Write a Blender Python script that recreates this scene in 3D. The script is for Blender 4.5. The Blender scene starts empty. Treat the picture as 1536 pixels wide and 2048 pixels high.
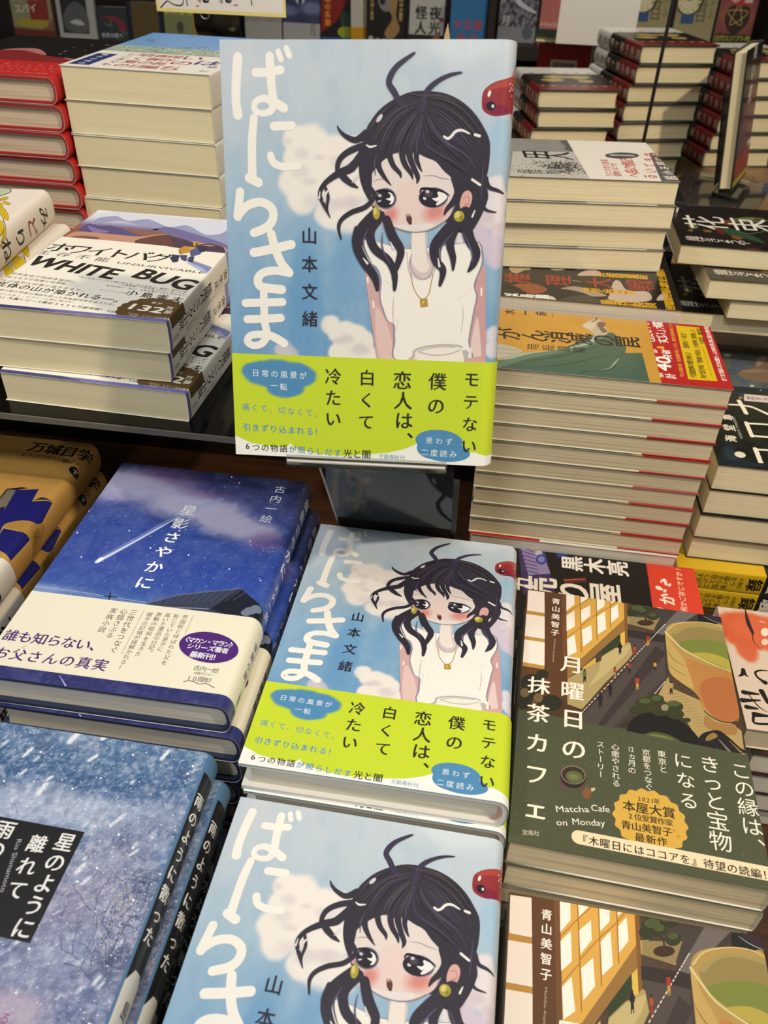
import bpy, math, random
import numpy as np
from mathutils import Vector, Matrix
from mathutils.geometry import tessellate_polygon

scene = bpy.context.scene
COL = scene.collection
PI = math.pi

# ------------------------------------------------------------------ camera
yaw, pitch, roll = math.radians(-7.5537), math.radians(37.7688), math.radians(1.8858)
fwd = Vector((math.sin(yaw) * math.cos(pitch), math.cos(yaw) * math.cos(pitch), -math.sin(pitch)))
rgt = Vector((math.cos(yaw), -math.sin(yaw), 0))
upv = rgt.cross(fwd)
r2 = rgt * math.cos(roll) + upv * math.sin(roll)
u2 = -rgt * math.sin(roll) + upv * math.cos(roll)
cam = bpy.data.cameras.new('camera')
cam.sensor_fit = 'AUTO'
cam.sensor_width = 36.0
cam.lens = 36.0 * 1623.7 / 2048
cam.clip_start = 0.02
cam.dof.use_dof = True
cam.dof.focus_distance = 0.50
cam.dof.aperture_fstop = 15.0
camo = bpy.data.objects.new('camera', cam)
COL.objects.link(camo)
M = Matrix((r2, u2, -fwd)).transposed().to_4x4()
M.translation = (0.09931, -0.22960, 0.34711)
camo.matrix_world = M
scene.camera = camo

# ------------------------------------------------------------------ view, world, lights
scene.view_settings.view_transform = 'Standard'
scene.view_settings.look = 'None'
scene.view_settings.gamma = 1.0
scene.view_settings.use_curve_mapping = False
scene.view_settings.exposure = 0.0
scene.cycles.max_bounces = 8
scene.cycles.transparent_max_bounces = 12

world = bpy.data.worlds.new('shop_air')
world.use_nodes = True
world.node_tree.nodes['Background'].inputs[0].default_value = (1.0, 0.985, 0.96, 1)
world.node_tree.nodes['Background'].inputs[1].default_value = 0.19
scene.world = world


def light(name, kind, loc, target, energy, color, **kw):
    l = bpy.data.lights.new(name, kind)
    l.energy = energy
    l.color = color
    for k, v in kw.items():
        setattr(l, k, v)
    o = bpy.data.objects.new(name, l)
    COL.objects.link(o)
    o.location = loc
    o.rotation_euler = (Vector(target) - Vector(loc)).to_track_quat('-Z', 'Y').to_euler()
    return o


# ceiling spots of the shop: warm ones to the right, neutral ones over the front of the table; plus an added shelf fill
light('ceiling_spot_right', 'SPOT', (1.35, -0.50, 1.75), (0.50, 0.70, 0.0), 135, (1.0, 0.83, 0.60), spot_size=math.radians(60), spot_blend=0.6, shadow_soft_size=0.045)
light('ceiling_spot_front', 'SPOT', (-0.10, -1.05, 1.70), (0.0, 0.05, 0.05), 46, (0.98, 0.99, 1.0), spot_size=math.radians(46), spot_blend=0.7, shadow_soft_size=0.10)
light('ceiling_spot_left', 'SPOT', (-0.75, -0.35, 1.75), (-0.25, 0.4, 0.1), 32, (1.0, 0.95, 0.86), spot_size=math.radians(52), spot_blend=0.7, shadow_soft_size=0.08)
light('shelf_fill_spot', 'SPOT', (0.0, 0.9, 2.0), (-0.2, 2.2, 0.0), 62, (1.0, 0.95, 0.88), spot_size=math.radians(85), spot_blend=0.8, shadow_soft_size=0.10)  # added fill lamp that brightens the far bookcase, not a known shop fitting
light('ceiling_panel', 'AREA', (0.1, 0.1, 1.95), (0.1, 0.1, 0.0), 9, (1.0, 0.99, 0.97), shape='RECTANGLE', size=2.2, size_y=0.5)

# ------------------------------------------------------------------ printed artwork, in millimetres on each cover
ART = {}
ART['girl'] = dict(soft=[
 ('g',[(0,'6993b8'),(60,'6c99c0'),(95,'80a6c6'),(130,'9db8cc'),(165,'b4c3cf'),(194,'b9c4ce')]),
 ('n','6593bb',9,16,0.18,3,0.5),
 ('n','c6d2da',7,22,0.2,5,0.5),
 ('n','d6dee3',2.2,7,0.14,8,0.45),
 ('b','bcc6d4',(3.3,183.9),5.3,36.8,0.55,0.8),
 ('b','cfd0d6',(11.8,185.6),10.5,14,0.35,0.9),
 ('b','dde6ea',(111.8,195.2),24.8,11.6,0.45,0.9),
 ('b','8fb9d8',(129.6,153.3),6.9,13,0.5,0.8),
 ('b','e6e1db',(34.6,153.1),6.3,6.3,0.95,0.35),
 ('b','e6e1db',(41.3,150.6),9,9,0.95,0.35),
 ('b','e6e1db',(53.6,147.3),8.1,8.1,0.95,0.35),
 ('b','e6e1db',(62.2,147.4),7.2,7.2,0.95,0.35),
 ('b','e6e1db',(36.4,143.6),8.2,8.2,0.95,0.35),
 ('b','e6e1db',(34.4,134.8),8.3,8.3,0.95,0.35),
 ('b','e6e1db',(37.2,127.7),7.5,7.5,0.95,0.35),
 ('b','e6e1db',(46,138.5),11.9,11.9,0.95,0.35),
 ('b','e6e1db',(53.7,130.7),11.1,11.1,0.95,0.35),
 ('b','e6e1db',(57.5,122.7),10.3,10.3,0.95,0.35),
 ('b','e6e1db',(49.8,120.8),6.6,6.6,0.95,0.35),
 ('b','e6e1db',(63.2,135.3),9.1,9.1,0.95,0.35),
 ('b','e6e1db',(66.3,119.3),8.4,8.4,0.95,0.35),
 ('b','cfc9cc',(37.4,147.1),3.6,2.5,0.55,0.95),
 ('b','cfc9cc',(36.4,139.3),4.6,3.2,0.55,0.95),
 ('b','cfc9cc',(42,126),4.7,3.3,0.55,0.95),
 ('b','cfc9cc',(49.8,124.4),5.6,3.9,0.55,0.95),
 ('b','cfc9cc',(53.6,143.9),3.6,2.6,0.55,0.95),
 ('b','cfc9cc',(30.8,152.2),2.7,1.9,0.55,0.95),
 ('b','c9bfc6',(46,145.5),2.7,1.4,0.5,0.9),
 ('b','c9bfc6',(57.5,125.4),6.5,3.3,0.5,0.9),
 ('b','c9bfc6',(62.3,126.4),5.5,2.8,0.5,0.9),
 ('b','c9bfc6',(41.1,134.9),3.7,1.8,0.5,0.9),
 ('b','dcd6da',(128.2,133.6),5.4,5.4,0.9,0.4),
 ('b','dcd6da',(131.4,127.6),6.3,6.3,0.9,0.4),
 ('b','dcd6da',(130,119.6),6.4,6.4,0.9,0.4),
 ('b','dcd6da',(123.3,122.2),7.3,7.3,0.9,0.4),
 ('b','dcd6da',(132.4,111.6),5.5,5.5,0.9,0.4),
 ('b','dcd6da',(117.2,114),8.3,8.3,0.9,0.4),
 ('b','b9a7b6',(125.3,120.4),4.5,2.7,0.45,0.9),
 ('b','b9a7b6',(130.3,116.1),4.6,2.7,0.45,0.9),
 ('b','b9a7b6',(120.9,115.9),5.5,3.3,0.45,0.9),
 ('b','c9bed0',(128.9,107.9),6.5,6.5,0.85,0.5),
 ('b','c9bed0',(131.2,102.5),5.1,5.1,0.85,0.5),
 ('b','c9bed0',(121.1,111.4),6.5,6.5,0.85,0.5),
 ('b','e3dfd8',(50.7,68.9),5,5,0.95,0.3),
 ('b','e3dfd8',(53.7,65.1),4.5,4.5,0.95,0.3),
 ('b','e3dfd8',(58.8,65.2),6,6,0.95,0.3),
 ('b','e3dfd8',(63.9,63.4),6,6,0.95,0.3),
 ('b','e3dfd8',(68,61.6),5,5,0.95,0.3),
 ('b','e3dfd8',(57.8,58.2),6,6,0.95,0.3),
 ('b','e3dfd8',(64,55.4),8.1,8.1,0.95,0.3),
 ('b','e3dfd8',(70.1,53.7),6.1,6.1,0.95,0.3),
 ('b','e3dfd8',(54.7,55.1),5.1,5.1,0.95,0.3),
 ('b','bcb4c0',(58.8,62.3),4,2.4,0.5,0.9),
 ('b','bcb4c0',(66,57.5),5,3,0.5,0.9),
 ('b','bcb4c0',(54.7,61.1),3,1.8,0.5,0.9),
 ('b','d2d2de',(132.1,66.7),4.4,4.4,0.9,0.4),
 ('b','d2d2de',(133.6,59),4.9,4.9,0.9,0.4),
 ('b','d2d2de',(131,59.8),3.9,3.9,0.9,0.4),
 ('b','c3bfcc',(26.9,56.1),4.6,4.6,0.9,0.4),
 ('b','c3bfcc',(29.9,53.2),4.6,4.6,0.9,0.4),
 ('b','4d88bd',(38.6,87),10.8,29.4,0.45,0.9),
 ('b','4d88bd',(57.7,95.1),8.7,19.2,0.35,0.9),
 ('b','5f96c6',(39.4,60.6),9.1,8.1,0.4,0.9),
 ('b','c4bfcd',(136.2,78.4),2.9,28.6,0.4,0.8),
], ink=[
 ('p','8e2f35',[(119.8,168.1),(120.2,173.4),(124,176.8),(129.7,178.6),(137.5,180.4),(139.3,173.9),(138.6,165.9),(133.3,164.7),(126.2,163.4),(121.2,165.2)],1),
 ('p','a5433a',[(121.5,173.8),(124.9,176.7),(130.6,178.5),(137.5,180.1),(138.7,176.3),(129.9,175.4)],1),
 ('p','7c1f3c',[(120.1,169.3),(122,166),(126.6,164),(132.4,165.2),(130.4,168.1),(124.1,168.1)],1),
 ('p','b4767a',[(133.2,179.6),(136.7,185.4),(137.8,185.8),(138,180.4)],0),
 ('p','b98a8e',[(134,165.1),(136.8,160.6),(137.8,164.9)],0),
 ('e','1c1a22',(124,167.7),2.1,1.93,2.72),
 ('e','d9d2d0',(124.8,167.6),0.73,0.61,1.8),
 ('e','efe6e4',(122.9,172.6),1.37,0.63,1.29),
 ('e','e4d6d4',(132.7,176.9),0.45,0.32,3.11),
 ('e','e4d6d4',(133.5,175.3),0.44,0.33,3.06),
 ('e','e4d6d4',(135.2,176.6),0.45,0.32,-3.14),
 ('e','e4d6d4',(132.7,174.1),0.45,0.32,-3.14),
 ('e','e4d6d4',(134.8,174.6),0.45,0.33,3.11),
 ('e','e4d6d4',(136.1,175.4),0.45,0.32,3.07),
 ('e','e4d6d4',(134.6,172.2),0.45,0.31,3.07),
 ('s','ebe9e2',[(8.3,186.8),(7.2,177.3),(6.8,169),(7.4,163.3)],[4.34,4.25,4.11,4.51]),
 ('s','ebe9e2',[(16.4,180.7),(22.2,180.9),(28.1,181.9)],[3.69,3.67,3.67]),
 ('s','ebe9e2',[(23.1,187.2),(23.3,181.5),(23.7,174.9),(24.3,169.1),(23.1,165.1),(18.9,163.9),(15.5,165.3),(16,168.6),(19.8,170.1),(24.5,168.7),(29.2,166.2)],[3.98,4,3.9,3.74,3.22,2.7,2.68,2.83,3.2,3.92,4.09]),
 ('s','ebe9e2',[(27.1,189.2),(28.3,186)],[2.58,2.59]),
 ('s','ebe9e2',[(30.8,190.6),(32.2,187.5)],[2.58,2.58]),
 ('s','ebe9e2',[(15,161.9),(13.9,153.8),(13.5,145.1),(13.4,137.2)],[3.61,4.01,4.05,4.29]),
 ('s','ebe9e2',[(11.8,136.1),(16.3,134.1)],[4.29,4.29]),
 ('s','ebe9e2',[(24.3,158.5),(32.8,158.9)],[3.77,3.77]),
 ('s','ebe9e2',[(22.5,145.9),(23.9,142.8),(28.2,141.3),(35.4,141.5)],[3.66,3.49,3.31,3.3]),
 ('s','ebe9e2',[(7.2,129.8),(6.4,124.5),(5.6,118.8)],[4.14,3.97,4.4]),
 ('s','ebe9e2',[(5.6,119.2),(10.5,123.7),(17,125.4),(22.2,123),(23,118.5),(20,114.3),(13.3,111.4)],[4.19,3.97,3.95,4.16,4.18,4.2,4.04]),
 ('s','ebe9e2',[(13,102.3),(21.9,104.1),(31.7,106.5)],[4.27,4.27,4.21]),
 ('s','ebe9e2',[(21.9,111.1),(23.9,103.7),(26.7,97.6),(30.5,93.3)],[4.21,4.25,4.27,4.09]),
 ('s','ebe9e2',[(30.5,93.1),(23.6,94.1),(17.3,92.9),(14.6,89.6),(16.5,86.2),(26.5,85.2)],[3.9,3.91,3.93,4.34,4.36,4.36]),
 ('s','ebe9e2',[(7.9,78.2),(17.1,78.7),(26.7,79.2)],[4.01,3.98,3.98]),
 ('s','ebe9e2',[(8.6,70.3),(16.9,70.8),(25.7,71.5)],[4.06,4.03,4.03]),
 ('s','ebe9e2',[(17.3,84.5),(17.4,76.7),(17.5,68.8),(18.5,62.9),(15.7,58.6),(11.3,57.4),(8.2,59.3),(10.4,62.4),(17.7,63),(22.9,61.5),(27.1,59)],[3.77,4.01,4.06,3.88,3.7,3.7,3.69,3.67,3.86,4.28,4.29]),
 ('t','2b2836','山本文緒',(40.6,110.7),(40.5,71.5),8.16,1,1),
 ('s','7d7890',[(67.7,97.4),(70.2,81.2),(73,61.8),(75.4,51.8)],[0.77,0.78,0.8,0.81]),
 ('p','c9a5a4',[(67.9,97.7),(69.7,82.1),(72.8,62.7),(75.4,51.8),(84.4,52.2),(82.5,69.9),(77.3,77.6),(74,93.7)],1),
 ('p','c59a9c',[(125.2,99.6),(127,78.1),(127.9,52.3),(119.6,52),(120,67.3),(121.4,89.3)],1),
 ('p','dcc6c2',[(123.2,75.1),(125.4,63.6),(126.3,52.5),(120.8,52.3),(121,63.4)],1),
 ('p','d9bdb8',[(73.8,78.4),(80,67.9),(82.8,53.1),(76.2,52.9),(73.5,65.7)],1),
 ('s','efe3df',[(69.2,92.1),(69.3,89.8)],[0.87,0.87]),
 ('s','efe3df',[(72.1,80.8),(72.4,77.9)],[0.88,0.88]),
 ('s','efe3df',[(124.4,88.5),(124.6,85.4)],[0.86,0.86]),
 ('p','8e8798',[(66.2,109.3),(68.7,99.6),(73.4,96),(75.3,90.9),(74.9,83.3),(76.4,77.5),(78.9,71.8),(81.9,69.7),(82.5,62.1),(85.2,52),(120.2,51.7),(120.2,63.4),(121.9,78),(122.9,84.6),(121.4,90.2),(124.3,98.7),(124.4,104.2),(121.7,109.8),(109.9,108.4),(87.8,106.1)],1),
 ('p','e9e6e0',[(67.2,109.3),(69.5,100.1),(74,96.7),(76.1,90.9),(75.7,83.3),(77.2,77.6),(79.7,71.8),(82.9,70),(83.5,62.1),(85.8,52.2),(119.6,52.1),(119.4,63.4),(121.1,77.9),(122.1,84.6),(120.6,90.2),(123.4,98.7),(123.5,104.2),(121.1,109.4),(109.9,108.1),(87.9,105.7)],1),
 ('s','bdb7bd',[(82.3,69.9),(81.9,77.7),(82.2,83.5)],[0.34,0.68,0.27]),
 ('s','bdb7bd',[(84,66.1),(84.3,73.9)],[0.25,0.2]),
 ('s','bdb7bd',[(115.8,67.1),(116.3,75.9),(115.6,80.6)],[0.29,0.58,0.23]),
 ('s','bdb7bd',[(87.9,104.3),(89.1,95.9),(91.7,91.3)],[0.33,0.67,0.27]),
 ('s','bdb7bd',[(103.3,105.5),(102.2,97.2),(99,92.4)],[0.33,0.66,0.27]),
 ('s','bdb7bd',[(113.1,82.5),(117.7,86.4)],[0.19,0.15]),
 ('s','bdb7bd',[(77.5,90.9),(81.5,88.2)],[0.19,0.15]),
 ('e','cdbfc0',(95.3,98.4),6.96,6.59,1.72),
 ('p','e3dad3',[(90,113.9),(96.7,114),(97.6,102.6),(99,97.6),(96,95),(91.5,97.9),(90.1,103.4)],1),
 ('s','9a8f9c',[(90.3,103.4),(89.8,97.8),(93.1,93.2),(96.6,91.9),(99.7,94.3),(101.1,100)],[0.47,0.48,0.48,0.48,0.48,0.47]),
 ('s','a79ca6',[(96.6,113.6),(97.1,107.2),(98.1,101.7)],[0.37,0.38,0.38]),
 ('s','a79ca6',[(89.9,113.4),(90,105.2)],[0.37,0.38]),
 ('s','a58a50',[(89.9,94.6),(91.5,88.5),(93.9,84.3),(96.4,82.7),(99.1,84.9),(100.2,90.6),(100.9,94.4)],[0.48,0.48,0.48,0.49,0.48,0.48,0.48]),
 ('p','b08e3c',[(94.8,82.5),(98.6,83),(99.1,79.2),(95.4,78.7)],0),
 ('p','d3b665',[(95.9,81.8),(97.4,82),(96.5,79.7)],0),
 ('p','b7b0b2',[(92.2,55.3),(93.3,58.5),(102.2,61),(114.1,61.4),(118.2,59.4),(121.9,55.6),(122.6,52),(92,52.1)],1),
 ('p','e6e2d8',[(93.6,54.9),(94.3,57.7),(102.7,60),(113.7,60.4),(116.4,58.8),(116.1,52),(94,52.1)],1),
 ('s','b5afb0',[(95.3,57.1),(102.4,55.8),(110.4,56.7),(115.7,58.9)],[0.6,0.6,0.6,0.6]),
 ('s','b5afb0',[(95.3,57.4),(102.8,59.6),(113.2,60.2)],[0.5,0.5,0.49]),
 ('s','e6e2d8',[(116.7,59.3),(120.4,59.5),(120.6,55.5)],[1.38,1.38,1.39]),
 ('p','d6aea9',[(91.9,53.5),(94.5,53.6),(94.1,51.9),(91.7,51.8)],0),
 ('p','d0a29c',[(120,54.5),(127.3,56.3),(127.6,52.2),(118.1,51.8)],1),
 ('p','322e3a',[(67.9,156.3),(69.4,160.5),(73.2,165.4),(78.9,169.5),(85.8,172.6),(91.4,173.6),(97.8,173.4),(104.1,172.4),(110.5,169.6),(116.4,165.1),(121.1,159.2),(124.4,152.8),(124.6,143.4),(123.5,136.3),(123,129),(121.6,124.1),(117.8,116.7),(116.6,114.1),(112,114),(107.9,118.3),(78.8,117.7),(73.4,120.1),(70.6,125.1),(66.5,131.8),(64.5,139),(65,147.5)],1),
 ('p','8d7f8c',[(70.5,139.1),(70.5,130.6),(71.6,126.9),(74.7,120.5),(79.5,116.2),(85.5,113.8),(92.2,113),(98.8,114.3),(104.6,117.6),(108.7,122.4),(110.1,127.6),(109,136.1),(100.2,144.3),(83.3,147.7)],1),
 ('p','dbd1cd',[(71.2,139.7),(71.2,130.6),(72.2,126.9),(75.2,120.8),(79.9,116.6),(85.7,114.4),(92.2,113.6),(98.5,114.9),(104.2,118.3),(108.1,122.7),(109.4,127.6),(108.5,136.1),(100.2,144.9),(83.3,148.3)],1),
 ('p','dccac5',[(80.5,127.1),(83.7,133.9),(91.5,135.8),(96.3,129.8),(97.9,121.2),(93.5,115.5),(84.2,115.7),(78.7,119.6)],1),
 ('p','dec9c3',[(83.2,127.1),(86.9,133.9),(91.5,134),(94.4,127.3),(95.3,120.6),(91.5,115.8),(84.8,116.3),(81.4,120.3)],1),
 ('e','d8c4bf',(79.5,120.9),5.86,4.94,0.93),
 ('e','d8c4bf',(100.8,122.5),7.9,5.39,-2.84),
 ('e','d9b8b2',(79.5,120.9),5.08,4.29,0.92),
 ('e','d9b8b2',(100.8,122.5),6.86,4.67,-2.84),
 ('e','d7aca6',(79.5,120.9),4.3,3.63,0.92),
 ('e','d7aca6',(100.8,122.5),5.8,3.94,-2.84),
 ('e','d49f99',(79.5,120.9),3.51,2.98,0.91),
 ('e','d49f99',(100.8,122.5),4.75,3.24,-2.84),
 ('e','d1938c',(79.5,120.9),2.73,2.3,0.91),
 ('e','d1938c',(100.8,122.5),3.69,2.5,-2.84),
 ('e','ce8881',(79.5,120.9),1.95,1.64,0.93),
 ('e','ce8881',(100.8,122.5),2.64,1.8,-2.82),
 ('p','dcd6d6',[(81.5,116.2),(92.1,116.8),(99.4,117.5),(98.1,115.1),(92.2,113.9),(85.6,114.6)],1),
 ('e','6f6c85',(77.2,128),5.29,4.68,3.13),
 ('e','1d1b24',(77.2,128),4.63,4.06,-3.13),
 ('e','e8e6e4',(79.2,128.3),2.83,2.11,1.6),
 ('e','24222c',(76.6,127.9),3.33,3.32,2.37),
 ('e','4a4756',(74.5,129.4),1.33,0.98,-3.1),
 ('e','cdcbd0',(74.4,129.3),0.79,0.56,2.71),
 ('p','efeeec',[(77.2,128),(79.2,128.3),(79.6,129.4),(80.3,128.1),(80.7,127.1),(78.9,127.2)],0),
 ('s','17151d',[(72,130),(73.2,131.3),(76.5,131.7),(80.1,130.8),(81.6,128.3)],[0.51,0.9,1.02,0.89,0.38]),
 ('s','d8d6d8',[(73.8,126.7),(74.9,127.1)],[0.58,0.57]),
 ('e','6f6c85',(99.6,128.8),6.94,4.53,-3.13),
 ('e','1d1b24',(99.3,128.8),6.28,4.03,-3.14),
 ('p','e8e6e4',[(101.7,131.7),(104,131.2),(105.9,129.7),(105.8,128.1),(103.3,126.1),(101,125.8)],1),
 ('e','25232d',(98.1,128.7),4.06,3.66,3.06),
 ('e','45424f',(97.5,130.4),1.85,1.33,-3.13),
 ('e','c9c7cc',(96.8,131.4),0.92,0.66,3.11),
 ('p','f1f0ee',[(98.9,128.6),(101.2,128.7),(102.3,129.8),(102.2,128.1),(101.3,127.1),(99.6,128)],0),
 ('e','d8d6d8',(95.6,128.4),0.85,0.55,2.83),
 ('s','17151d',[(93.3,131),(94.2,132.6),(98.1,132.6),(102.7,131.9),(106,130.6),(107.2,129.6)],[0.63,1.13,1.25,1.01,0.75,0.31]),
 ('s','1d1b24',[(94.4,126.1),(97.7,124.9),(101.7,125.2),(104.9,127.2),(106.7,129.4)],[0.32,0.5,0.57,0.5,0.25]),
 ('s','8d859a',[(71.3,135.5),(74.4,136.5),(79,136.1)],[0.19,0.38,0.19]),
 ('s','8d859a',[(94.6,138.1),(99.2,138.3),(103.1,137.3),(107,136.8)],[0.19,0.37,0.43,0.19]),
 ('e','5b3a36',(88.6,119.2),2.25,1.32,1.83),
 ('e','9a6b62',(88,120.8),1.13,0.74,3.14),
 ('e','c9b8b2',(87.9,121),0.55,0.37,-3.13),
 ('e','3f2a2a',(89.2,117.2),0.79,0.51,-3.11),
 ('p','d3a69e',[(113.2,130.7),(115.7,132.2),(117.6,130.2),(117.3,126.5),(115.5,123.4),(113.6,122.8),(112.1,125.8)],1),
 ('s','a8807e',[(113.6,128.9),(115.8,129.5),(116.3,126.5),(114.1,124.6)],[0.38,0.38,0.38,0.38]),
 ('p','c78c84',[(114.1,125.8),(116,126.5),(115.2,123.5),(113.6,123.1)],1),
 ('e','a89a3c',(112,120.9),2.52,2.43,2.6),
 ('e','d0c673',(111.3,121.5),1.47,1.16,1.06),
 ('e','8f7f2c',(113.1,120),1,0.91,1.76),
 ('p','c59f9a',[(70.5,130),(72,128.2),(72.5,125.1),(71,125.1)],1),
 ('p','322e3a',[(67.2,155.2),(68.8,159.9),(75.1,166.3),(85.2,170.3),(92.8,169.8),(102.3,169.3),(115.3,161.4),(122.8,152.8),(123.9,139.9),(122,133.9),(115.5,134.4),(111,135.5),(104.3,140.2),(100.2,144.3),(95.6,146),(91.7,147.8),(87.1,150.1),(80.6,151.2),(75.4,149.9),(71.6,147.5),(69.7,139.1),(70.5,130),(67.9,131.8),(64.8,139),(64.4,147.4)],1),
 ('s','322e3a',[(77.9,155.9),(73.5,148.7),(73.6,142.2),(76.4,137.4),(79.7,133.8)],[3.67,3.39,2.83,1.9,0.38]),
 ('s','322e3a',[(83.1,155.9),(78.7,148.8),(80.2,142.9),(83.5,139.3),(84.2,137.2)],[3.67,3.1,2.5,1.89,0.5]),
 ('s','322e3a',[(87,154.8),(84.6,147.7),(86,142.9),(88.7,139.4),(89.8,136.7)],[3.67,2.98,2.62,2,0.5]),
 ('s','322e3a',[(89.5,154.8),(87.8,147.7),(90,141.8),(92.1,137.6),(91.8,134.9)],[3.7,3.1,2.48,2.26,0.5]),
 ('s','322e3a',[(92.2,153.1),(91.1,146.6),(92.5,142.4),(93.9,140.1)],[3.06,2.47,1.61,0.5]),
 ('s','322e3a',[(72.2,152.3),(69,143.9),(69.1,136.7),(69.9,129.4)],[4.34,3.77,3.16,1.27]),
 ('s','322e3a',[(109.6,137.3),(111.1,131.9),(109.4,127.6),(106.3,123.9),(105.1,121.4)],[4.37,3.72,3.04,2.04,0.64]),
 ('s','322e3a',[(120,136.2),(122.9,130.2),(120.7,122.9),(117.8,116.7)],[4.97,4.38,4.43,3.83]),
 ('s','322e3a',[(67.8,134.2),(71.9,129.4),(68,124.4),(61.3,121.8),(56.6,118.6),(54.9,114.8),(56.1,109.4)],[2.53,2.17,2.31,2.32,2.07,1.7,0.66]),
 ('s','322e3a',[(67.6,155.8),(63,153.1),(58.4,154.5),(55.5,156.8),(54.2,159)],[3.69,2.73,1.98,1.24,0.37]),
 ('s','322e3a',[(67.6,151),(60.4,148.6),(55.5,144.9),(54.3,140.1),(56.5,138.3)],[3.1,2.85,2.51,2.15,1.9]),
 ('s','322e3a',[(65,147.5),(61.2,141.4),(55.2,138.9),(48.6,134.5),(45.9,129.6),(47.8,124.7),(50.9,119.1)],[3.75,3.8,3.18,2.29,1.92,1.69,0.39]),
 ('s','322e3a',[(55.2,138.9),(57.9,136.5),(61.2,134.1),(64.2,132.6)],[2.55,3.16,2.28,0.38]),
 ('s','322e3a',[(48.5,132.7),(49.9,128.4),(49.2,123.4),(50.5,119.7)],[1.28,1.41,1.29,0.39]),
 ('s','322e3a',[(123.4,137.5),(125.2,133.9),(129.2,132.5),(132.8,131.1)],[2.47,1.85,1.37,0.38]),
 ('s','322e3a',[(122.5,126.6),(124.6,123.9),(129.2,123)],[1.87,1.26,0.38]),
 ('s','3a344c',[(86,166.4),(82.7,169.2),(80.1,173.2),(77.8,176.5),(78.6,179.9),(81.1,183.3),(84.8,186.1),(88.1,188.2),(89.2,188.8)],[1.81,2.66,2.76,2.64,2.74,2.36,1.89,1.3,0.47]),
 ('s','3a344c',[(93,165.8),(93.8,170.4),(95.8,174.4),(100.1,177.8),(105,180),(109.3,180.9),(110.5,181)],[3,2.86,2.5,2.01,1.53,0.93,0.35]),
 ('s','4a4038',[(91.1,168.8),(82.4,165.5),(75.3,159.4),(70.3,151.9)],[0.12,0.42,0.42,0.12]),
 ('s','474255',[(91.6,168.8),(82.2,165.3),(75.6,159.2),(70.8,151.7)],[0.12,0.51,0.51,0.12]),
 ('s','3f3a44',[(91.6,168.8),(82.2,165.4),(75.7,159.3),(70.6,151.8)],[0.12,0.3,0.31,0.12]),
 ('s','2b2736',[(91.3,168.7),(82.6,165.3),(75.9,159.1),(71.2,151.6)],[0.12,0.51,0.52,0.12]),
 ('s','3f3a44',[(91.1,168.7),(82.2,165.2),(75.5,158.9),(71,151.5)],[0.12,0.25,0.25,0.12]),
 ('s','4a4038',[(91.4,168.7),(82.3,165.3),(75.8,159.1),(70.7,151.6)],[0.12,0.43,0.44,0.12]),
 ('s','262230',[(90.5,166.5),(83.7,161.9),(79.6,155.4),(76.7,148.3)],[0.12,0.39,0.4,0.12]),
 ('s','4f4a60',[(91.1,165.2),(86.9,160.6),(83.2,154.7),(80.4,147.6)],[0.12,0.26,0.27,0.12]),
 ('s','54505c',[(91.1,165.4),(86.3,160.8),(82.3,154.8),(80.1,147.7)],[0.12,0.45,0.45,0.12]),
 ('s','4f4a60',[(90.4,167.1),(82.8,162.4),(78,155.6),(75.3,148.5)],[0.12,0.28,0.28,0.12]),
 ('s','3f3a44',[(90.9,165.4),(86.1,160.7),(82.6,154.8),(80,147.7)],[0.12,0.48,0.49,0.12]),
 ('s','4a4038',[(90.8,165.3),(86.4,160.7),(83.1,154.8),(80.6,147.7)],[0.12,0.52,0.53,0.12]),
 ('s','3f3a44',[(92.4,164.3),(88.8,158.6),(86.6,152.7),(86.1,146.7)],[0.12,0.29,0.29,0.12]),
 ('s','474255',[(91.9,164.8),(87.7,159.7),(84.3,153.9),(82.6,147.2)],[0.12,0.36,0.36,0.12]),
 ('s','4f4a60',[(92.5,164.3),(89,158.8),(86.2,152.9),(85.2,146.7)],[0.12,0.28,0.28,0.12]),
 ('s','3e3a4c',[(91.3,165.2),(87,160.5),(83.6,154.6),(81.1,147.6)],[0.12,0.43,0.44,0.12]),
 ('s','4f4a60',[(91.2,164.9),(87.8,159.9),(84.2,154),(82.9,147.3)],[0.12,0.4,0.4,0.12]),
 ('s','4a4038',[(91.4,165),(87.1,160),(84,154.2),(82,147.4)],[0.12,0.51,0.52,0.12]),
 ('s','4f4a60',[(92.4,163.8),(90.9,157.7),(89.1,152.5),(88.9,147.1)],[0.12,0.38,0.38,0.12]),
 ('s','4a4038',[(92.5,164),(90.5,158),(88.1,152.4),(87.7,146.8)],[0.12,0.56,0.56,0.12]),
 ('s','4a4038',[(93.1,163.7),(91.7,157.6),(89.7,152.5),(89.9,147.3)],[0.12,0.31,0.31,0.12]),
 ('s','54505c',[(93.2,163.6),(92.5,157.3),(90.9,152.5),(91.2,147.6)],[0.12,0.51,0.51,0.12]),
 ('s','3e3a4c',[(92.9,163.8),(91.3,157.7),(89.3,152.5),(89.6,147.2)],[0.12,0.27,0.27,0.12]),
 ('s','474255',[(93.3,163.6),(92.7,157.2),(91.1,152.5),(91.8,147.7)],[0.12,0.49,0.5,0.12]),
 ('s','3e3a4c',[(93.5,163.5),(93.9,157.2),(95,151.9),(97.1,146.6)],[0.12,0.49,0.49,0.12]),
 ('s','3f3a44',[(93.5,163.5),(95.9,157.2),(103.2,150.4),(110.1,143.6)],[0.12,0.28,0.28,0.12]),
 ('s','4f4a60',[(93.8,163.5),(96,157.2),(101.5,150.7),(108.3,144.1)],[0.12,0.29,0.3,0.12]),
 ('s','3e3a4c',[(93.7,163.5),(95,157.2),(99.2,151.1),(104.2,145)],[0.12,0.25,0.25,0.12]),
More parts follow.
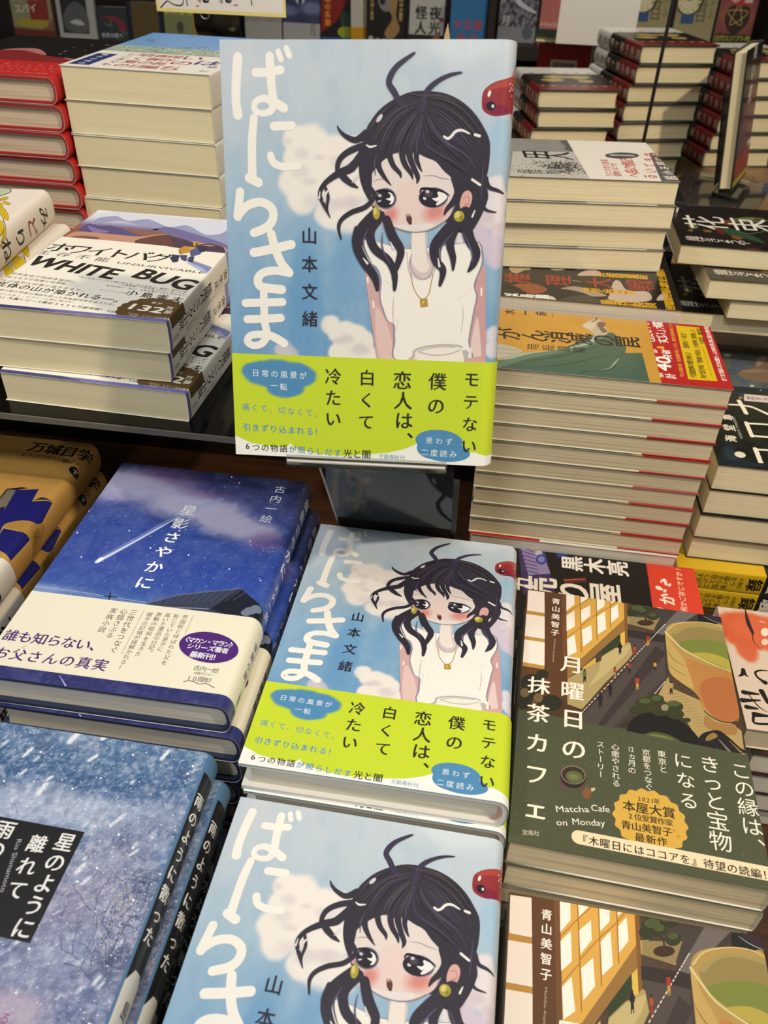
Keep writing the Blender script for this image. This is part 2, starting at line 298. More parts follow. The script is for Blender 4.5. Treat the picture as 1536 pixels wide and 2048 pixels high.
 ('s','474255',[(93.2,163.5),(92.8,157.2),(92.2,152.4),(92.5,147.6)],[0.12,0.26,0.26,0.12]),
 ('s','2b2736',[(93.4,163.5),(93.2,157.2),(92.4,152.3),(93.2,147.4)],[0.12,0.27,0.27,0.12]),
 ('s','3e3a4c',[(94.7,163.9),(98.4,157.2),(105.1,150.9),(113,145.2)],[0.12,0.52,0.52,0.12]),
 ('s','4a4038',[(94.2,163.8),(98,157.2),(105,150.7),(112.7,144.7)],[0.12,0.38,0.38,0.12]),
 ('s','3e3a4c',[(95,164),(98.8,157.2),(105.9,151.1),(113.6,145.8)],[0.12,0.38,0.38,0.12]),
 ('s','3e3a4c',[(95,164),(99.3,157.2),(105.6,151.2),(113.5,146.1)],[0.12,0.53,0.53,0.12]),
 ('s','2b2736',[(94.5,163.7),(97,157.2),(104.3,150.6),(112.6,144.2)],[0.12,0.42,0.42,0.12]),
 ('s','3f3a44',[(94.8,163.8),(98,157.2),(104.8,150.8),(112.8,145)],[0.12,0.36,0.36,0.12]),
 ('s','54505c',[(96.3,166.3),(102.5,161.7),(109.2,156),(115.6,149.6)],[0.12,0.41,0.42,0.12]),
 ('s','3e3a4c',[(96.2,166.7),(103,162.5),(109.8,156.8),(115.8,150.1)],[0.12,0.44,0.44,0.12]),
 ('s','474255',[(95.6,165.4),(101.4,159.8),(107.8,154.1),(115.1,148.4)],[0.12,0.38,0.38,0.12]),
 ('s','4f4a60',[(96,165.9),(101.9,160.8),(108.3,155),(115.5,149)],[0.12,0.43,0.43,0.12]),
 ('s','474255',[(95.9,165.1),(100.7,159.3),(107.5,153.5),(115.1,148.1)],[0.12,0.35,0.35,0.12]),
 ('s','2b2736',[(95.6,165.2),(101.3,159.4),(107.7,153.7),(114.9,148.2)],[0.12,0.5,0.5,0.12]),
 ('s','2b2736',[(96.3,168.8),(102.9,166.3),(110.7,161.5),(117.2,154.7)],[0.12,0.48,0.48,0.12]),
 ('s','3f3a44',[(95.8,169.2),(103.2,166.9),(110.9,162.4),(117.7,155.5)],[0.12,0.51,0.51,0.12]),
 ('s','54505c',[(96.3,168.6),(103,165.8),(110.5,160.9),(116.9,154)],[0.12,0.32,0.31,0.12]),
 ('s','4a4038',[(96.2,167.7),(103.5,164.4),(110.4,159),(116.4,152.1)],[0.12,0.55,0.55,0.12]),
 ('s','3e3a4c',[(96.1,167.7),(103.2,164.3),(110,159),(116.7,152.1)],[0.12,0.46,0.46,0.12]),
 ('s','2b2736',[(96,168.4),(103.4,165.5),(110.6,160.5),(116.7,153.6)],[0.12,0.39,0.39,0.12]),
 ('s','3f3a44',[(95.4,170.9),(104.1,169.8),(113.4,164.8),(120.8,156.3)],[0.12,0.39,0.39,0.12]),
 ('s','2b2736',[(95.6,170.4),(103.9,168.9),(112.1,164),(119.8,156.1)],[0.12,0.34,0.34,0.12]),
 ('s','3f3a44',[(95.2,170.9),(104.3,169.7),(113.2,164.7),(120.5,156.2)],[0.12,0.24,0.25,0.12]),
 ('s','3f3a44',[(96,169.7),(103.2,167.7),(111.7,163.1),(118.1,155.8)],[0.12,0.26,0.26,0.12]),
 ('s','4a4038',[(95.2,171),(104.4,169.9),(113.4,164.8),(120.8,156.3)],[0.12,0.54,0.54,0.12]),
 ('s','474255',[(95.6,170.8),(104.1,169.5),(113.1,164.6),(120.4,156.2)],[0.12,0.4,0.4,0.12]),
 ('s','454056',[(91.6,169.2),(82.8,166.3),(75.2,160.5),(69.5,152.8)],[0.18,0.62,0.63,0.19]),
 ('s','504b60',[(90.4,167.5),(81.6,162.9),(76.6,155.8),(74.2,148.7)],[0.18,0.62,0.63,0.19]),
 ('s','4a4358',[(91.1,165.2),(86.8,160.6),(83.1,154.7),(80.7,147.6)],[0.18,0.62,0.64,0.19]),
 ('s','4d4446',[(96,169.3),(103.1,167),(110.9,162.5),(117.6,155.7),(121.2,148.1)],[0.18,0.51,0.85,0.51,0.18]),
 ('s','454056',[(96.1,167),(103.2,163),(109.9,157.3),(115.9,150.4),(120.2,142.2)],[0.18,0.51,0.85,0.52,0.18]),
 ('s','504b60',[(95.6,164.1),(99.7,157.2),(106.3,151.5),(114.2,146.9),(119.7,139.8)],[0.18,0.52,0.86,0.52,0.18]),
 ('s','4a4358',[(93.3,157.2),(95.4,151.3),(102,147.3),(109.9,143.3),(117.3,137.4)],[0.18,0.52,0.86,0.53,0.19]),
 ('s','4d4446',[(85.8,172.6),(92.8,171.5),(100.4,171.6),(108,169.3),(114.5,164.8)],[0.18,0.51,0.84,0.51,0.18]),
 ('s','454056',[(93,165.3),(92,158.3),(89.6,152.5),(87.2,147.7)],[0.18,0.63,0.63,0.18]),
 ('s','504b60',[(72.9,147.5),(71.7,142.7),(72.4,137.9)],[0.19,0.87,0.19]),
 ('s','4a4358',[(122,144.6),(121.9,136.3),(121.7,127.8)],[0.18,0.87,0.19]),
 ('s','4d4446',[(77.7,166.9),(72,161.6),(68.9,155.8)],[0.18,0.86,0.18]),
 ('s','262230',[(96.8,165.3),(104.6,160.7),(111.9,154.4),(118.7,146.9)],[0.12,0.36,0.36,0.12]),
 ('s','262230',[(90.5,162.9),(86.3,155.9),(83.3,148.9)],[0.12,0.49,0.12]),
 ('s','262230',[(100.1,147.9),(108,143.2),(116,138.6)],[0.12,0.49,0.12]),
 ('s','262230',[(94.4,161.2),(98.6,153.7),(105.2,148.5)],[0.12,0.49,0.12]),
 ('s','262230',[(81.5,168.6),(75.2,163.4),(71.4,158.1)],[0.12,0.48,0.12]),
 ('s','262230',[(105.4,171),(113.2,166),(119.9,158.6)],[0.12,0.48,0.12]),
 ('s','e6e3e0',[(103.5,154.9),(105.2,154.1),(106.8,155),(108.6,157),(111.4,157.6),(115,156.2)],[0.97,1.22,1.22,1.22,1.09,0.61]),
 ('s','e6e3e0',[(117.5,155.8),(119.6,155.3)],[1.2,1.22]),
 ('s','e6e3e0',[(67.9,151),(69.6,150.2),(72.4,150.8)],[0.5,0.99,0.5]),
 ('e','c9c6d0',(73.7,162.2),2.05,0.88,-2.23),
 ('s','e6e3e0',[(117.3,136.9),(121,134.7)],[1.12,1.12]),
 ('s','e6e3e0',[(119.3,123.5),(118.2,120.9)],[0.5,1.01]),
 ('s','dcd9dc',[(56.9,141.7),(60.5,145),(64.1,148.3)],[0.63,2.14,0.25]),
 ('s','dcd9dc',[(46,130.8),(45.6,127.7)],[0.26,0.9]),
 ('s','dcd9dc',[(47.7,126.2),(48.7,129.6),(50.6,131.8)],[0.39,1.16,0.26]),
 ('s','dcd9dc',[(61.2,134.7),(63.5,137.8)],[0.25,1.27]),
 ('s','322e3a',[(73,121.2),(66.3,113.8),(64,106.5),(67.5,99.1),(72.5,92.7),(74.1,86.6)],[5.55,6.21,4.73,4.23,3.87,1.74]),
 ('s','322e3a',[(74.9,120.4),(70.2,113),(72.3,105.7),(79.2,100.3),(82.3,93.9),(82.5,86.8)],[4.64,4.29,4.16,3.8,3.24,1.54]),
 ('s','322e3a',[(77.9,118.6),(80.9,111.4),(85,105.1),(83.7,98.6),(81.4,92)],[4.09,4.69,3.78,2.85,0.96]),
 ('s','322e3a',[(114.9,122),(106.7,113.8),(101.3,107.3),(102,100.9),(105.6,96.4),(104.5,89.6)],[6.39,6.13,4.67,4.16,3.41,1.53]),
 ('s','322e3a',[(111.3,117.5),(108.4,109.3),(110.2,102),(110.4,96.5)],[4.58,4.09,3,0.76]),
 ('s','322e3a',[(115,119.3),(117.3,111.3),(121,105),(119.9,99.5),(117.7,96.2)],[5.5,5,4.09,3.19,0.94]),
 ('s','322e3a',[(63.4,114.7),(62.5,108.3),(64,102.8)],[1.87,2.46,0.76]),
 ('s','5a5472',[(69.2,114.8),(66.9,107.5),(71.4,98.3)],[0.19,0.85,0.19]),
 ('s','5a5472',[(76.1,113.1),(76.2,105.8),(80.3,98.5)],[0.19,0.85,0.19]),
 ('s','5a5472',[(109.6,113.8),(104.2,106.5),(104.5,100)],[0.18,0.84,0.19]),
 ('s','5a5472',[(114.3,113.9),(118.6,105.9),(119.4,100.4)],[0.18,0.84,0.19]),
 ('s','dcd9dc',[(80,108.7),(81.5,105.9)],[0.47,1.13]),
 ('s','dcd9dc',[(67,101),(69,98.7)],[0.48,1.15]),
 ('s','dcd9dc',[(103,101.8),(103.8,98.2)],[0.47,1.14]),
 ('e','a89a3c',(73,121.7),2.99,1.73,1.59),
 ('e','d0c673',(72.4,122.3),1.6,0.74,1.59),
 ('e','a89a3c',(112,120.9),2.52,2.43,2.6),
 ('e','d0c673',(111.3,121.5),1.47,1.16,1.06),
 ('e','8f7f2c',(113.1,120),1,0.91,1.76),
])
ART['girl_band'] = dict(soft=[
 ('fill','bed12c'),
 ('b','4b86b3',(24,43.2),17.2,7.5,1,0.22),
 ('b','4b86b3',(15.1,44.4),10.4,5.2,1,0.22),
 ('b','4b86b3',(27,36.6),9.9,5.2,1,0.22),
 ('b','4b86b3',(32.9,43.1),10.4,6.2,1,0.22),
], ink=[
 ('p','e9e9e6',[(-4.4,10.7),(0.4,10),(8.5,6.5),(17.1,5.4),(24.7,5.3),(27.1,4.8),(29.6,7.5),(31.8,4.8),(40.9,2.8),(53.8,1.7),(63.4,2.4),(70.8,3.4),(81.4,4.8),(89.7,7.2),(94.4,9.4),(96.9,11.2),(106.5,7.4),(121,7),(126.2,7.1),(131.4,5.2),(135.6,5.2),(141.6,7),(142.6,-7),(-5.1,-3.7)],0),
 ('e','4b86b3',(107.3,12.2),12.22,5.98,3.11),
 ('e','4b86b3',(110.6,6.5),12.99,5.15,3.11),
 ('e','4b86b3',(104.3,8.3),8.34,5.9,3.11),
 ('t','e2e8ea','日常の風景が',(12.1,43.6),(36.7,43.2),3.97,0,1),
 ('t','e2e8ea','一転',(21.6,37.4),(26.5,37),3.97,0,1),
 ('t','4b86b3','痛くて、切なくて、',(6.3,25.8),(44.5,23.7),4.26,0,1),
 ('t','4b86b3','引きずり込まれる！',(6.4,14.9),(44.6,14.1),4.35,1,1),
 ('t','26281f','6',(6.5,4.8),(6.5,4.8),4.58,1,1),
 ('t','26281f','つの物語',(11,4.2),(25.8,4.3),4.38,1,1),
 ('t','4b86b3','が照らしだす',(30.6,4.1),(54.6,3.3),4.13,1,1),
 ('t','26281f','光と闇',(60,3.3),(69.8,3.4),4.96,1,1),
 ('t','4b86b3','文藝春秋刊',(77.6,2.7),(88.6,2.4),2.78,0,1),
 ('t','26281f','モテない',(122.2,44.6),(122.7,10.3),8.24,1,1),
 ('t','26281f','僕の',(105.3,42.9),(105,30.5),9.28,1,1),
 ('t','26281f','恋人は、',(87.5,42.7),(89.6,11.9),9.76,1,1),
 ('t','26281f','白くて',(69.7,43.3),(69.5,20.6),8.61,1,1),
 ('t','26281f','冷たい',(52.3,43.3),(52.3,21.4),8.85,1,1),
 ('t','e2e8ea','思わず',(102.3,12.3),(112.5,12.2),3.78,0,1),
 ('t','e2e8ea','二度読み',(100.2,6),(114.8,5.6),4.01,0,1),
])
ART['star'] = dict(soft=[
 ('g',[(0,'2c3068'),(20,'23276a'),(45,'35508f'),(62,'4a6aa6'),(72,'2f4ea0'),(95,'28429a'),(130,'2c4493'),(160,'454f8c'),(185,'2c3260'),(194,'232748')]),
 ('n','7b86b8',10,10,0.25,2,0.5),
 ('b','b9b6d6',(25.8,170.6),36.8,14.7,0.75,0.9),
 ('b','b9b6d6',(59.9,155.5),29.8,14,0.9,0.9),
 ('b','b9b6d6',(83.8,146.3),22.2,13.7,0.8,0.9),
 ('b','b9b6d6',(99.9,138.3),25.1,11.7,0.8,0.9),
 ('b','b9b6d6',(111.8,134.1),16.5,9.9,0.6,0.9),
 ('b','b9b6d6',(11.2,177.8),22.4,11.2,0.7,0.9),
 ('b','b9b6d6',(10.5,158.3),25.1,9,0.5,0.9),
 ('b','6d4a86',(34.4,187),22.8,9.5,0.5,0.9),
 ('b','6d4a86',(48.8,179.6),16.8,7.5,0.4,0.9),
 ('b','6d4a86',(120.3,127.3),13,9.7,0.5,0.9),
 ('b','6d4a86',(69.7,168.9),21.7,7.2,0.4,0.9),
 ('n','d9d6ea',1.1,1.1,0.22,9,0.62),
 ('s','8f9fd0',[(25.9,93.1),(41.3,116.6),(58.3,144),(79.5,164.8)],1.4,0.55,0.9),
 ('b','9fb4dc',(0.4,65.8),23.1,4.3,0.5,0.9),
 ('b','9fb4dc',(34.2,60.2),30.9,3.5,0.4,0.9),
], ink=[
 ('s','c9d0ee',[(25.7,92.2),(33.4,103.2),(45,120.7),(59.1,141.9),(74.2,159.2)],[2.61,1.73,1.14,0.68,0.18]),
 ('e','eceefa',(26.8,94.3),2.33,1.61,-1.88),
 ('stars','e6eafa',170,2,60,132,192,0.22,7),
 ('e','f2f3fc',(86.2,184.8),0.84,0.48,-1.25),
 ('e','f2f3fc',(79.2,190.5),0.88,0.51,-1.22),
 ('e','f2f3fc',(77,107.4),0.68,0.43,-1.13),
 ('e','f2f3fc',(52.2,109.8),0.71,0.44,-1.12),
 ('e','f2f3fc',(14.8,94.7),0.7,0.41,-1),
 ('e','f2f3fc',(0,138.1),0.8,0.43,-1.06),
 ('e','f2f3fc',(2.4,116),0.76,0.42,-0.99),
 ('e','f2f3fc',(63.7,128.8),0.75,0.44,-1.16),
 ('e','f2f3fc',(110,126.3),0.71,0.45,-1.27),
 ('e','f2f3fc',(125.6,92.6),0.63,0.43,1.91),
 ('e','f2f3fc',(104.8,99.2),0.65,0.43,-1.17),
 ('e','f2f3fc',(33.2,123.4),0.75,0.44,-1.08),
 ('p','333a52',[(66.5,62),(83.3,72.9),(116.1,84.1),(134.5,70.5),(140.6,58.4),(104,62)],0),
 ('p','171b2b',[(116.1,84.1),(134.7,69.7),(139.5,58.2),(117.4,61),(104.1,65.3)],0),
 ('s','4b536d',[(69.8,62.8),(71.6,71.3)],[0.42,0.43]),
 ('s','4b536d',[(73.9,63.8),(76,72.5)],[0.42,0.43]),
 ('s','4b536d',[(77.9,64.8),(80.5,73.7)],[0.42,0.43]),
 ('s','4b536d',[(81.9,65.8),(85.1,74.9)],[0.42,0.43]),
 ('s','4b536d',[(85.9,66.8),(89.6,76.1)],[0.42,0.43]),
 ('s','4b536d',[(90,67.8),(94.1,77.3)],[0.42,0.43]),
 ('s','4b536d',[(94,68.8),(98.7,78.5)],[0.42,0.43]),
 ('s','4b536d',[(98.1,69.7),(103.2,79.8)],[0.42,0.43]),
 ('s','4b536d',[(102.1,70.7),(107.8,81)],[0.43,0.44]),
 ('s','4b536d',[(106.2,71.7),(112.3,82.2)],[0.43,0.44]),
 ('s','4b536d',[(110.3,72.7),(116.9,83.4)],[0.43,0.44]),
 ('s','4b536d',[(114.4,73.8),(121.5,84.7)],[0.43,0.44]),
 ('s','5c6480',[(66.4,62.3),(83.3,72.9),(116.1,84.1)],[0.84,0.86,0.87]),
 ('s','7c8498',[(68,61.2),(103,65.1)],[0.7,0.7]),
 ('e','6d7890',(126.3,67.4),3.52,2.93,3.06),
 ('e','6d7890',(129.3,69.6),3.54,2.96,3.08),
 ('e','6d7890',(124.5,65.5),2.95,2.4,3.04),
 ('s','8aa0c8',[(-1.7,64.9),(20.9,64.9),(44.9,63.8),(66.3,62.6)],[0.29,0.29,0.28,0.28]),
 ('s','c3cfe8',[(-2.3,66.2),(20.3,66.2),(44.4,65.1),(66.9,64.1)],[0.29,0.29,0.28,0.28]),
 ('s','1b2036',[(44.4,68),(46.1,60.6)],[0.86,0.84]),
 ('s','1b2036',[(41.8,65.3),(49.3,65.2)],[0.71,0.71]),
 ('t','eef0f6','星影さやかに',(62.6,149.7),(60.2,79.6),11.09,1,1),
 ('t','eef0f6','古内一絵',(115.3,182.3),(114.1,149.9),8.44,0,1),
 ('s','a9afd8',[(43.3,6.2),(50.6,-0.9)],[0.24,0.83]),
])
ART['star_band'] = dict(soft=[
 ('fill','e3dfcb'),
], ink=[
 ('t','47206e','誰も知らない、',(5.8,28.1),(54.3,28.3),8.6,1,1),
 ('t','47206e','お父さんの真実',(7.2,15.7),(60.9,16.2),8.33,1,1),
 ('t','47206e','ど',(16.7,21.3),(16.7,21.3),2.56,0,1),
 ('t','26242c','家族小説',(51.8,54.8),(51.4,40.2),4.42,0,1),
 ('t','26242c','心揺さぶる',(57.6,55.1),(57.3,36.8),4.42,0,1),
 ('t','26242c','三世代をつなぐ',(63,55.4),(63.7,27.2),4.55,0,1),
 ('t','26242c','親子の記憶が紐解かれる―',(72.5,55.3),(71.8,16.5),3.42,0,1),
 ('t','26242c','激動の昭和を生きた',(77.4,56.2),(77.3,26.5),3.44,0,1),
 ('t','26242c','届いた遺品の日記。',(82.5,56.4),(82.5,28.5),3.44,0,1),
 ('t','26242c','恥じていた息子に',(87.4,56.5),(87.5,31.6),3.43,0,1),
 ('t','26242c','非国民と呼ばれた父を',(92.3,56.7),(92.7,22.9),3.41,0,1),
 ('dots','55525a',68.2,57.6,68.7,25.5,26,0.28),
 ('dots','55525a',96.6,58.1,96.5,44.6,12,0.28),
 ('e','4a1f72',(112.1,37.2),16.63,10.51,2.99),
 ('t','eef0f6','〈マカン・マラン〉',(98,40.8),(124.6,40.7),4.21,1,1),
 ('t','eef0f6','シリーズ著者',(102.4,36.4),(121.4,36.2),4.13,1,1),
 ('t','eef0f6','最新刊！',(106,31),(118.5,30.7),4.6,1,1),
 ('t','26242c','古内一絵',(110.6,22.3),(120.7,22.1),3.73,0,1),
 ('t','26242c','作家デビュー',(111,18.8),(119.7,19.1),2.09,0,1),
 ('t','26242c','10周年！',(108.8,15.3),(121,15.1),3.89,0,1),
 ('s','55525a',[(106.8,12.2),(109.1,13.4),(112,13.1),(115.3,12.2),(118.1,13),(121.1,12.1),(123.3,11.1)],[0.48,0.48,0.48,0.48,0.48,0.48,0.48]),
])
ART['tea'] = dict(soft=[
 ('g',[(0,'4a4e38'),(83,'4a4e38'),(83.2,'33251b'),(110,'4a3526'),(188,'46362c')]),
 ('n','5b5f49',0.8,0.8,0.35,3,0.5),
], ink=[
 ('p','5c3c22',[(-0.8,71.8),(0.7,115.6),(0.3,187.3),(27.1,190),(27.8,130),(23.8,73.3)],0),
 ('p','4a3320',[(-0.2,72.3),(24.9,73.5),(37.8,92),(28.2,96.9),(16.2,90.5),(0.7,87.2)],0),
 ('p','ecdfd2',[(0.8,186.8),(11.8,187.2),(12.6,166.8),(1.1,167)],0),
 ('p','ecdfd2',[(0.8,163.5),(12.7,163.7),(13.4,143.5),(0.8,143.5)],0),
 ('p','ecdfd2',[(0.8,140.3),(13.5,140.5),(14,120.8),(0.8,121.1)],0),
 ('p','b98a3e',[(0.9,167),(12.6,166.6),(12.7,163.7),(0.8,163.5)],0),
 ('p','b98a3e',[(0.8,143.4),(13.4,143.4),(13.5,140.5),(0.8,140.3)],0),
 ('p','b98a3e',[(0.8,121.1),(14,120.8),(14,117.9),(0.7,117.9)],0),
 ('p','5a3920',[(12.1,187.8),(26.4,189),(27.3,129.9),(28.2,94.6),(14.2,115.9)],0),
 ('p','6b4728',[(23.3,188.6),(26.4,189),(27.5,129.9),(25,129.4)],0),
 ('p','d0a04a',[(26.4,189.2),(66.7,192.7),(65.4,150.6),(60.4,157.8),(48.9,141.6),(36.4,131.8),(27.7,130)],0),
 ('p','f2e6da',[(26.4,188.6),(31.8,189.2),(31.8,179.2),(26.6,172.1)],0),
 ('p','f2e6da',[(35.6,189.6),(42.9,190.2),(35.9,181.4)],0),
 ('p','f2e6da',[(26.7,167.7),(31.9,173.7),(32.2,158.8),(27,153.4)],0),
 ('p','f2e6da',[(36,174.6),(42.1,181),(42.2,171),(36.4,163)],0),
 ('p','f2e6da',[(27.3,146),(32,151.6),(33.5,136.5),(28,131.8)],0),
 ('p','f2e6da',[(36.6,156.4),(42.6,162.4),(43.1,149.4),(37.4,141.8)],0),
 ('p','f2e6da',[(46.4,190.1),(52,190.5),(51.5,182),(46.3,175.9)],0),
 ('p','f2e6da',[(55.2,191),(61.7,191.2),(55.3,185.4)],0),
 ('p','f2e6da',[(46.5,171),(51.7,177.1),(52.1,160.7),(46.7,154.8)],0),
 ('p','f2e6da',[(55.2,179.8),(60.3,186),(60.5,174.1),(55.5,167.1)],0),
 ('s','a8742c',[(26.7,169.8),(35.8,180.8),(44.4,189.9)],[0.57,0.58,0.59]),
 ('s','a8742c',[(36.4,160.6),(46.2,172.9),(55.2,182.3),(62,191.5)],[0.56,0.57,0.59,0.59]),
 ('s','a8742c',[(27.1,147.3),(36.4,159.2)],[0.54,0.56]),
 ('s','a06e2a',[(35.5,189.8),(36.4,137.1)],[0.68,0.61]),
 ('s','a06e2a',[(46.2,190),(46.2,150.1)],[0.68,0.62]),
 ('s','a06e2a',[(55.5,191),(55,162.3)],[0.68,0.64]),
 ('p','8f6a36',[(36.4,131.8),(64,172.4),(65.7,170.3),(65.8,161.8),(61,158.4),(48.9,142.1),(37.9,126.1),(28,113),(27.7,128.2)],0),
 ('p','7a5428',[(64.5,192),(66.9,192.3),(65.6,150.6),(63.6,148.8)],0),
 ('p','d2b04e',[(60.8,157.9),(63.8,161.4),(63.6,148.8),(60.7,147.8)],0),
 ('p','c9a548',[(37,124.2),(45,134.6),(45.3,120.9),(37.9,119.7)],0),
 ('p','2d3a22',[(48.6,141.6),(60.8,158.3),(60.9,153.3),(57.4,146.1),(48.8,136.3)],0),
 ('p','a79463',[(28,113),(37.9,123.6),(48.8,132.8),(48.8,136.3),(57.4,145.2),(61.3,147),(65.4,152),(72.1,151.1),(68.9,144.1),(64.7,136.2),(50.2,114.5),(36.6,91.7),(28.2,93.8)],0),
 ('p','b9a873',[(48.8,135.4),(57.4,144.3),(62,147.1),(67.9,150.7),(64.3,141.4),(50.4,121.2),(40.3,109.1),(46.7,123.7)],0),
 ('p','a08a58',[(66.1,175.3),(86.7,179.8),(90.1,175.7),(82.5,166.3),(66.1,168.5)],0),
 ('p','3f3734',[(69.4,205.8),(70.7,172.6),(83.6,167),(50.5,108.4),(29.6,78.5),(49.7,75.1),(62.3,89.3),(88.3,122.1),(89.9,128.2),(89.8,160.3),(105.1,195.6),(112.1,195.3),(95.6,195.3)],0),
 ('p','383130',[(105.8,197.5),(114.5,190.6),(128.2,185.1),(88,158.3),(65.4,158.2),(81.4,160)],0),
 ('p','4a413d',[(65.6,161.5),(88.1,159.9),(86.6,127.5),(49.7,76.4),(29.6,75.9),(68.8,135.5)],0),
 ('p','3a312e',[(82.5,152.3),(88.8,147.4),(45.7,76.8),(42.7,77.4)],0),
 ('p','2f2826',[(65.7,163.1),(89.5,163.4),(89.5,156.2),(65.4,156.6)],0),
 ('p','66605e',[(102.5,193.2),(114.5,190.6),(88.4,163.2),(83.9,163.8)],0),
 ('p','a9915e',[(88.3,127.9),(89.1,119.4),(107.2,112.2),(126.1,95.1),(125.4,77.6),(104.9,75.7),(95.3,96.3),(81.2,112.1)],0),
 ('p','8a7a50',[(67.4,175.2),(87.3,178.7),(82.4,166.8),(67.1,168.4)],0),
 ('dashes','d9d0c0',[(89.9,173.2),(68.6,139.7),(36.6,89.4)],36,0.5),
 ('dashes','d9d0c0',[(86,123.4),(79.3,112.6)],8,0.5),
 ('e','2d3320',(74.3,184),7.33,5.13,-2.61),
 ('e','2d3320',(70,180.1),4.41,3.21,-2.55),
 ('e','2d3320',(81.3,188.6),5.94,4.2,-2.58),
 ('e','2d3320',(82.7,178.9),4.42,3.14,-2.55),
 ('e','2d3320',(75.3,189.2),6.42,2.95,-2.85),
 ('e','47512f',(73,185.2),4.29,2.41,-2.79),
 ('e','47512f',(80.7,189.4),3.57,1.93,-2.8),
 ('e','47512f',(82.8,180.4),2.82,1.5,-2.8),
 ('e','47512f',(76.3,183.4),2.87,1.73,-2.76),
 ('e','3a281a',(77.6,172),5.55,2.61,-2.85),
 ('s','3f2c1c',[(75.4,180.3),(77.9,176.9),(77.6,172.9)],[1.15,1.14,1.14]),
 ('e','26281a',(7.1,105.3),7.68,6.45,1.06),
 ('e','26281a',(2.9,91.6),7.07,4.81,1.48),
 ('e','26281a',(18,92.5),7.59,5.91,-2.61),
 ('e','26281a',(13,113.2),4.35,3.58,1.14),
 ('e','26281a',(6.8,98),7.55,5.39,-2.75),
 ('e','201813',(9.5,79.2),8.45,4.38,-2.87),
 ('e','6d5a38',(3.2,97.2),3.62,2.7,1.41),
 ('e','6d5a38',(11.2,94.9),3.59,2.69,1.38),
 ('p','1d1c22',[(59.6,146),(61,146.2),(61,142.4),(59.4,141.7)],0),
 ('p','1d1c22',[(59.5,148.8),(61.3,149.2),(61.4,145.6),(59.3,145.1)],1),
 ('e','2a2022',(60.4,150),1.03,0.65,1.35),
 ('s','1d1c22',[(59.8,142.6),(59.5,140.2)],[0.51,0.51]),
 ('s','1d1c22',[(60.5,142.7),(60.7,140.7)],[0.52,0.51]),
 ('p','8a3528',[(68.7,146.1),(69.9,146.4),(69.9,143),(68.4,142.4)],0),
 ('p','a0462e',[(68.6,148.7),(70.2,149),(70.2,145.8),(68.4,145.4)],1),
 ('e','2a2022',(69.5,149.7),0.9,0.57,1.37),
 ('s','8a3528',[(68.8,143.1),(68.5,141.1)],[0.45,0.45]),
 ('s','8a3528',[(69.4,143.3),(69.6,141.5)],[0.45,0.45]),
 ('p','b08a3a',[(77.6,156.9),(78.9,157.2),(78.9,153.5),(77.3,152.8)],0),
 ('p','9c3226',[(77.6,159.7),(79.3,160.1),(79.3,156.5),(77.3,156.1)],1),
 ('e','2a2022',(78.5,160.8),1.02,0.6,1.35),
 ('s','b08a3a',[(77.7,153.6),(77.4,151.4)],[0.5,0.49]),
 ('s','b08a3a',[(78.4,153.8),(78.5,151.8)],[0.5,0.49]),
 ('p','22201c',[(37.5,118.4),(38.9,118.7),(39.1,115),(37.4,114.3)],0),
 ('p','5c6b3c',[(37.3,121.2),(39.1,121.6),(39.3,118),(37.2,117.6)],1),
 ('e','2a2022',(38.2,122.3),0.99,0.66,1.39),
 ('s','22201c',[(37.9,115.1),(37.6,112.8)],[0.52,0.52]),
 ('s','22201c',[(38.5,115.2),(38.8,113.3)],[0.52,0.52]),
 ('p','8a8070',[(55.9,125.3),(56.9,125.5),(57,122.6),(55.7,122)],0),
 ('p','a04630',[(55.8,127.5),(57.2,127.8),(57.3,125),(55.6,124.6)],1),
 ('e','2a2022',(56.5,128.4),0.81,0.5,1.39),
 ('s','8a8070',[(56,122.7),(55.8,120.9)],[0.41,0.4]),
 ('s','8a8070',[(56.6,122.8),(56.8,121.2)],[0.4,0.4]),
 ('p','2a2226',[(64.7,130.8),(66,131.1),(66,127.5),(64.4,126.8)],0),
 ('p','8a3a2c',[(64.6,133.6),(66.4,133.9),(66.4,130.4),(64.4,130)],1),
 ('e','2a2022',(65.5,134.6),0.98,0.63,1.3),
 ('s','2a2226',[(64.9,127.6),(64.6,125.4)],[0.5,0.5]),
 ('s','2a2226',[(65.5,127.7),(65.8,125.8)],[0.5,0.5]),
 ('p','2a2628',[(80.4,135.2),(81.5,135.5),(81.4,132.5),(80.1,131.9)],0),
 ('p','b8923c',[(80.4,137.5),(81.8,137.8),(81.8,134.9),(80.1,134.6)],1),
 ('e','2a2022',(81.2,138.4),0.83,0.5,1.31),
 ('s','2a2628',[(80.5,132.6),(80.2,130.7)],[0.42,0.41]),
 ('s','2a2628',[(81,132.7),(81.2,131.1)],[0.41,0.41]),
 ('p','b08a3e',[(68.7,119.5),(70.1,119.8),(70.2,115.9),(68.4,115.1)],0),
 ('p','a23a30',[(68.6,122.4),(70.5,122.9),(70.6,119.1),(68.3,118.6)],1),
 ('e','2a2022',(69.6,123.6),1.08,0.68,1.32),
 ('s','b08a3e',[(68.9,116),(68.5,113.6)],[0.54,0.54]),
 ('s','b08a3e',[(69.6,116.2),(69.8,114.1)],[0.54,0.54]),
 ('p','1f1e24',[(52.5,110.3),(53.9,110.6),(54,106.8),(52.2,106)],0),
 ('p','1f1e24',[(52.3,113.2),(54.2,113.6),(54.3,109.9),(52.1,109.4)],1),
 ('e','2a2022',(53.3,114.3),1.03,0.68,1.34),
 ('s','1f1e24',[(52.7,106.9),(52.4,104.6)],[0.53,0.53]),
 ('s','1f1e24',[(53.4,107),(53.7,105.1)],[0.53,0.53]),
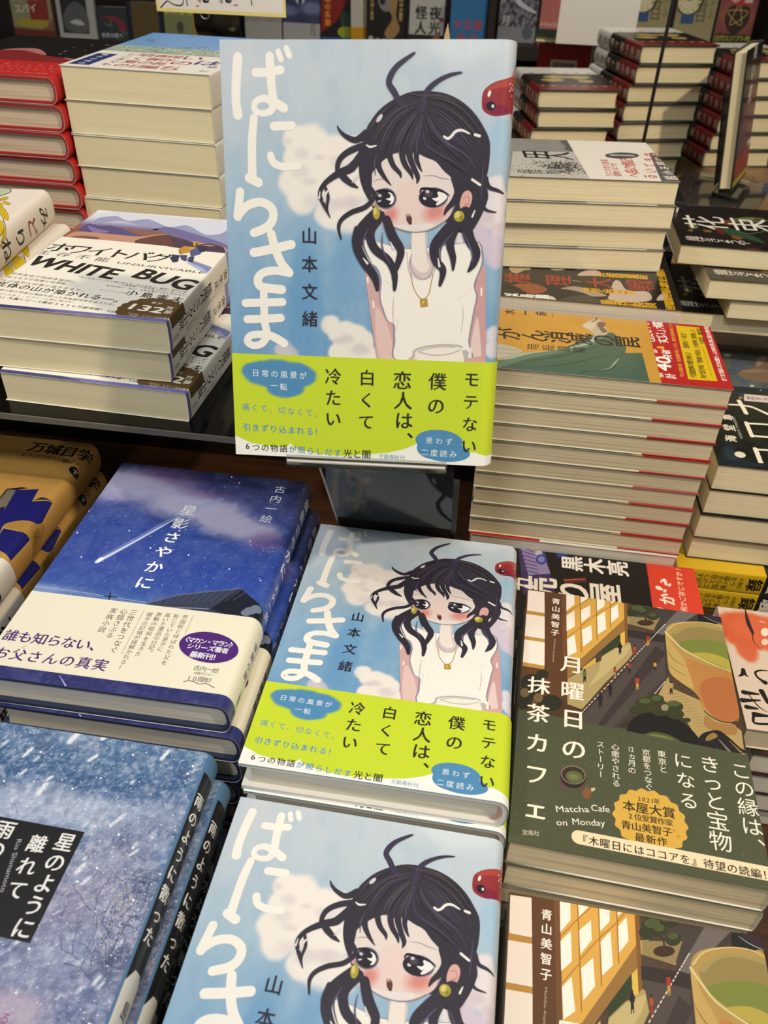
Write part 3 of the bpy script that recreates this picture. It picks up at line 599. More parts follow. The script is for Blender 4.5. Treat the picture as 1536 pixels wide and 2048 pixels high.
 ('p','1d1c22',[(46.4,101.2),(48,101.5),(48.2,97.3),(46.2,96.4)],0),
 ('p','22212a',[(46.2,104.5),(48.3,104.9),(48.5,100.8),(46,100.3)],1),
 ('e','2a2022',(47.3,105.8),1.19,0.78,1.37),
 ('s','1d1c22',[(46.7,97.4),(46.4,94.8)],[0.6,0.6]),
 ('s','1d1c22',[(47.5,97.6),(47.8,95.3)],[0.6,0.6]),
 ('p','241c20',[(88.6,119.8),(90,120.1),(89.9,116.1),(88.1,115.4)],0),
 ('p','a8935a',[(88.6,122.7),(90.5,123.2),(90.4,119.4),(88.2,118.9)],1),
 ('e','2a2022',(89.7,123.9),1.1,0.68,1.28),
 ('s','241c20',[(88.7,116.3),(88.2,113.9)],[0.55,0.54]),
 ('s','241c20',[(89.4,116.4),(89.5,114.4)],[0.54,0.54]),
 ('p','15161a',[(111.7,185.2),(114.7,190.6),(128,188),(127.7,178.2),(111.7,180.1)],0),
 ('p','33202a',[(118,189),(127.6,187.7),(127.2,181.6),(117.2,186.8)],0),
 ('s','8f949a',[(115.6,186.5),(120.5,183.6),(127.6,181.3)],[0.26,0.58,0.39]),
 ('s','7c6a3c',[(83.7,125.3),(90.2,127.3)],[0.14,0.15]),
 ('s','7c6a3c',[(84.9,123.2),(91.4,125.2)],[0.14,0.15]),
 ('s','7c6a3c',[(86.1,121),(92.6,123.1)],[0.14,0.14]),
 ('s','7c6a3c',[(87.3,118.9),(93.7,121)],[0.14,0.14]),
 ('s','7c6a3c',[(88.4,116.9),(94.9,118.9)],[0.14,0.14]),
 ('s','7c6a3c',[(89.6,114.8),(96.1,116.8)],[0.14,0.14]),
 ('s','7c6a3c',[(90.8,112.7),(97.2,114.7)],[0.14,0.14]),
 ('s','7c6a3c',[(91.9,110.7),(98.3,112.7)],[0.14,0.14]),
 ('s','7c6a3c',[(93.1,108.7),(99.5,110.7)],[0.14,0.14]),
 ('s','7c6a3c',[(94.2,106.7),(100.6,108.6)],[0.14,0.14]),
 ('s','7c6a3c',[(95.3,104.7),(101.7,106.6)],[0.14,0.14]),
 ('s','7c6a3c',[(96.5,102.7),(102.8,104.7)],[0.14,0.14]),
 ('s','7c6a3c',[(97.6,100.7),(103.9,102.7)],[0.14,0.14]),
 ('s','7c6a3c',[(98.7,98.8),(105,100.7)],[0.14,0.14]),
 ('s','7c6a3c',[(99.8,96.8),(106,98.8)],[0.13,0.13]),
 ('s','7c6a3c',[(100.9,94.9),(107.1,96.8)],[0.13,0.13]),
 ('s','7c6a3c',[(102,93),(108.2,94.9)],[0.13,0.13]),
 ('s','7c6a3c',[(103,91.1),(109.2,93)],[0.13,0.13]),
 ('s','7c6a3c',[(104.1,89.2),(110.3,91.1)],[0.13,0.13]),
 ('s','7c6a3c',[(105.2,87.4),(111.3,89.2)],[0.13,0.13]),
 ('s','7c6a3c',[(106.2,85.5),(112.4,87.4)],[0.13,0.13]),
 ('s','7c6a3c',[(107.3,83.7),(113.4,85.5)],[0.13,0.13]),
 ('s','7c6a3c',[(108.3,81.8),(114.4,83.7)],[0.13,0.13]),
 ('s','7c6a3c',[(109.3,80),(115.4,81.8)],[0.13,0.13]),
 ('s','7c6a3c',[(110.4,78.2),(116.4,80)],[0.13,0.13]),
 ('s','7c6a3c',[(111.4,76.4),(117.4,78.2)],[0.13,0.13]),
 ('p','a88a4a',[(89.7,167),(93.2,173.8),(99.8,177.4),(110.6,180.1),(120.1,180),(127.7,177.9),(127.3,140),(126.5,106.4),(122.9,100.8),(116.6,98.8),(110.1,102.3),(106.8,106.5),(105.3,113.7),(102.1,119.4),(93.1,126.6),(89.6,131.2),(88.9,138.6),(89.1,149.9)],1),
 ('p','b79a58',[(89.7,167),(89.4,147.1),(89.7,133.3),(93.6,126.7),(101.3,121.2),(103.2,129.5),(98.8,144.9),(93.6,155.2)],1),
 ('p','b07a40',[(100.8,145.4),(112.4,141.6),(126.9,139.2),(126.5,106.4),(122.9,101.1),(116.7,99.5),(111,102.5),(106.7,108.9),(104.3,117.9),(101.4,131.8)],1),
 ('p','a86638',[(106.6,124.9),(116.4,133.6),(126.7,131.2),(126.3,107),(122.5,101.6),(116.8,100.1),(111.6,102.9),(107.7,109.8)],1),
 ('p','8a7a48',[(93.7,164.8),(98.7,170.8),(106.9,174.9),(116.6,177),(127.4,175.9),(127.1,162.5),(126.7,141.2),(108.3,149.8),(97.4,156.8)],1),
 ('p','9a8a55',[(94.7,167.3),(100.4,172.7),(111.4,177.4),(127,176.6),(127.2,174.3),(114.3,175.7),(103.6,172.6),(96.1,165.3)],1),
 ('p','737c36',[(96.1,157.2),(101.4,160.9),(109.9,163.9),(119.2,164.8),(126.7,162.4),(126.7,140.9),(117.7,144.1),(105.4,150.6)],1),
 ('p','a99a42',[(103.3,150.1),(113.8,153.1),(121.7,152),(126.8,148.8),(126.8,141.3),(122.5,142.7),(113,146.6)],1),
 ('s','80823a',[(111.1,147.6),(111.4,143.8)],[0.12,0.12]),
 ('s','80823a',[(112.4,147.2),(112.7,143.4)],[0.12,0.12]),
 ('s','80823a',[(113.6,146.9),(114,143)],[0.12,0.12]),
 ('s','80823a',[(114.9,146.5),(115.3,142.6)],[0.12,0.12]),
 ('s','80823a',[(116.1,146.1),(116.6,142.2)],[0.12,0.12]),
 ('s','80823a',[(117.4,145.8),(117.9,141.7)],[0.12,0.12]),
 ('s','80823a',[(118.6,145.4),(119.2,141.3)],[0.12,0.12]),
 ('s','80823a',[(119.9,145.1),(120.4,140.9)],[0.12,0.12]),
 ('s','80823a',[(121.1,144.7),(121.7,140.5)],[0.12,0.12]),
 ('s','80823a',[(122.4,144.4),(123,140.1)],[0.12,0.12]),
 ('s','80823a',[(123.6,144),(124.3,139.7)],[0.12,0.12]),
 ('s','80823a',[(124.9,143.7),(125.5,139.3)],[0.12,0.12]),
 ('s','cdbd8a',[(89.7,166.2),(93.6,160.3),(99.5,152.9),(108.1,147.6),(117.6,143.4),(127.3,140)],[1.39,1.24,1.11,0.96,0.84,0.7]),
 ('s','c2b27a',[(91.1,168),(96.4,174.5),(104.1,178.1),(112.8,180.2),(121.2,180.3),(127.7,177.9)],[1.01,0.9,0.78,0.65,0.65,0.64]),
 ('s','7f6632',[(89.2,150),(93.5,142.4),(100.1,138.3)],[0.25,0.6,0.18]),
 ('s','7f6632',[(88.9,138.6),(93.3,134.1),(99.4,130.6)],[0.24,0.59,0.18]),
 ('s','8f5f2c',[(104.8,144.8),(104.9,139.3)],[0.12,0.06]),
 ('s','8f5f2c',[(106.4,144.3),(106.6,138.7)],[0.12,0.06]),
 ('s','8f5f2c',[(108.1,143.9),(108.2,138.1)],[0.12,0.06]),
 ('s','8f5f2c',[(109.7,143.4),(109.8,137.5)],[0.12,0.06]),
 ('s','8f5f2c',[(111.4,142.9),(111.4,136.9)],[0.12,0.06]),
 ('s','8f5f2c',[(113,142.4),(113,136.3)],[0.12,0.06]),
 ('s','8f5f2c',[(114.6,141.9),(114.6,135.7)],[0.12,0.06]),
 ('s','8f5f2c',[(116.3,141.5),(116.2,135.1)],[0.12,0.06]),
 ('s','8f5f2c',[(117.9,141),(117.8,134.5)],[0.12,0.06]),
 ('s','8f5f2c',[(119.5,140.5),(119.4,133.9)],[0.12,0.06]),
 ('s','8f5f2c',[(121.1,140),(120.9,133.3)],[0.12,0.06]),
 ('s','8f5f2c',[(122.7,139.6),(122.5,132.7)],[0.12,0.06]),
 ('s','8f5f2c',[(124.3,139.1),(124.1,132.1)],[0.12,0.06]),
 ('s','8f5f2c',[(125.9,138.6),(125.7,131.5)],[0.12,0.06]),
 ('s','2e2018',[(106.7,105.2),(111.4,101.3),(116.7,99.5),(122.3,100.4),(126.1,103.9)],[0.43,0.75,0.75,0.53,0.32]),
 ('p','9c7440',[(107.3,102.3),(111.9,98.5),(119.3,98.5),(123.5,98.5),(123.1,92.5),(118.3,90.9),(111.1,91.8),(105.9,94.8)],1),
 ('p','191714',[(61.1,73.7),(62.6,85.6),(68.6,94.1),(77.3,97.8),(88.5,96.5),(95.6,92.6),(100.4,86.6),(103.4,80.3),(103.2,74.7),(95.5,74.2),(64.6,69.9)],1),
 ('p','49512c',[(63.8,72.6),(68.7,79.3),(75.9,83.7),(84.2,83.7),(91.6,80.1),(95.5,74.2),(77.4,73.2),(65.6,72.4)],1),
 ('p','6d7440',[(68.6,76.4),(74.4,81.7),(82.7,82.3),(87.9,79.3),(77.6,76)],1),
 ('e','33381f',(73,104.3),5.6,3.56,-2.73),
 ('e','33381f',(79,108.1),5.66,3.59,-2.71),
 ('e','33381f',(68.9,98.4),5.44,2.69,-2.84),
 ('e','33381f',(89.2,104.6),6.18,4.08,-2.66),
 ('e','33381f',(90.2,99.3),5.1,3.4,-2.65),
 ('e','33381f',(81.7,99.3),5.5,2.93,-2.81),
 ('e','33381f',(95.9,96.3),2.56,1.68,-2.64),
 ('e','4d5630',(73.1,105.6),3.54,1.83,-2.83),
 ('e','4d5630',(80,109.2),3.08,1.81,-2.76),
 ('e','4d5630',(89.4,107.2),4.04,2.16,-2.8),
 ('e','8a8460',(84.3,103),2.73,1.98,1.07),
 ('p','1e1a1a',[(102.2,86.4),(112.1,92.6),(118,89.1),(123.4,82.9),(126.4,80.1),(102.7,74.6)],1),
 ('p','8a7238',[(105.9,86.6),(110,90.4),(112,87.9),(105.6,83.6)],1),
 ('p','7a7468',[(111.8,86.7),(113.1,85.8),(118.8,78.5),(117,78.1)],0),
 ('p','85683a',[(117.7,86.8),(118.9,85.9),(124.8,79.8),(122.9,79.4)],0),
 ('p','4a4e38',[(-0.5,-0.5),(128.5,-0.5),(128.5,78.5),(-0.5,84)],0),
 ('specks','6b6e58',0,0,128,80,900,0.25,11),
 ('specks','484b37',0,0,128,80,900,0.25,12),
 ('t','ece4d2','月曜日の',(30.5,125.3),(32,62.8),14.48,1,1),
 ('t','ece4d2','抹茶カフェ',(11.2,104.2),(12.7,21.3),13.77,1,1),
 ('t','efe6da','青山美智子',(19.7,179.6),(19.7,150.4),5.86,1,1),
 ('t','b9a890','Michiko Aoyama',(19.8,143.9),(19.3,125.1),1.86,0,1),
 ('t','ece4d2','この縁は、',(121.5,67.3),(122.2,22.5),11.14,0,1),
 ('t','ece4d2','きっと宝物',(105.4,68),(105.1,21.9),11.73,0,1),
 ('t','ece4d2','になる',(91,67.4),(91.6,42.5),10.63,0,1),
 ('t','ece4d2','東京と',(79.8,69.4),(79.9,59.5),4.82,0,1),
 ('t','ece4d2','京都をつなぐ',(71.4,68.6),(71.5,46.6),4.63,0,1),
 ('t','ece4d2','12',(63.4,69.1),(63.4,69.1),4.65,0,0.8),
 ('t','ece4d2','ヵ月の',(63.6,64.8),(63.2,55.3),4.6,0,1),
 ('t','ece4d2','心癒やされる',(54.7,68.8),(54.4,45.3),4.67,0,1),
 ('t','ece4d2','ストーリー',(46.6,68.9),(46.4,49.3),4.68,0,1),
 ('p','cfa545',[(89.9,26.5),(89.4,27.7),(88.5,28.8),(88.2,29.9),(88.5,31.2),(88.8,32.5),(88.2,33.6),(87,34.3),(86.1,35.2),(85.8,36.4),(85.8,37.8),(85.1,38.8),(83.8,39.2),(82.5,39.5),(81.7,40.4),(81.2,41.7),(80.3,42.7),(79,42.9),(77.6,42.7),(76.5,42.9),(75.6,43.9),(74.5,44.8),(73.3,44.8),(72,44.2),(70.8,43.8),(69.6,44.2),(68.3,44.8),(67.1,44.8),(66,43.9),(65.1,42.9),(64,42.7),(62.6,42.9),(61.3,42.7),(60.4,41.7),(59.9,40.4),(59.1,39.5),(57.8,39.2),(56.5,38.8),(55.8,37.8),(55.8,36.4),(55.5,35.2),(54.6,34.3),(53.4,33.6),(52.8,32.5),(53.1,31.2),(53.4,29.9),(53.1,28.8),(52.2,27.7),(51.7,26.5),(52.2,25.3),(53.1,24.2),(53.4,23.1),(53.1,21.8),(52.8,20.5),(53.4,19.4),(54.6,18.7),(55.5,17.9),(55.8,16.6),(55.8,15.2),(56.5,14.2),(57.8,13.8),(59.1,13.5),(59.9,12.6),(60.4,11.3),(61.3,10.3),(62.6,10.1),(64,10.3),(65.1,10.1),(66,9.1),(67.1,8.2),(68.3,8.2),(69.6,8.8),(70.8,9.2),(72,8.8),(73.3,8.2),(74.5,8.2),(75.6,9.1),(76.5,10.1),(77.6,10.3),(79,10.1),(80.3,10.3),(81.2,11.3),(81.7,12.6),(82.5,13.5),(83.8,13.8),(85.1,14.2),(85.8,15.2),(85.8,16.6),(86.1,17.8),(87,18.7),(88.2,19.4),(88.8,20.5),(88.5,21.8),(88.2,23.1),(88.5,24.2),(89.4,25.3)],0),
 ('t','302414','2021年',(66,38.3),(75,38.5),3.46,1,1),
 ('t','302414','本屋大賞',(60.5,32.8),(80.7,33.1),6.81,1,1),
 ('t','302414','2位受賞作家',(60.9,27.1),(80.3,27.2),4.14,1,1),
 ('t','302414','青山美智子',(58.5,21.4),(79,21.8),5.23,1,1),
 ('t','302414','さん',(82.5,23.1),(84.4,20.5),1.94,0,1),
 ('t','302414','最新作',(65,15.7),(76,15.7),5.15,1,1),
 ('s','e2d3ae',[(34.9,9.6),(127.6,8.8)],[7.6,7.6]),
 ('t','302414','『木曜日にはココアを』待望の続編！',(36.5,9),(125.4,7.9),5.29,1,1),
 ('t','ece4d2','Matcha',(24.5,23.7),(38.4,26.4),5.18,0,0.72),
 ('t','ece4d2','Cafe',(42.5,28),(49,28.6),5.21,0,0.72),
 ('t','ece4d2','on',(24.8,16),(27.4,16.4),5.06,0,0.72),
 ('t','ece4d2','Monday',(32.9,18.1),(46.5,20.1),5.09,0,0.72),
 ('t','cfc8b4','宝島社',(8,6.8),(13.8,7.5),3.06,0,1),
 ('p','5e4048',[(25.2,48.8),(38.5,47.2),(37.4,39.1),(24.4,35.8)],0),
 ('e','2a211c',(31.8,44.6),7.6,6.49,0.93),
 ('e','7d6f58',(31.8,45.9),6.8,5.87,-2.74),
 ('e','352b22',(31.8,45.8),6.12,5.16,-2.83),
 ('e','5a6238',(32.3,44.7),4.65,3.69,-2.92),
 ('e','6d7544',(31.8,44.6),2.56,1.89,-3.03),
 ('p','7a5230',[(36.2,34.7),(38.5,39.3),(41.3,38.4),(40.7,34.4),(38.7,32.2)],1),
 ('p','c9b890',[(41,39.2),(43.1,40.3),(43.4,39),(41.5,37.3)],0),
])
ART['mountain'] = dict(soft=[
 ('g',[(0,'e8e4d8'),(124,'e8e4d8'),(124.5,'7a4a3a'),(150,'8a5a48'),(152,'6a5a86'),(165,'b9bcd0'),(188,'e6e8ee')]),
 ('n','ded8cc',1,1,0,0,0.5),
], ink=[
 ('p','8f96bc',[(9.3,155.9),(25.9,167.3),(46.2,160.9),(67.3,154.9),(90.2,142.6),(123.1,129.9),(110.9,168.7),(91.3,175.2),(66.1,174.9),(52.4,177.4),(39.3,178.2),(21.4,177.8),(8.9,171)],1),
 ('p','cfd2e0',[(4.2,169.9),(15.2,180.3),(32.8,169),(46.5,176),(68.2,162.4),(80.8,169),(101.5,152.2),(113,161.9),(105.4,186.1),(87.7,185.8),(49,186.3),(9.7,186.9)],1),
 ('p','51477c',[(7.5,135.6),(5.9,155.1),(17.3,152.3),(23.3,155.5),(35.3,151),(50.2,142),(62.8,138),(75.8,132.4),(58,131.7),(40.6,132.8),(24.5,136)],1),
 ('p','7f6da0',[(7.4,151.8),(17.2,146.8),(29.1,142.4),(18.6,138.2)],1),
 ('p','6a6496',[(53.6,142.8),(60.3,156.9),(75.6,142.7),(89.1,138.9),(125.1,123.8),(121.2,136.1),(85.6,155.6),(64.8,161.6)],1),
 ('p','b98a72',[(1.7,122.1),(4.5,136.7),(18.6,138.2),(38.6,137.6),(55.5,138),(69.3,146.4),(82.9,142.6),(92.5,136.2),(123.1,129.9),(132.4,100.4),(99,117.9),(83.7,120.9),(63,119.4),(40,117.5),(16.9,115.5),(2.8,117.3)],1),
 ('p','7c4f42',[(2.1,118.8),(12.6,129.8),(28,128.2),(21.8,120.6),(7.1,115.9)],1),
 ('p','5d3a38',[(54.9,127.6),(69.9,144.8),(81.3,140.5),(89.2,112.4),(71.9,114.9)],1),
 ('p','46314a',[(77.9,143.2),(106.7,129.4),(122,129.6),(133.1,94.6),(111.7,108.1),(94.6,113.7)],1),
 ('s','6a4640',[(7.8,129.7),(6.7,119.2)],[0.2,0.19]),
 ('s','6a4640',[(15.3,129.4),(14.5,118.6)],[0.2,0.19]),
 ('s','6a4640',[(22.8,129),(22.2,118.1)],[0.2,0.19]),
 ('s','6a4640',[(30.2,128.7),(29.9,117.5)],[0.2,0.19]),
 ('s','6a4640',[(37.7,128.4),(37.6,116.9)],[0.2,0.19]),
 ('s','6a4640',[(45.1,128),(45.2,116.4)],[0.2,0.19]),
 ('s','6a4640',[(52.4,127.7),(52.9,115.8)],[0.2,0.19]),
 ('s','6a4640',[(59.8,127.4),(60.4,115.2)],[0.19,0.19]),
 ('s','6a4640',[(67.1,127),(68,114.7)],[0.19,0.19]),
 ('p','e8e4d8',[(-1,-1),(129,-1),(129,118.5),(100,119),(80,123),(40,124.5),(-1,124.5)],0),
 ('p','7d86b4',[(94.6,107.3),(106.2,97.6),(125.3,81.1),(133.5,66.1),(135.2,77.6),(129.7,87.9),(111.4,98.8)],1),
 ('p','a9b2d0',[(105.6,95.9),(119.4,88.6),(129.1,76.3),(120.2,82.9)],1),
 ('p','b98a2e',[(91.6,118.8),(93.8,125.8),(98,125.5),(101.6,113.7),(96.2,109.3)],0),
 ('p','c99a3a',[(98,125.5),(102.8,125.3),(104.9,117.6),(101.3,115.2)],0),
 ('p','7a6a30',[(92.5,116.4),(96.2,109.3),(98,110.6)],0),
 ('p','4a5688',[(100.5,117.6),(103.6,124.8),(109.3,121.8),(110.4,112.5),(105.5,106)],0),
 ('p','2b2c4c',[(91.4,101.9),(93.3,107.7),(96.7,107.8),(100,95.6),(97,93.1)],0),
 ('p','4a4468',[(96.5,108.4),(102.1,109),(105.3,96.8),(100.9,99.4)],0),
 ('p','3a3c60',[(103.9,105.7),(107.7,107.8),(110.3,97),(107.2,96.3)],0),
 ('p','c9a040',[(96.8,135.9),(100.5,137.4),(103.6,130),(100.6,126.7)],0),
 ('p','5a3a30',[(99.3,133.8),(101.1,134.8),(102.4,130.4),(100.8,130.1)],0),
 ('p','2a2840',[(103.4,125.4),(110,130.2),(111.9,117.6),(108.9,116.3)],0),
 ('s','3a3448',[(102.3,128.4),(110.1,133.5),(120.9,129.4)],[2.7,2.34,1.15]),
 ('t','1c1815','ホワイトバグ',(8.8,103.8),(84.9,99.5),18.81,1,1),
 ('t','1c1815','生存不能',(2.8,92.2),(47.7,88.1),8.48,0,1.3),
 ('t','1c1815','UNSURVIVABLE',(61.5,85.1),(122.9,80),5.32,0,1),
 ('t','1c1815','WHITE',(7.9,76.1),(62.5,66),24.55,2,1.35),
 ('t','1c1815','BUG',(88.3,68.9),(118.8,58.8),23.59,2,1.25),
 ('t','1c1815','世界各地で同時多発的に',(1.6,51.4),(46,46.8),4.11,0,1),
 ('t','1c1815','起きる不可思議な怪現象。',(2,45.4),(44.9,42.3),3.6,0,1),
 ('t','1c1815','その猛烈な吹雪が過ぎ去ると、',(1.9,39.3),(59.4,34.4),4.08,0,1),
 ('t','1c1815','死体の山が築かれる―。',(3,33.3),(87.8,24.8),8.1,1,1),
 ('t','1c1815','登山家の甲斐は連絡を絶った気象観測隊を追うため、',(7.8,24.7),(87.6,17.9),3.31,0,1),
 ('t','1c1815','アフガニスタン・ワフジール峠に飛ぶが……。',(3.4,19.1),(68.1,15.6),3.08,0,1),
 ('t','3a2c12','『このミス』大賞シリーズ累計3450万部突破！',(-4,15.4),(83.2,9.2),3.77,1,1),
 ('t','1c1815','宝島社',(87.2,8.2),(92.6,7.4),2.69,0,1),
 ('t','1c1815','「あらゆるジャンルを喰い尽くす、前人未到の“絶滅”絶叫小説！',(45.2,55.5),(125.4,46.2),2.64,0,1),
 ('t','1c1815','“人類絶滅”が絵空事ではなくなった今、',(76.2,49.4),(125.5,43.1),2.62,0,1),
 ('t','1c1815','本作が描く“犯人”も絵空事とは言い切れない」',(70.4,45.5),(126.5,40.2),2.55,0,1),
 ('t','1c1815','ゲームクリエイター',(68.9,38),(85.9,36.5),2.03,0,1),
 ('t','1c1815','小島秀夫',(90.3,37.5),(122.1,33.4),8.6,1,1),
 ('p','5a4420',[(127.8,14.1),(127.8,15.6),(127.8,17),(127.8,18.5),(127.8,20.2),(127.8,21.4),(127.8,22.5),(127.8,24),(127.8,25.6),(127.5,26.4),(125.9,27.1),(125.2,28.5),(124.3,30),(122.5,30.3),(120.8,30.5),(119.6,31.7),(118.3,32.7),(116.5,32.6),(114.8,32.3),(113.2,33),(111.6,33.7),(110,33),(108.4,32.3),(106.7,32.6),(104.9,32.7),(103.6,31.7),(102.4,30.5),(100.7,30.3),(98.9,30),(98,28.5),(97.3,27.1),(95.7,26.4),(94.2,25.6),(93.8,24),(93.6,22.5),(92.3,21.4),(91.1,20.2),(91.3,18.5),(91.6,17),(90.8,15.6),(90,14.1),(90.8,12.6),(91.6,11.2),(91.3,9.7),(91.1,8),(92.3,6.8),(93.6,5.7),(93.8,4.2),(94.2,4.2),(95.7,4.2),(97.3,4.2),(98,4.2),(98.9,4.2),(100.7,4.2),(102.4,4.2),(103.6,4.2),(104.9,4.2),(106.7,4.2),(108.4,4.2),(110,4.2),(111.6,4.2),(113.2,4.2),(114.8,4.2),(116.5,4.2),(118.3,4.2),(119.6,4.2),(120.8,4.2),(122.5,4.2),(124.3,4.2),(125.2,4.2),(125.9,4.2),(127.5,4.2),(127.8,4.2),(127.8,4.2),(127.8,5.7),(127.8,6.8),(127.8,8),(127.8,9.7),(127.8,11.2),(127.8,12.6)],0),
 ('t','efe9dc','132',(101,17.8),(116.5,15.9),11.57,2,1),
 ('t','efe9dc','累計',(109.6,25.8),(113.8,25.4),3.41,0,1),
 ('t','efe9dc','万部',(122,19.9),(123.1,14.2),5.16,1,1),
 ('t','efe9dc','「ゼロ」シリーズの著者',(99.6,7.5),(127.2,4.6),2.64,0,1),
 ('t','efe9dc','が描く新たな恐怖',(102.6,4),(123.3,2),2.82,0,1),
 ('p','6a68a8',[(0,0),(128.2,0),(128.2,4),(0,4)],0),
 ('p','3a3a70',[(0,0),(60,0),(40,4),(0,4)],0),
 ('p','6a68a8',[(989.2,0),(1010.8,0),(1010.8,4),(989.2,4)],0),
 ('p','e8e4d8',[(989.2,4),(1010.8,4),(1010.8,118),(989.2,118)],0),
 ('p','8f98c0',[(989.2,118),(1010.8,118),(1010.8,150),(989.2,150)],0),
 ('p','3a3568',[(989.2,150),(1010.8,150),(1010.8,188),(989.2,188)],0),
 ('p','5a4420',[(989.2,6),(997,6),(997,30),(989.2,30)],0),
 ('t','1c1815','極限パニック小説',(1000,78),(1000,22),8.8,1,1),
 ('t','1c1815','安生正',(1003,112),(1003,92),8,1,1),
 ('t','e8e4d8','生存不能',(1000,165),(1000,130),10.5,1,1),
 ('t','1c1815','宝島社',(1004,14),(1004,7),3.5,0,1),
 ('t','6a4a1a','シリーズ累計突破',(1007,60),(1007,30),3.43,0,1),
])
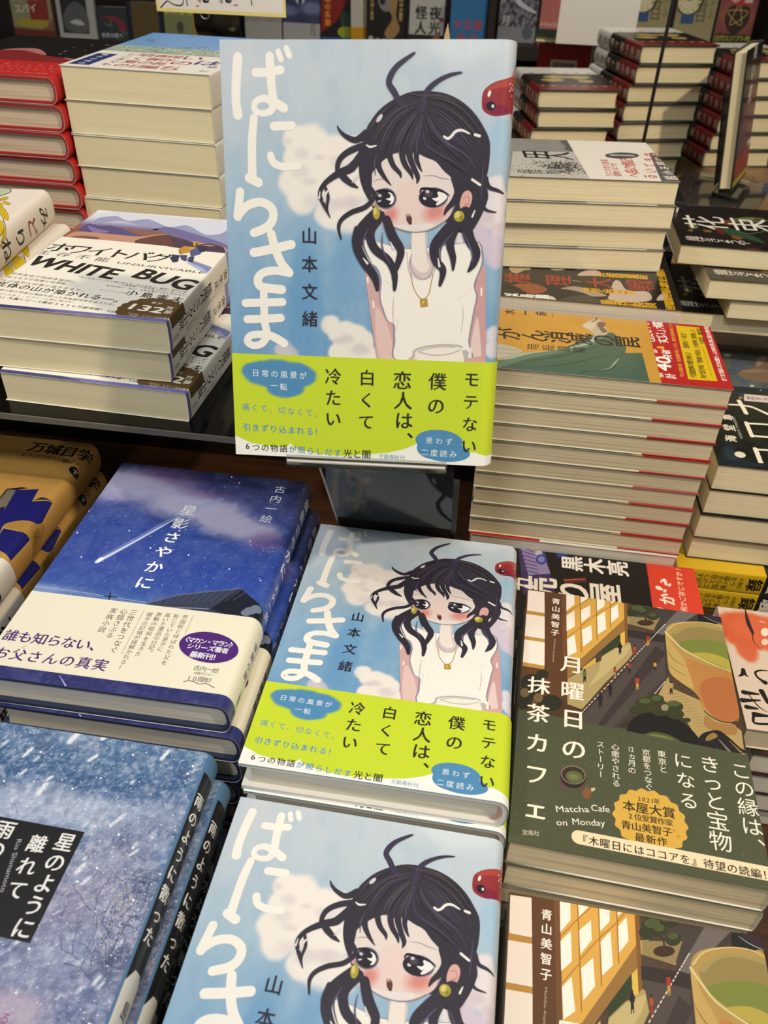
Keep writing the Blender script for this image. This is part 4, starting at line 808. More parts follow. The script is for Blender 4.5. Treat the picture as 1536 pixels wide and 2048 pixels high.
ART['snow'] = dict(soft=[
 ('g',[(0,'6a5a76'),(20,'585a82'),(50,'6e6a8c'),(90,'66709c'),(120,'7f92b8'),(135,'56739f'),(160,'274a7a'),(194,'4a6d96')]),
 ('n','3c5688',14,14,0.45,2,0.5),
 ('n','a9b4cc',6,6,0.25,4,0.55),
 ('n','c9cfe0',1.3,1.3,0.32,6,0.6),
 ('n','e6eaf2',0.7,0.7,0.25,8,0.66),
 ('b','a3b2d0',(50.2,152.6),20.5,9.5,0.5,0.95),
 ('b','a3b2d0',(81.5,152.9),23.3,7,0.45,0.95),
 ('b','a3b2d0',(110.5,157.8),20.3,7,0.4,0.95),
 ('b','a3b2d0',(61.1,192.9),10.6,5.3,0.45,0.95),
 ('b','7d6a86',(105.6,133.2),21.8,14.5,0.35,0.95),
 ('b','7d6a86',(89.7,105.6),18.7,16.7,0.4,0.95),
 ('b','7d6a86',(107.8,112.1),16.2,13.5,0.3,0.95),
 ('b','34405f',(125,121.9),11,11,0.5,0.95),
 ('b','34405f',(126.8,92.4),13.7,10,0.5,0.95),
 ('b','34405f',(120.7,151.4),7.6,15.2,0.3,0.95),
 ('b','c6cfe2',(57.5,153.9),23.6,13,0.55,0.95),
 ('b','c6cfe2',(86.6,152.1),20.1,11.1,0.5,0.95),
 ('b','c6cfe2',(112.4,153.2),15.4,8.5,0.4,0.95),
 ('b','c6cfe2',(125.1,160.3),14.1,7.7,0.35,0.95),
 ('b','c6cfe2',(103.4,94.8),16.6,9.1,0.35,0.95),
 ('b','c6cfe2',(93.9,84),14.8,8.2,0.35,0.95),
 ('b','c6cfe2',(105.6,133.2),11.6,6.4,0.35,0.95),
 ('b','c6cfe2',(122.2,143.7),11.1,6.1,0.35,0.95),
 ('n','e6eaf2',2.2,2.2,0.4,21,0.6),
 ('n','dfe4ee',1,1,0.35,22,0.6),
 ('n','2c3656',5,5,0.3,23,0.64),
 ('b','b9aac0',(93.8,69.3),15.2,6.4,0.7,0.9),
 ('s','d3dbe8',[(20.4,168.3),(21.2,170.1)],0.27,0.57,1.2),
 ('s','d3dbe8',[(115.5,78.9),(116.3,80.5)],0.49,0.84,1.2),
 ('s','d3dbe8',[(43.4,98.8),(44.2,100.4)],0.26,0.85,1.2),
 ('s','d3dbe8',[(2.5,185.9),(3.1,187)],0.3,0.84,1.2),
 ('s','d3dbe8',[(108.7,75.3),(109.6,77.2)],0.42,0.79,1.2),
 ('s','d3dbe8',[(24.4,165.5),(25.8,168.3)],0.5,0.87,1.2),
 ('s','d3dbe8',[(123.7,97.7),(124.9,100.2)],0.54,0.73,1.2),
 ('s','d3dbe8',[(14.1,134.1),(15.5,136.7)],0.36,0.76,1.2),
 ('s','d3dbe8',[(118.4,131.2),(118.9,132.1)],0.47,0.6,1.2),
 ('s','d3dbe8',[(113.3,140.6),(114,142)],0.56,0.75,1.2),
 ('s','d3dbe8',[(44.8,166.8),(46.1,169.4)],0.56,0.85,1.2),
 ('s','d3dbe8',[(86.9,146.2),(87.9,148.2)],0.43,0.89,1.2),
 ('s','d3dbe8',[(46.6,52.4),(47.7,54.6)],0.42,0.72,1.2),
 ('s','d3dbe8',[(78.9,78),(79.5,79.2)],0.27,0.81,1.2),
 ('s','d3dbe8',[(119.9,145.9),(120.4,146.9)],0.59,0.83,1.2),
 ('s','d3dbe8',[(67.2,40.1),(68.5,42.6)],0.47,0.75,1.2),
 ('s','d3dbe8',[(2.4,151.4),(2.8,152.3)],0.42,0.56,1.2),
 ('s','d3dbe8',[(47.5,175.3),(48.6,177.6)],0.54,0.62,1.2),
 ('s','d3dbe8',[(51.3,131.9),(51.7,132.8)],0.39,0.89,1.2),
 ('s','d3dbe8',[(99.5,171.1),(100.2,172.5)],0.49,0.82,1.2),
 ('s','d3dbe8',[(93,106.5),(93.6,107.6)],0.26,0.85,1.2),
 ('s','d3dbe8',[(123,81.9),(124.2,84.3)],0.39,0.75,1.2),
 ('s','d3dbe8',[(111.1,88.8),(112.2,90.9)],0.34,0.7,1.2),
 ('s','d3dbe8',[(4,80.1),(4.7,81.4)],0.57,0.55,1.2),
 ('s','d3dbe8',[(100.1,53.2),(101.5,56)],0.31,0.54,1.2),
 ('s','d3dbe8',[(27.9,181.8),(29,184)],0.56,0.7,1.2),
 ('s','d3dbe8',[(15.1,91.8),(15.9,93.5)],0.6,0.57,1.2),
 ('s','d3dbe8',[(32.2,168.2),(32.7,169.2)],0.59,0.62,1.2),
 ('s','d3dbe8',[(74.9,140.4),(76.2,143)],0.28,0.84,1.2),
 ('s','d3dbe8',[(23.7,149.2),(24.1,150)],0.52,0.57,1.2),
 ('s','d3dbe8',[(27.2,45.3),(27.9,46.7)],0.36,0.89,1.2),
 ('s','d3dbe8',[(80.1,95.4),(81.5,98.2)],0.31,0.59,1.2),
 ('s','d3dbe8',[(126.2,184.6),(127.3,186.8)],0.59,0.52,1.2),
 ('s','d3dbe8',[(119.3,147.1),(120.3,149.2)],0.55,0.54,1.2),
 ('s','d3dbe8',[(26.3,60.9),(27.2,62.7)],0.44,0.72,1.2),
 ('s','d3dbe8',[(47.8,153),(49,155.5)],0.52,0.52,1.2),
 ('s','d3dbe8',[(20.2,73.3),(20.8,74.6)],0.45,0.58,1.2),
 ('s','d3dbe8',[(82.5,92.3),(83.2,93.8)],0.5,0.88,1.2),
 ('s','d3dbe8',[(25.2,92.9),(26.5,95.7)],0.32,0.51,1.2),
 ('s','d3dbe8',[(25.2,165.5),(26.4,167.7)],0.58,0.7,1.2),
 ('s','d3dbe8',[(5.5,86.5),(6.6,88.8)],0.39,0.56,1.2),
 ('s','d3dbe8',[(49.6,110.5),(50.3,112)],0.41,0.55,1.2),
 ('s','d3dbe8',[(3.9,159.1),(5.1,161.4)],0.4,0.55,1.2),
 ('s','d3dbe8',[(39,124.9),(40.3,127.4)],0.42,0.89,1.2),
 ('s','d3dbe8',[(69.6,67.5),(70.6,69.6)],0.46,0.74,1.2),
 ('s','d3dbe8',[(95.7,43.5),(96.5,45.2)],0.53,0.56,1.2),
 ('s','d3dbe8',[(5.6,67.8),(6.3,69.2)],0.4,0.63,1.2),
 ('s','d3dbe8',[(83.7,65.9),(84.5,67.3)],0.49,0.72,1.2),
 ('s','d3dbe8',[(126.5,182.3),(127.2,183.6)],0.37,0.72,1.2),
 ('s','d3dbe8',[(71.8,95.6),(73.1,98.1)],0.32,0.69,1.2),
 ('s','d3dbe8',[(15.8,174.2),(16.8,176.2)],0.6,0.56,1.2),
 ('s','d3dbe8',[(93.9,130.7),(94.3,131.6)],0.54,0.85,1.2),
 ('s','d3dbe8',[(10.6,183.1),(11.8,185.5)],0.46,0.72,1.2),
 ('s','d3dbe8',[(34.7,48.7),(35.6,50.5)],0.55,0.58,1.2),
 ('s','d3dbe8',[(62.4,82.9),(63.5,85.1)],0.59,0.86,1.2),
 ('s','d3dbe8',[(38,103.4),(38.4,104.2)],0.44,0.84,1.2),
 ('s','d3dbe8',[(111.5,51),(112.3,52.6)],0.28,0.67,1.2),
 ('s','d3dbe8',[(120.5,83.1),(121.7,85.6)],0.58,0.83,1.2),
 ('s','d3dbe8',[(26.7,179.6),(28,182.2)],0.6,0.5,1.2),
 ('s','d3dbe8',[(0.5,84.3),(1.4,86.1)],0.4,0.54,1.2),
 ('s','dfe5ee',[(58.4,158.3),(59.6,163.7)],0.8,0.92,1.1),
 ('s','dfe5ee',[(108.8,186.7),(110.6,191.7)],0.6,0.92,1.1),
 ('s','dfe5ee',[(99,148.5),(103.2,154.9)],0.6,0.92,1.1),
 ('s','dfe5ee',[(93.4,124.5),(95.2,128.5)],0.7,0.92,1.1),
 ('s','dfe5ee',[(75.2,193.4),(77.6,199.7)],1,0.92,1.1),
 ('s','dfe5ee',[(73.9,179.8),(76.5,183)],0.6,0.92,1.1),
 ('s','dfe5ee',[(87.4,194.5),(89.2,198.2)],0.6,0.92,1.1),
 ('s','dfe5ee',[(98.3,120.3),(99.9,123.1)],0.5,0.92,1.1),
 ('s','dfe5ee',[(41.3,177),(43.1,181.5)],0.6,0.92,1.1),
 ('s','dfe5ee',[(59.7,188.7),(61.8,195)],1,0.92,1.1),
 ('s','dfe5ee',[(113.3,136.1),(115.8,139.1)],0.4,0.92,1.1),
 ('s','dfe5ee',[(60.5,168.3),(59.1,166.3)],0.5,0.92,1.1),
], ink=[
 ('twigs','8893b8',[(97,84.5),(108.3,98.8),(123.6,107.9),(60.2,141.1),(106.8,122.4),(121.5,139.7),(111.6,75.1),(67.1,150.5),(106.5,149),(122.2,147.6)],40,0.12,3),
 ('twigs','b9b2c6',[(123.6,101.4),(99.2,124.7),(125,114.9),(99.9,136.1),(96,110.1)],34,0.12,5),
 ('twigs','343c60',[(120.5,91.4),(128.9,112.2),(126.2,101.8)],16,0.22,6),
 ('specks2','e2dada',[(96,131.6),(122.3,128.6),(136.6,110.1),(118.7,88),(115.8,110)],420,0.2,8),
 ('stars','dfe6f2',1500,0,55,134,194,0.24,4),
 ('stars','a9bcdc',1200,0,0,134,125,0.17,5),
 ('stars','f0f3f8',160,0,60,134,194,0.42,14),
 ('streaks','b9c6dc',40,4,60,132,192,1.4,0.5,62,9),
 ('p','18181a',[(19,144.8),(88.7,143.4),(88.2,93.3),(24.9,94.9)],0),
 ('t','e6e6e6','星のように',(82.1,137.3),(82.5,98.5),9.32,1,1),
 ('t','e6e6e6','離れて',(70.2,134.5),(71.7,113.3),8.85,1,1),
 ('t','e6e6e6','雨のように',(52.4,138.6),(55.3,99.3),9.45,1,1),
 ('t','e6e6e6','散った',(41.7,135.6),(44.6,114.2),9,1,1),
 ('t','a9a9ae','Rio Shimamoto',(61.6,134.3),(66.2,112.1),3.25,0,1),
 ('t','8a3a6a','る',(92.4,65.7),(92.4,65.7),4.59,0,1),
 ('p','4f7599',[(989.2,0),(1010.8,0),(1010.8,194),(989.2,194)],0),
 ('p','17181b',[(990.6,78),(1003.5,78),(1003.5,184),(990.6,184)],0),
 ('p','d2d0ca',[(990.6,-0.5),(1005,-0.5),(1005,88),(1000,92),(994,92),(990.6,87)],0),
 ('t','e6e6e6','雨のように散った',(995,170),(995,106),7.5,1,1),
 ('t','8f9096','星のように離れて',(1000.8,170),(1000.8,106),4,0,1),
 ('t','26262a','島本理生',(998,78),(998,42),7.44,1,1),
 ('t','55555a','Rio Shimamoto',(998,28),(998,10),3,0,1),
])
ART['gold'] = dict(soft=[
 ('fill','b98f4c'),
 ('n','c29a58',20,20,0.3,2,0.5),
], ink=[
 ('t','15110d','万城目学',(91.9,182.6),(131.3,179.6),13.72,2,1),
 ('t','15110d','ヒトコブラクダ層ぜっと',(86.9,171.5),(134.4,167.1),5.52,1,1),
 ('e','15110d',(132.2,158.8),5.44,3.74,2.57),
 ('t','efe8dc','下',(132.5,158.5),(132.5,158.5),4.9,1,1),
 ('p','19191c',[(95.5,118.5),(95.2,128.4),(104.8,132),(110,131.6),(102.6,128.3),(105.1,107.3),(103,104.4)],0),
 ('p','6e6a60',[(96.8,116.1),(96.3,127.9),(102.3,128.2),(104.8,108.5),(101.5,107.3)],0),
 ('p','2a2a2c',[(119.2,118),(123.9,123.3),(132.8,121.6),(123.1,119.9)],0),
 ('p','1c1c66',[(102.6,128.3),(117.5,131.8),(119.5,117.4),(133,121.2),(136.4,97.7),(127,96.2),(116.8,93.2),(113.4,87.9),(120.5,60.5),(95.7,103.2),(105.4,106.7)],0),
 ('p','1c1c66',[(115,86.4),(129,84.6),(136.2,84),(134.4,60.1),(124.3,64.5),(116.3,71)],0),
 ('p','17161c',[(124.6,85.6),(131.1,84.9),(135.7,84.3),(132.4,84)],0),
 ('p','a47d3e',[(114.1,88),(114.9,92.3),(123,96.4),(132.8,97.1),(137.1,102.7),(145.4,96.8),(148.1,87.8),(151.2,79.1),(144.4,81.4),(136.7,84.5),(124.4,86.2)],1),
 ('specks2','4a3a22',[(130.6,96.8),(142.5,101.2),(151.5,79.1),(143.3,83.5),(130.4,89.5)],400,0.25,3),
 ('p','1c1c66',[(1002,20),(1011,20),(1011,36),(1002,36)],0),
 ('p','1c1c66',[(118,257.7),(119.3,257.9),(121.5,252.5),(120.8,252.7),(120.5,252.3),(119.4,253.9),(118.5,256)],1),
 ('p','b98f4c',[(118.7,257.1),(119.2,257.2),(120.6,253.4),(120.3,253.2)],1),
 ('p','1c1c66',[(121.7,248.9),(122.9,249.1),(124.2,246.1),(123.5,246.4),(123.1,245.9),(122.4,246.8),(121.9,248)],1),
 ('p','b98f4c',[(122.3,248.3),(122.8,248.4),(123.2,247),(122.9,246.8)],1),
 ('p','1c1c66',[(123.3,244.9),(124.6,245.1),(126.5,240.5),(125.8,240.7),(125.4,240.3),(124.5,241.6),(123.8,243.5)],1),
 ('p','b98f4c',[(124,244.3),(124.5,244.4),(125.6,241.4),(125.3,241.2)],1),
 ('p','1c1c66',[(125.3,240.3),(126.5,240.5),(129,234.3),(128.4,234.5),(128,234.1),(126.9,235.9),(125.9,238.4)],1),
 ('p','b98f4c',[(125.9,239.7),(126.4,239.8),(128.1,235.2),(127.8,235)],1),
 ('p','1c1c66',[(128.2,233.3),(129.4,233.5),(131.2,229.2),(130.5,229.4),(130.1,229),(129.3,230.2),(128.5,232)],1),
 ('p','b98f4c',[(128.8,232.7),(129.3,232.8),(130.3,230),(130,229.8)],1),
 ('e','15110d',(1001,3),5,3.6,-1.57),
 ('t','efe8dc','下',(1001,3),(1001,3),6,1,1),
])
ART['gold_band'] = dict(soft=[
 ('fill','dcd6ca'),
], ink=[
 ('t','15110d','万城目学',(1001,34),(1001,-2),12.6,2,1),
])
ART['statue'] = dict(soft=[
 ('fill','c2913a'),
 ('n','cfa04a',25,25,0.3,0,0.5),
], ink=[
 ('p','46604f',[(-0.1,183.8),(12.8,160.5),(27.3,139.6),(40.7,116.5),(64.9,95.4),(71.5,90.4),(76.1,77.4),(69.4,73.9),(60.4,73),(52.3,69),(42.4,70.6),(44.9,58.2),(-2.6,57.1),(-12.7,182.9)],0),
 ('p','5f7a68',[(2.9,169),(16.6,154.5),(31.4,131.9),(45.8,108.7),(57.3,96.6),(69.1,84.2),(52.7,92.9),(38.8,108.9),(20.5,139.5),(1.2,161.5)],1),
 ('p','9fae9c',[(15.3,160.6),(26.5,147.2),(35.6,124.3),(50.7,102.3),(63.3,93.9),(71.3,91.2),(66.2,89.1),(51.8,96.8),(38.9,116.5),(27.3,139.6),(14.6,156)],1),
 ('s','35493d',[(12.3,146.9),(28.6,116.8),(54.3,85.1)],[0.33,1.84,0.48]),
 ('s','35493d',[(4.1,139.4),(18.3,109.5),(41.6,78.2)],[0.33,1.8,0.47]),
 ('s','35493d',[(43.1,71.3),(33.5,76.5),(15.9,81.5),(8.3,95.2)],[0.35,1.33,1.32,0.43]),
 ('s','35493d',[(1.3,106.4),(7.1,101.1),(9.9,95.1)],[0.32,1.74,0.44]),
 ('s','8fa090',[(33.6,75.8),(24.5,79.4),(15.5,83.7),(10.7,91.4)],[0.46,1.58,0.88,0.33]),
 ('p','b8b3a0',[(36.8,186.3),(38.4,161.4),(35.2,151.2),(29.4,145.7),(16.2,160.6),(6.3,184.2)],0),
 ('s','8a8a7c',[(30.5,174.2),(30.5,148.8)],[0.93,0.93]),
 ('s','8a8a7c',[(21.9,173.8),(24.9,151)],[0.69,0.69]),
 ('p','b9ab92',[(84.6,100.6),(91.1,97.5),(99.8,89.7),(97.6,85.7),(92.5,81.9),(84.6,82.4),(75.3,81),(66.5,87.5),(71.2,92),(76.2,94.9),(81,99.5)],1),
 ('p','7a6252',[(93.2,87.6),(94.3,82.6),(88.5,82.2),(84.2,84.1),(77.2,81.3),(74.4,85.4),(81.6,87.4),(87.1,88.7)],1),
 ('p','cdbfa6',[(84.7,100.2),(96.5,90.7),(86.8,90.4),(78.5,93.2),(80.5,97.1)],1),
 ('s','3a2a22',[(92.1,92.9),(97.9,89),(102.1,88.3)],[0.9,0.91,0.91]),
 ('t','1a1610','がん消滅の罠',(57.4,157.3),(61.6,67.5),20.87,1,1),
 ('t','1a1610','暗殺腫瘍',(38.7,138.9),(40.5,104.6),10.11,0,1),
 ('t','1a1610','岩木一麻',(96.7,170.7),(101.4,132.5),10.54,1,1),
 ('t','1a1610','Kazuma Iwaki',(106.8,123.5),(95.6,123.2),2.12,0,1),
])
ART['statue_band'] = dict(soft=[
 ('fill','a8221e'),
], ink=[
 ('t','efe6da','「このミステリーが',(65.1,48.9),(99.3,50.7),7.53,1,1),
 ('t','efe6da','すごい！」大賞',(68.5,40.2),(99.6,40.9),9.29,1,1),
 ('t','d9b030','&',(57,43.9),(57,43.9),7.4,2,1),
 ('t','efe6da','40',(23.7,45.3),(37.2,44.1),14.93,2,1.2),
 ('t','efe6da','万部',(38.9,50.6),(49.9,49.4),6.38,1,1),
 ('t','efe6da','突破',(42.5,40.1),(50.2,40.2),7.23,1,1),
 ('t','efe6da','累',(11.9,50.2),(11.9,50.2),8.2,1,1),
 ('t','efe6da','計',(11.6,41.6),(11.6,41.6),8.12,1,1),
 ('t','d9a040','「がん消滅の罠 完全寛解の謎」に次ぐ、驚愕の医療本格ミステリー',(11.9,33.2),(106.2,30.7),3.28,1,1),
 ('p','cfae14',[(100,26.8),(99.5,8.6),(10.5,9.4),(9.1,29.7)],0),
 ('t','1a1610','代替医療の闇を斬る！ 医師も“唸る”',(14.9,25.3),(87.9,23),5.02,1,1),
 ('t','1a1610','現代医学版「悪魔の契約」の悪夢に戦慄した',(14.9,18.3),(93,14.9),4.47,1,1),
 ('t','1a1610','大森望 書評家',(71.4,10.7),(95.8,9.5),4.33,1,1),
 ('s','6a5a20',[(17.6,12.1),(65.6,11.6)],[0.29,0.32]),
 ('t','efe6da','全てを仕組んだのは誰だ—人の命を弄ぶ者に裁きの時が迫る！',(13.5,4.6),(107.6,3),4.04,1,1),
])
ART['faces'] = dict(soft=[
 ('fill','1c1814'),
 ('n','2a2420',8,8,0.4,0,0.5),
], ink=[
 ('p','a08a6a',[(66.2,139.1),(77.9,132.1),(77,124.8),(62.8,121),(59.1,126.3),(50.5,132.4),(54.1,137.9)],1),
 ('p','9a8468',[(71.7,103.4),(78.7,100.1),(79.3,91.5),(70.9,89.8),(64.3,97.6),(65.5,103)],1),
 ('p','8a4a2a',[(24.1,135.3),(30.2,118),(21.3,106.8),(11.4,112),(8.3,121.3),(18.5,130)],1),
 ('p','b09a8a',[(57.1,80.9),(68.1,75.1),(72.5,66),(68.8,60.8),(60.2,61.3),(58.1,71.1)],1),
 ('p','9f8a7a',[(24.9,95.7),(31.7,85.2),(30.2,76.7),(20.5,60.2),(16.1,60.5),(13.8,70.7),(19,77.2),(23.4,87.2)],1),
 ('p','b8a494',[(39.9,53),(52.2,49.6),(50.8,45.3),(35.4,42.2),(32.4,35.7),(32.8,23.8),(15.4,23.9),(6.7,44.5),(10.3,57.5),(21.4,55.9)],1),
 ('p','3e3a36',[(-0.8,98.7),(13.6,81.6),(12,69.1),(1,61.4),(-6.8,78.2),(-8.3,99.6)],1),
 ('p','c9bdb0',[(-2.7,107.8),(6.7,103.6),(-0.9,99.5),(-8.1,103.7)],1),
 ('p','b5a08e',[(30.5,13.9),(31.6,8.8),(20.5,10.1),(16.5,18.8)],1),
 ('t','8e2a20','推理大戦',(39.9,131.7),(46.2,29.3),24.6,1,1),
 ('t','e6e0d6','似鳥鶏',(-0.3,135.9),(1.9,111.1),12.97,2,1),
 ('s','cfc8bc',[(44.4,84.8),(43.4,78.8)],[0.72,0.72]),
 ('t','c99c1c','名探偵集結',(63.1,59.4),(65.7,25.7),10.35,2,1),
 ('t','c99c1c','論理と推理の宴',(26.3,73.9),(28.3,39.4),9.78,2,1),
 ('t','c99c1c','誰も見たことのない',(80.6,74.6),(84.2,38.3),7.66,2,1),
 ('t','c99c1c','最強の探偵',(3.7,58.8),(4.5,25.9),12.02,2,1),
 ('t','c99c1c','世界最強の名探偵は誰だ史上最高の',(2.9,9.4),(84.7,8.6),8.19,2,1),
])
ART['flowers'] = dict(soft=[
 ('fill','1b1714'),
 ('n','2a211b',9,9,0.5,2,0.5),
], ink=[
 ('p','4a4a2a',[(83.5,132),(98.7,111.2),(98.1,94.9),(87,92.8),(78.9,115)],1),
 ('p','6a6a40',[(88.8,122.1),(97.2,111.5),(96.3,102.6),(84.1,111.3)],1),
 ('p','5c6a3a',[(56.6,173.8),(66.6,167),(53.2,164.6),(48.8,171.4)],1),
 ('p','6a3a20',[(78.9,139.1),(83.5,132),(69.9,129.1),(68.1,136.5)],1),
 ('p','5a2a20',[(56.8,149),(58.8,140.8),(39.5,141.4),(40.9,147.3)],1),
 ('p','2c4a34',[(59,139.9),(53.3,128.6),(37.9,114.2),(20.9,109.2),(30.3,124.3),(37.6,138.3)],1),
 ('p','7a5a28',[(48.5,160.9),(47.4,154),(42,154),(41.9,160.1)],1),
 ('p','7a4a24',[(38,136.5),(34.6,128.6),(28.2,128.1),(27.7,135.8)],1),
 ('p','5a2a22',[(3.8,129.3),(4,117.7),(-2,117.3),(-2,128)],1),
 ('p','6a5a28',[(45.2,175.4),(46.2,170.9),(40.6,171.7),(39.7,175.3)],1),
 ('p','8a7a5a',[(73.9,76.1),(71.2,63.6),(55.7,71.7)],1),
 ('s','7a8a5a',[(50.9,127.3),(46.4,117.7),(56.9,101.7)],[0.79,0.79,0.8]),
 ('s','8a8a62',[(90.3,128.2),(83.8,118.5),(87.6,102.5)],[0.34,1,0.33]),
 ('s','8a8a62',[(87.9,125.9),(91,112.6),(98.3,94)],[0.33,1,0.34]),
 ('s','8a8a62',[(82.2,125.1),(82.8,110.6),(92.4,94.3)],[0.33,1,0.34]),
 ('t','e2dccf','花束は毒',(70.7,155.7),(77,27.2),44.49,0,1),
 ('t','d9d3c6','織守きょうや',(19.9,175),(17.7,128.8),13.76,0,1),
 ('p','4a3a52',[(121.5,176.1),(126.7,128.3),(135.2,132.5),(129,171.4)],0),
])
ART['notes'] = dict(soft=[
 ('fill','17120f'),
], ink=[
 ('p','3a2c52',[(108,141.7),(108.5,120.2),(53.1,111.4),(48.6,136.4)],0),
 ('p','8a7aa0',[(105.8,139.5),(106.4,122.4),(76.8,115.2),(72,132.7)],0),
 ('s','4a3f78',[(105.2,138.4),(101.9,128.8)],[1.22,1.21]),
 ('s','4a3f78',[(100.5,138.4),(97.3,128.1)],[1.21,1.2]),
 ('s','4a3f78',[(95.8,138.3),(92.9,127.5)],[1.2,1.19]),
 ('s','4a3f78',[(91.2,138.2),(88.4,126.8)],[1.19,1.18]),
 ('s','4a3f78',[(86.7,138.1),(84,126.2)],[1.18,1.17]),
 ('s','4a3f78',[(82.2,138),(79.7,125.5)],[1.17,1.16]),
 ('s','4a3f78',[(77.7,137.9),(75.3,124.9)],[1.16,1.16]),
 ('e','33408a',(93.1,122.4),6.64,4.37,3),
 ('e','7a7ab0',(93.1,122.4),3.99,2.68,2.98),
 ('p','b5a9b8',[(102.1,127.7),(104.7,122.4),(99.8,121.9),(97.3,126.6)],0),
 ('p','2a3a8a',[(103.7,109.6),(105.7,101.1),(100.2,101.8),(97.9,109.7)],0),
 ('p','5a2016',[(72.4,105),(77.2,87.5),(71.9,86.7),(67.2,104.1)],0),
 ('s','c9785a',[(71,104.5),(75.2,88.1)],[0.63,0.63]),
 ('t','e9e2d6','黒木亮',(92.8,97.8),(93,61.4),18.32,2,1),
 ('t','e2d8c6','カ',(60.5,136.6),(60.5,136.6),18.74,1,1),
 ('t','e2d8c6','売り屋',(58.6,122.4),(60,73.3),26.64,2,1),
])
ART['notes_band'] = dict(soft=[
 ('fill','cf3d26'),
], ink=[
 ('t','241612','4人のカラ売り屋が',(68.5,49),(94.5,49.1),4.06,1,1),
 ('t','241612','「現代のマネー・マシン」の',(67.2,44.4),(102.4,44),4.04,1,1),
 ('t','241612','実態をガラス張りにする！',(68.1,39.7),(102.8,38.8),4.08,1,1),
 ('t','ecdcca','るのか',(30.3,40.1),(63.1,26.1),13.21,2,1),
 ('t','ecdcca','!?',(75.4,28.9),(82.8,24.5),11.67,2,1),
 ('t','ecc8ae','あなたは、何かご存じですか?',(25.2,15.2),(100.6,12.8),5.62,1,1),
])
ART['night'] = dict(soft=[
 ('fill','14150f'),
 ('n','22261c',5,12,0.6,3,0.5),
 ('n','3a4030',2.2,5,0.25,6,0.6),
 ('b','2c3a4c',(15.3,176),16.5,5.9,0.7,0.9),
], ink=[
 ('p','c9c0b8',[(117.8,148),(118,102.7),(106.6,105.4),(105.4,149.2)],0),
 ('t','8a3a4a','恋するコロナ',(111.1,142.9),(112.3,109.2),6.99,1,1),
 ('p','11131c',[(118.6,155.2),(118.1,146.6),(105.2,150.3),(105.6,159.1)],0),
 ('e','c9a020',(109.9,151.5),2.42,1.23,2.8),
 ('e','11131c',(109.9,151.5),1.33,0.69,2.79),
 ('p','1f3a66',[(118.3,151.3),(118.1,146.9),(114.5,147.8),(114.9,151.7)],0),
 ('s','e9e2cc',[(96.2,162.9),(96.9,153.9),(95.5,144.9),(90.3,138.7),(86.1,134)],[2.6,2.62,2.71,2.84,3.28]),
 ('s','e9e2cc',[(104.5,153.8),(92.9,152.6),(83.6,151.8)],[3.72,3.64,3.58]),
 ('s','e9e2cc',[(68.2,154.7),(47.2,154.3)],[3.49,3.34]),
 ('s','e9e2cc',[(67.1,154.9),(68.9,133.1)],[2.47,2.46]),
 ('s','e9e2cc',[(48.1,154.6),(48.4,133.6)],[2.65,2.66]),
 ('s','e9e2cc',[(69,135.1),(48.7,134.5)],[3.18,3.08]),
 ('s','e9e2cc',[(28.8,155.5),(6.2,155.3)],[3.78,3.6]),
 ('s','e9e2cc',[(27.7,156.2),(29,137.9)],[2.44,2.42]),
 ('t','e9e2cc','海',(40.4,171.9),(40.4,171.9),9.73,2,1),
 ('t','e9e2cc','堂',(57.2,170.2),(57.2,170.2),9.96,2,1),
 ('t','e9e2cc','尊',(74.1,168.3),(74.1,168.3),9.52,2,1),
 ('t','b9b4a4','KAIDO TAKERU',(43.1,163.4),(74,163.7),3.05,1,1),
 ('e','e9e2cc',(17.6,169),4.49,4.03,-0.64),
 ('p','1c2530',[(8.7,187.5),(8.6,151.6),(3.2,152.7),(0.6,188.8)],0),
])
ART['night_band'] = dict(soft=[
 ('fill','c9a520'),
], ink=[
])
ART['night_spine'] = dict(soft=[
 ('fill','14150f'),
], ink=[
])
